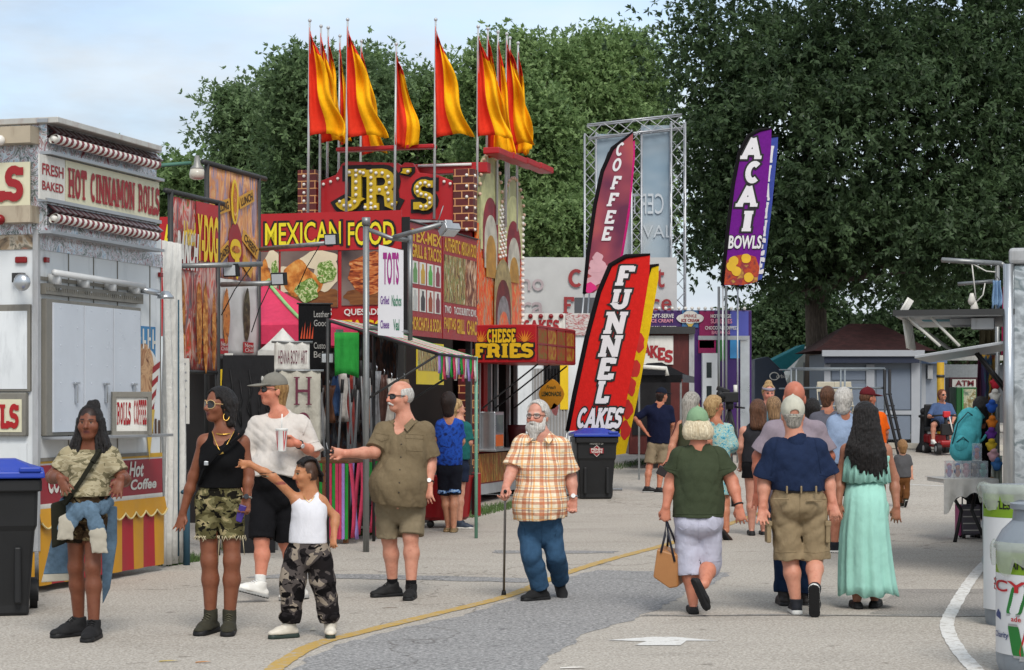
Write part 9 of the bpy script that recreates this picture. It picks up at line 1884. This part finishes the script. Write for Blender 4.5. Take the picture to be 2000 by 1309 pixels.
  mt = NM('scarf_print',[(.35,'#141824'),(.45,'#5a2a1c'),(.52,'#8a6a1c'),(.58,'#1c3a4a'),(.66,'#2a1a3a')],4,2,.9,.2,(1,1,.5)) if 'multicol' in lab or 'patterned' in lab else cloth('goods_'+cl[1:],cl,bump=.6); q = mb.build('cloth',mt,o,True); s_ = q.modifiers.new('cloth','SOLIDIFY'); s_.thickness = .006; mb = MB(); mb.tube([(-.03,0,.0),(0,0,.05),(.03,0,0)],.006,5); mb.build('hook',DKPIPE,o,True)
 p0 = None
 for i in range(9):
  x,y = 1935+rs.uniform(0,14),690+i*24+rs.uniform(-8,8); c = P(x,y+60,22.75)
  o = MB(); blob_ = Field(); blob_.ell((0,0,0),(.05,.045,.06),.02); blob_.ell((0,-.02,.07),(.04,.035,.035),.02); blob_.ell((-.05,0,.03),[.022]*3,.02); blob_.ell((.05,0,.03),[.022]*3,.02); t_ = thing('plush_toy',('red','white','blue','orange','purple','yellow','pale pink','striped blue','tan')[i]+' plush keyring toy dangling on the goods rack','toy',c,0,'plush toys on the goods rack'); soft_obj('toy_body',blob_.mesh(.012),M('plush_%d'%i,('#a0182a','#c0bcb4','#1c4a9a','#c06a1c','#5a2a7a','#c0a02a','#c89aa0','#3a6aa0','#8a6a4a')[i],.9,vary=.2),t_,(0,0,0)); mb = MB(); mb.tube([(0,0,.09),(.01,.02,.2)],.004,4); mb.build('cord',OFFW,t_,True)
  # folding table with cloth
 Y = 22.3; c = P(1893,0,Y); tb = thing('folding_table','folding table under white cloth at the right kerb','table',(c.x,Y,0),R(4)); k = Y/F; w,zt = 104*k,CH-(940-HY)*k; mb = MB(); mb.box((0,.3,zt),(w,.7,.04)); mb.build('table_top',OFFW,tb,bevel=.006)
 for sx in(-1,1): mb = MB(); mb.tube([(sx*w*.32,.3,zt-.02),(sx*w*.1,.1,.35),(-w*.3 if sx<0 else w*.3,-.05,.0)],.022,8); mb.tube([(sx*w*.3,.35,zt-.3),(-sx*w*.2,.3,zt-.08)],.018,8); mb.build('leg',BLK,tb,True)
 mb = MB(); n = 26
 for i in range(n+1):
  u = i/n; x = -w/2-.015+(w+.03)*u; d = .18+.22*max(0,1-u*3)+.03*math.sin(u*20)
  for j in range(6): v = j/5; mb.v.append((x,-.07-.025*math.sin(u*24)*v-.01,zt+.024-d*v))
 for i in range(n):
  for j in range(5): mb.f.append((i*6+j,i*6+j+1,(i+1)*6+j+1,(i+1)*6+j)); mb.m.append(0)
 mb.box((0,.3,zt+.026),(w+.03,.75,.006)); o = mb.build('cloth_drape',CWH,tb,True); tag(o); o.name = 'table_cover'
 cols = [('#8a6a9a','#b05a5a'),('#b86a3a','#2a4a8a'),('#c08a90','#a05a60'),('#6a4a3a','#c0b0a0'),('#3a8a7a','#7ab0a0'),('#a03a3a','#3a5aa0')]
 for i in range(6):
  x,y = ((1854+i*16.5,934) if i<5 else(1908,907)); c = P(x,938 if i<5 else 909,Y+.08+.04*(i%2)); bx = thing('toy_box','clear box with '+('lilac and rose','orange and navy','pale pink','brown and cream','teal','red and blue')[i]+(' doll in the row on the white table' if i<5 else ' doll stacked on top of the row'),'toy',(c.x,c.y,zt+.03+(.2 if i==5 else 0)),0,'boxed dolls on the white table'); w_,h_ = .088,.2; mb = MB()
  for a,d in(((0,-.05,h_/2),(w_,.003,h_)),((0,.05,h_/2),(w_,.003,h_)),((-w_/2,0,h_/2),(.003,.098,h_)),((w_/2,0,h_/2),(.003,.098,h_)),((0,0,h_),(w_,.1,.003))): mb.box(a,d)
  mb.build('clear_box',M('clear_plastic','#c8d0d8',.1,alpha=.22,vary=0),bx); fd = Field(); fd.ell((0,0,.06),(.03,.025,.05),.02); fd.ell((0,-.01,.125),(.028,.026,.03),.01); soft_obj('doll',fd.mesh(.01),M('doll_'+cols[i][0][1:],cols[i][0],.7,vary=.3,vscale=20),bx,(0,0,0)); fd = Field(); fd.ell((0,.008,.15),(.034,.03,.026),.01); fd.ell((.03,0,.08),(.014,.014,.03),.01); fd.ell((-.03,0,.08),(.014,.014,.03),.01); soft_obj('doll_hair',fd.mesh(.01),M('doll_'+cols[i][1][1:],cols[i][1],.7,vary=.3,vscale=20),bx,(0,0,0)); mb = MB(); mb.box((0,0,.004),(w_,.1,.008)); mb.build('base_card',OFFW,bx)
  # suitcase under the table
 Y = 22.9; c = P(1890,0,Y); s_ = thing('suitcase','pink and grey hard case on wheels beneath the white table','suitcase',(c.x,Y,0),R(4)); mb = MB(); mb.box((.02,0,.22),(.24,.16,.36)); mb.build('shell',M('case_grey','#5a5660',.4,vary=.2),s_,bevel=.025); mb = MB(); mb.box((-.115,0,.22),(.03,.17,.37)); mb.build('side_panel',M('case_pink','#9a3a70',.4),s_,bevel=.01); mb = MB()
 for x in(-.08,.1): mb.tube([(x,-.06,.035),(x+.03,-.06,.035)],.03,10); mb.tube([(x,.06,.035),(x+.03,.06,.035)],.03,10)
 mb.build('wheel',BLK,s_,True); mb = MB(); mb.tube([(-.05,.05,.4),(-.05,.05,.66),(.09,.05,.66),(.09,.05,.4)],.009,6); mb.build('handle',STEEL,s_,True); mb = MB()
 for i in range(4): mb.box((.02,-.083,.1+i*.08),(.2,.006,.012))
 mb.build('rib',OFFW,s_)
 # recycling drums
 GD = M('drum_grey','#7c848c',.4,vary=.06,dirt='#5a5e62'); GW = M('drum_white','#c8cacc',.4,vary=.04); GG = M('drum_green','#6a8a14',.45,vary=.05); BAG = M('bag_film','#b4bcb0',.25,vary=.1,alpha=.5,bump=.6,bscale=14)
 for q,(lab,Yd,xl,r,h,wrap) in enumerate((('grey ribbed recycling drum with green BOTTLES band, behind the nearer drum',14.05,1921,.34,1.0,(186,236)),('recycling drum with can pictures and green CANS band, nearest at right edge',11.55,1948,.34,.76,(176,300)))):
  X0 = (xl-PCX)*Yd/F; d = thing('recycling_drum',lab,'recycling bin',(X0+r,Yd,0),0,'recycling drums at the right edge'); mb = MB(); pr = [(r*.92,0),(r*.94,.04),(r*.97,.2),(r*.985,h*.42),(r*1.015,h*.44),(r*1.015,h*.47),(r*.985,h*.49),(r,h*.68),(r*1.03,h*.7),(r*1.03,h*.73),(r,h*.75),(r*1.0,h*.94),(r*1.05,h*.95),(r*1.05,h)]
  if q: pr = [(r*.94,0),(r*.985,.05),(r,.1),(r,h*.96),(r*1.04,h*.97),(r*1.04,h)]
  mb.lathe((0,0,0),pr,48); mb.build('drum_body',GD,d,'auto')
  if q:
   mb = MB(); mb.lathe((0,0,0),[(r*1.03,h),(r*.9,h+.08),(r*.72,h+.14),(r*.7,h+.2),(r*.76,h+.21),(r*.76,h+.24)],40); mb.build('drum_hood',GD,d,'auto')
  def patch(nm,a0,a1,z0,z1,mt,rr=1.012):
   mb = MB(); n = 24
   for i in range(n+1): a = R(a0+(a1-a0)*i/n); mb.v+=[(r*rr*math.cos(a),r*rr*math.sin(a),z0),(r*rr*math.cos(a),r*rr*math.sin(a),z1)]
   for i in range(n): mb.f.append((2*i,2*i+2,2*i+3,2*i+1)); mb.m.append(0)
   return mb.build(nm,mt,d,True)
  rr = 1.035 if q==0 else 1.012
  patch('white_wrap',wrap[0],wrap[1],.12,h*.78,GW,rr); patch('green_band',wrap[0],wrap[1],h*.78,h*.95,GG,rr+.002)
  def curved(v,f,a0,a1,z0,z1,rr=1.03):
   lo,hi = v.min(0),v.max(0); u = (v-lo)/(hi-lo); return[(r*rr*math.cos(R(a0+(a1-a0)*x)),r*rr*math.sin(R(a0+(a1-a0)*x)),z0+(z1-z0)*y) for x,y in u],f
  def ctext(nm,s,a0,a1,z0,z1,mt,rr=1.03): v,f = font_mesh(s,.02); mb = MB(); mb.add(*curved(v,f,a0,a1,z0,z1,rr)); return mb.build(nm,mt,d)
  if q==0: ctext('lettering','BOTTLES',190,232,h*.84,h*.9,INK,1.045)
  else:
   ctext('lettering','AND CANS',208,268,h*.82,h*.9,INK); ctext('lettering','RECYCLE',142,288,h*.64,h*.73,M('recycle_red','#a81c24',.5)); ctext('lettering','Charity',180,206,h*.27,h*.33,M('charity_blue','#2a3a6a',.5));
   def can(a0,a1,z0,z1,mt,cap,tilt,nm):
    n = 14; mb = MB(); mb.k = 0
    for i in range(n+1):
     v_ = i/n; w_ = 1-.18*(v_>.88)*(v_-.88)/.12-.12*(v_<.08); z = z0+(z1-z0)*v_
     for s in(-1,1): a = R((a0+a1)/2+s*(a1-a0)/2*w_+tilt*(v_-.5)); mb.v.append((r*1.022*math.cos(a),r*1.022*math.sin(a),z))
    for i in range(n): mb.f.append((2*i,2*i+1,2*i+3,2*i+2)); mb.m.append(1 if i in(0,n-1) else 0)
    return mb.build(nm,[mt,cap],d,True)
   can(206,226,h*.46,h*.7,M('can_green','#1c6a2a',.35),ALU,10,'can_print'); can(208,222,h*.14,h*.4,M('can_green',0),ALU,-8,'can_print'); can(226,266,h*.12,h*.62,M('can_red','#a0141c',.35),ALU,18,'can_print');
   mb = MB(); mb.v = [(r*1.028*math.cos(R(243+13*math.cos(i*.3))),r*1.028*math.sin(R(243+13*math.cos(i*.3))),h*.36+.06*math.sin(i*.3)) for i in range(21)]; mb.f = [tuple(range(21))]; mb.m = [0]; mb.build('can_disc',GW,d); ctext('lettering','S',238,248,h*.31,h*.41,M('can_blue','#1c3a8a',.5),1.036); ctext('lettering','ade',210,222,h*.42,h*.46,M('recycle_red',0),1.036)
   mb = MB(); mb.v = [(r*1.02*math.cos(R(a)),r*1.02*math.sin(R(a)),z*h) for a,z in((180,.46),(186,.5),(192,.47),(192,.42),(180,.44))]; mb.f = [(0,1,2,3,4)]; mb.m = [0]; mb.build('boat_print',M('charity_blue',0),d)
   # bag liner spilling over the rim
  mb = MB(); n = 60; rs2 = random.Random(q+3); ph = [rs2.uniform(0,6) for _ in range(4)]; a0,a1 = (150,395) if q else(140,400)
  for i in range(n+1):
   a = R(a0+(a1-a0)*i/n); wv = .02*math.sin(a*9+ph[0])+.012*math.sin(a*17+ph[1]); dp = .1+.05*math.sin(a*3+ph[2])+(.1 if R(170)<a<R(215) else 0)+.02*math.sin(a*13)
   for rr_,z in((.9,h+.0),(1.06,h+.02),(1.09+wv,h-dp*.3),(1.08+wv*1.5,h-dp*.5),(1.06+wv,h-dp*.75)): mb.v.append((r*rr_*math.cos(a),r*rr_*math.sin(a),z))
  for i in range(n):
   for j in range(4): mb.f.append((i*5+j,i*5+j+1,(i+1)*5+j+1,(i+1)*5+j)); mb.m.append(0)
  mb.build('bag_liner',BAG,d,True)
rightside()
# ------------------------------------------------------------------ pieces that stand apart become parts of their own
def split_parts():
 skip = {'grass','crown','frayed_hem','hair','braids','body','ground','mural_letters','lace'}
 bpy.context.view_layer.update()
 for o in[x for x in SC.objects if x.type=='MESH' and x.parent]:
  nm = o.name.split('.')[0]; me = o.data
  if nm in skip or me.users>1 or len(me.vertices)>30000: continue
  ne = len(me.edges); ed = np.empty(ne*2,dtype=np.int32); me.edges.foreach_get('vertices',ed); ed = ed.reshape(-1,2); nv = len(me.vertices)
  par = np.arange(nv)
  while True:
   lo = np.minimum(par[ed[:,0]],par[ed[:,1]]); hi = np.maximum(par[ed[:,0]],par[ed[:,1]]); m = lo!=hi
   if not m.any(): break
   np.minimum.at(par,hi[m],lo[m])
   while(par[par]!=par).any(): par = par[par]
  roots,isl = np.unique(par,return_inverse=True); k = len(roots)
  if k<2 or k>400: continue
  co = np.empty(nv*3,dtype=np.float32); me.vertices.foreach_get('co',co); co = co.reshape(-1,3)
  lo = np.full((k,3),1e9); hi = -lo; np.minimum.at(lo,isl,co); np.maximum.at(hi,isl,co); size = (hi-lo).max(1)
  gap = np.maximum(0,np.maximum(lo[:,None]-hi[None],lo[None]-hi[:,None])); near = np.sqrt((gap**2).sum(2))<=(np.maximum(.02,.5*np.maximum(size[:,None],size[None])) if 'bulb' not in nm else .001)
  lab = np.arange(k)
  for _ in range(k):
   new = np.where(near,lab[None],k).min(1)
   if(new==lab).all(): break
   lab = new
  u,piece = np.unique(lab,return_inverse=True); n = len(u)
  if n<2 or n>100: continue
  vp = piece[isl]; polys = [tuple(p.vertices) for p in me.polygons]; mi = [p.material_index for p in me.polygons]; sm = [p.use_smooth for p in me.polygons]
  fp = [vp[f[0]] for f in polys]; one = nm[:-1] if nm.endswith('s') and not nm.endswith(('ss','glasses')) and nm not in('chassis',) else nm
  for q in range(n):
   ids = np.nonzero(vp==q)[0]; rm = {int(v):i for i,v in enumerate(ids)}; fi = [i for i,x in enumerate(fp) if x==q]
   m2 = bpy.data.meshes.new(one); m2.from_pydata([tuple(co[i]) for i in ids],[],[tuple(rm[v] for v in polys[i]) for i in fi])
   for mt in me.materials: m2.materials.append(mt)
   m2.polygons.foreach_set('material_index',[mi[i] for i in fi]); m2.polygons.foreach_set('use_smooth',[sm[i] for i in fi]); m2.update()
   if q==0: o.data = m2; o.name = one
   else:
    c = o.copy(); c.data = m2; c.name = one; COL.objects.link(c)
split_parts()
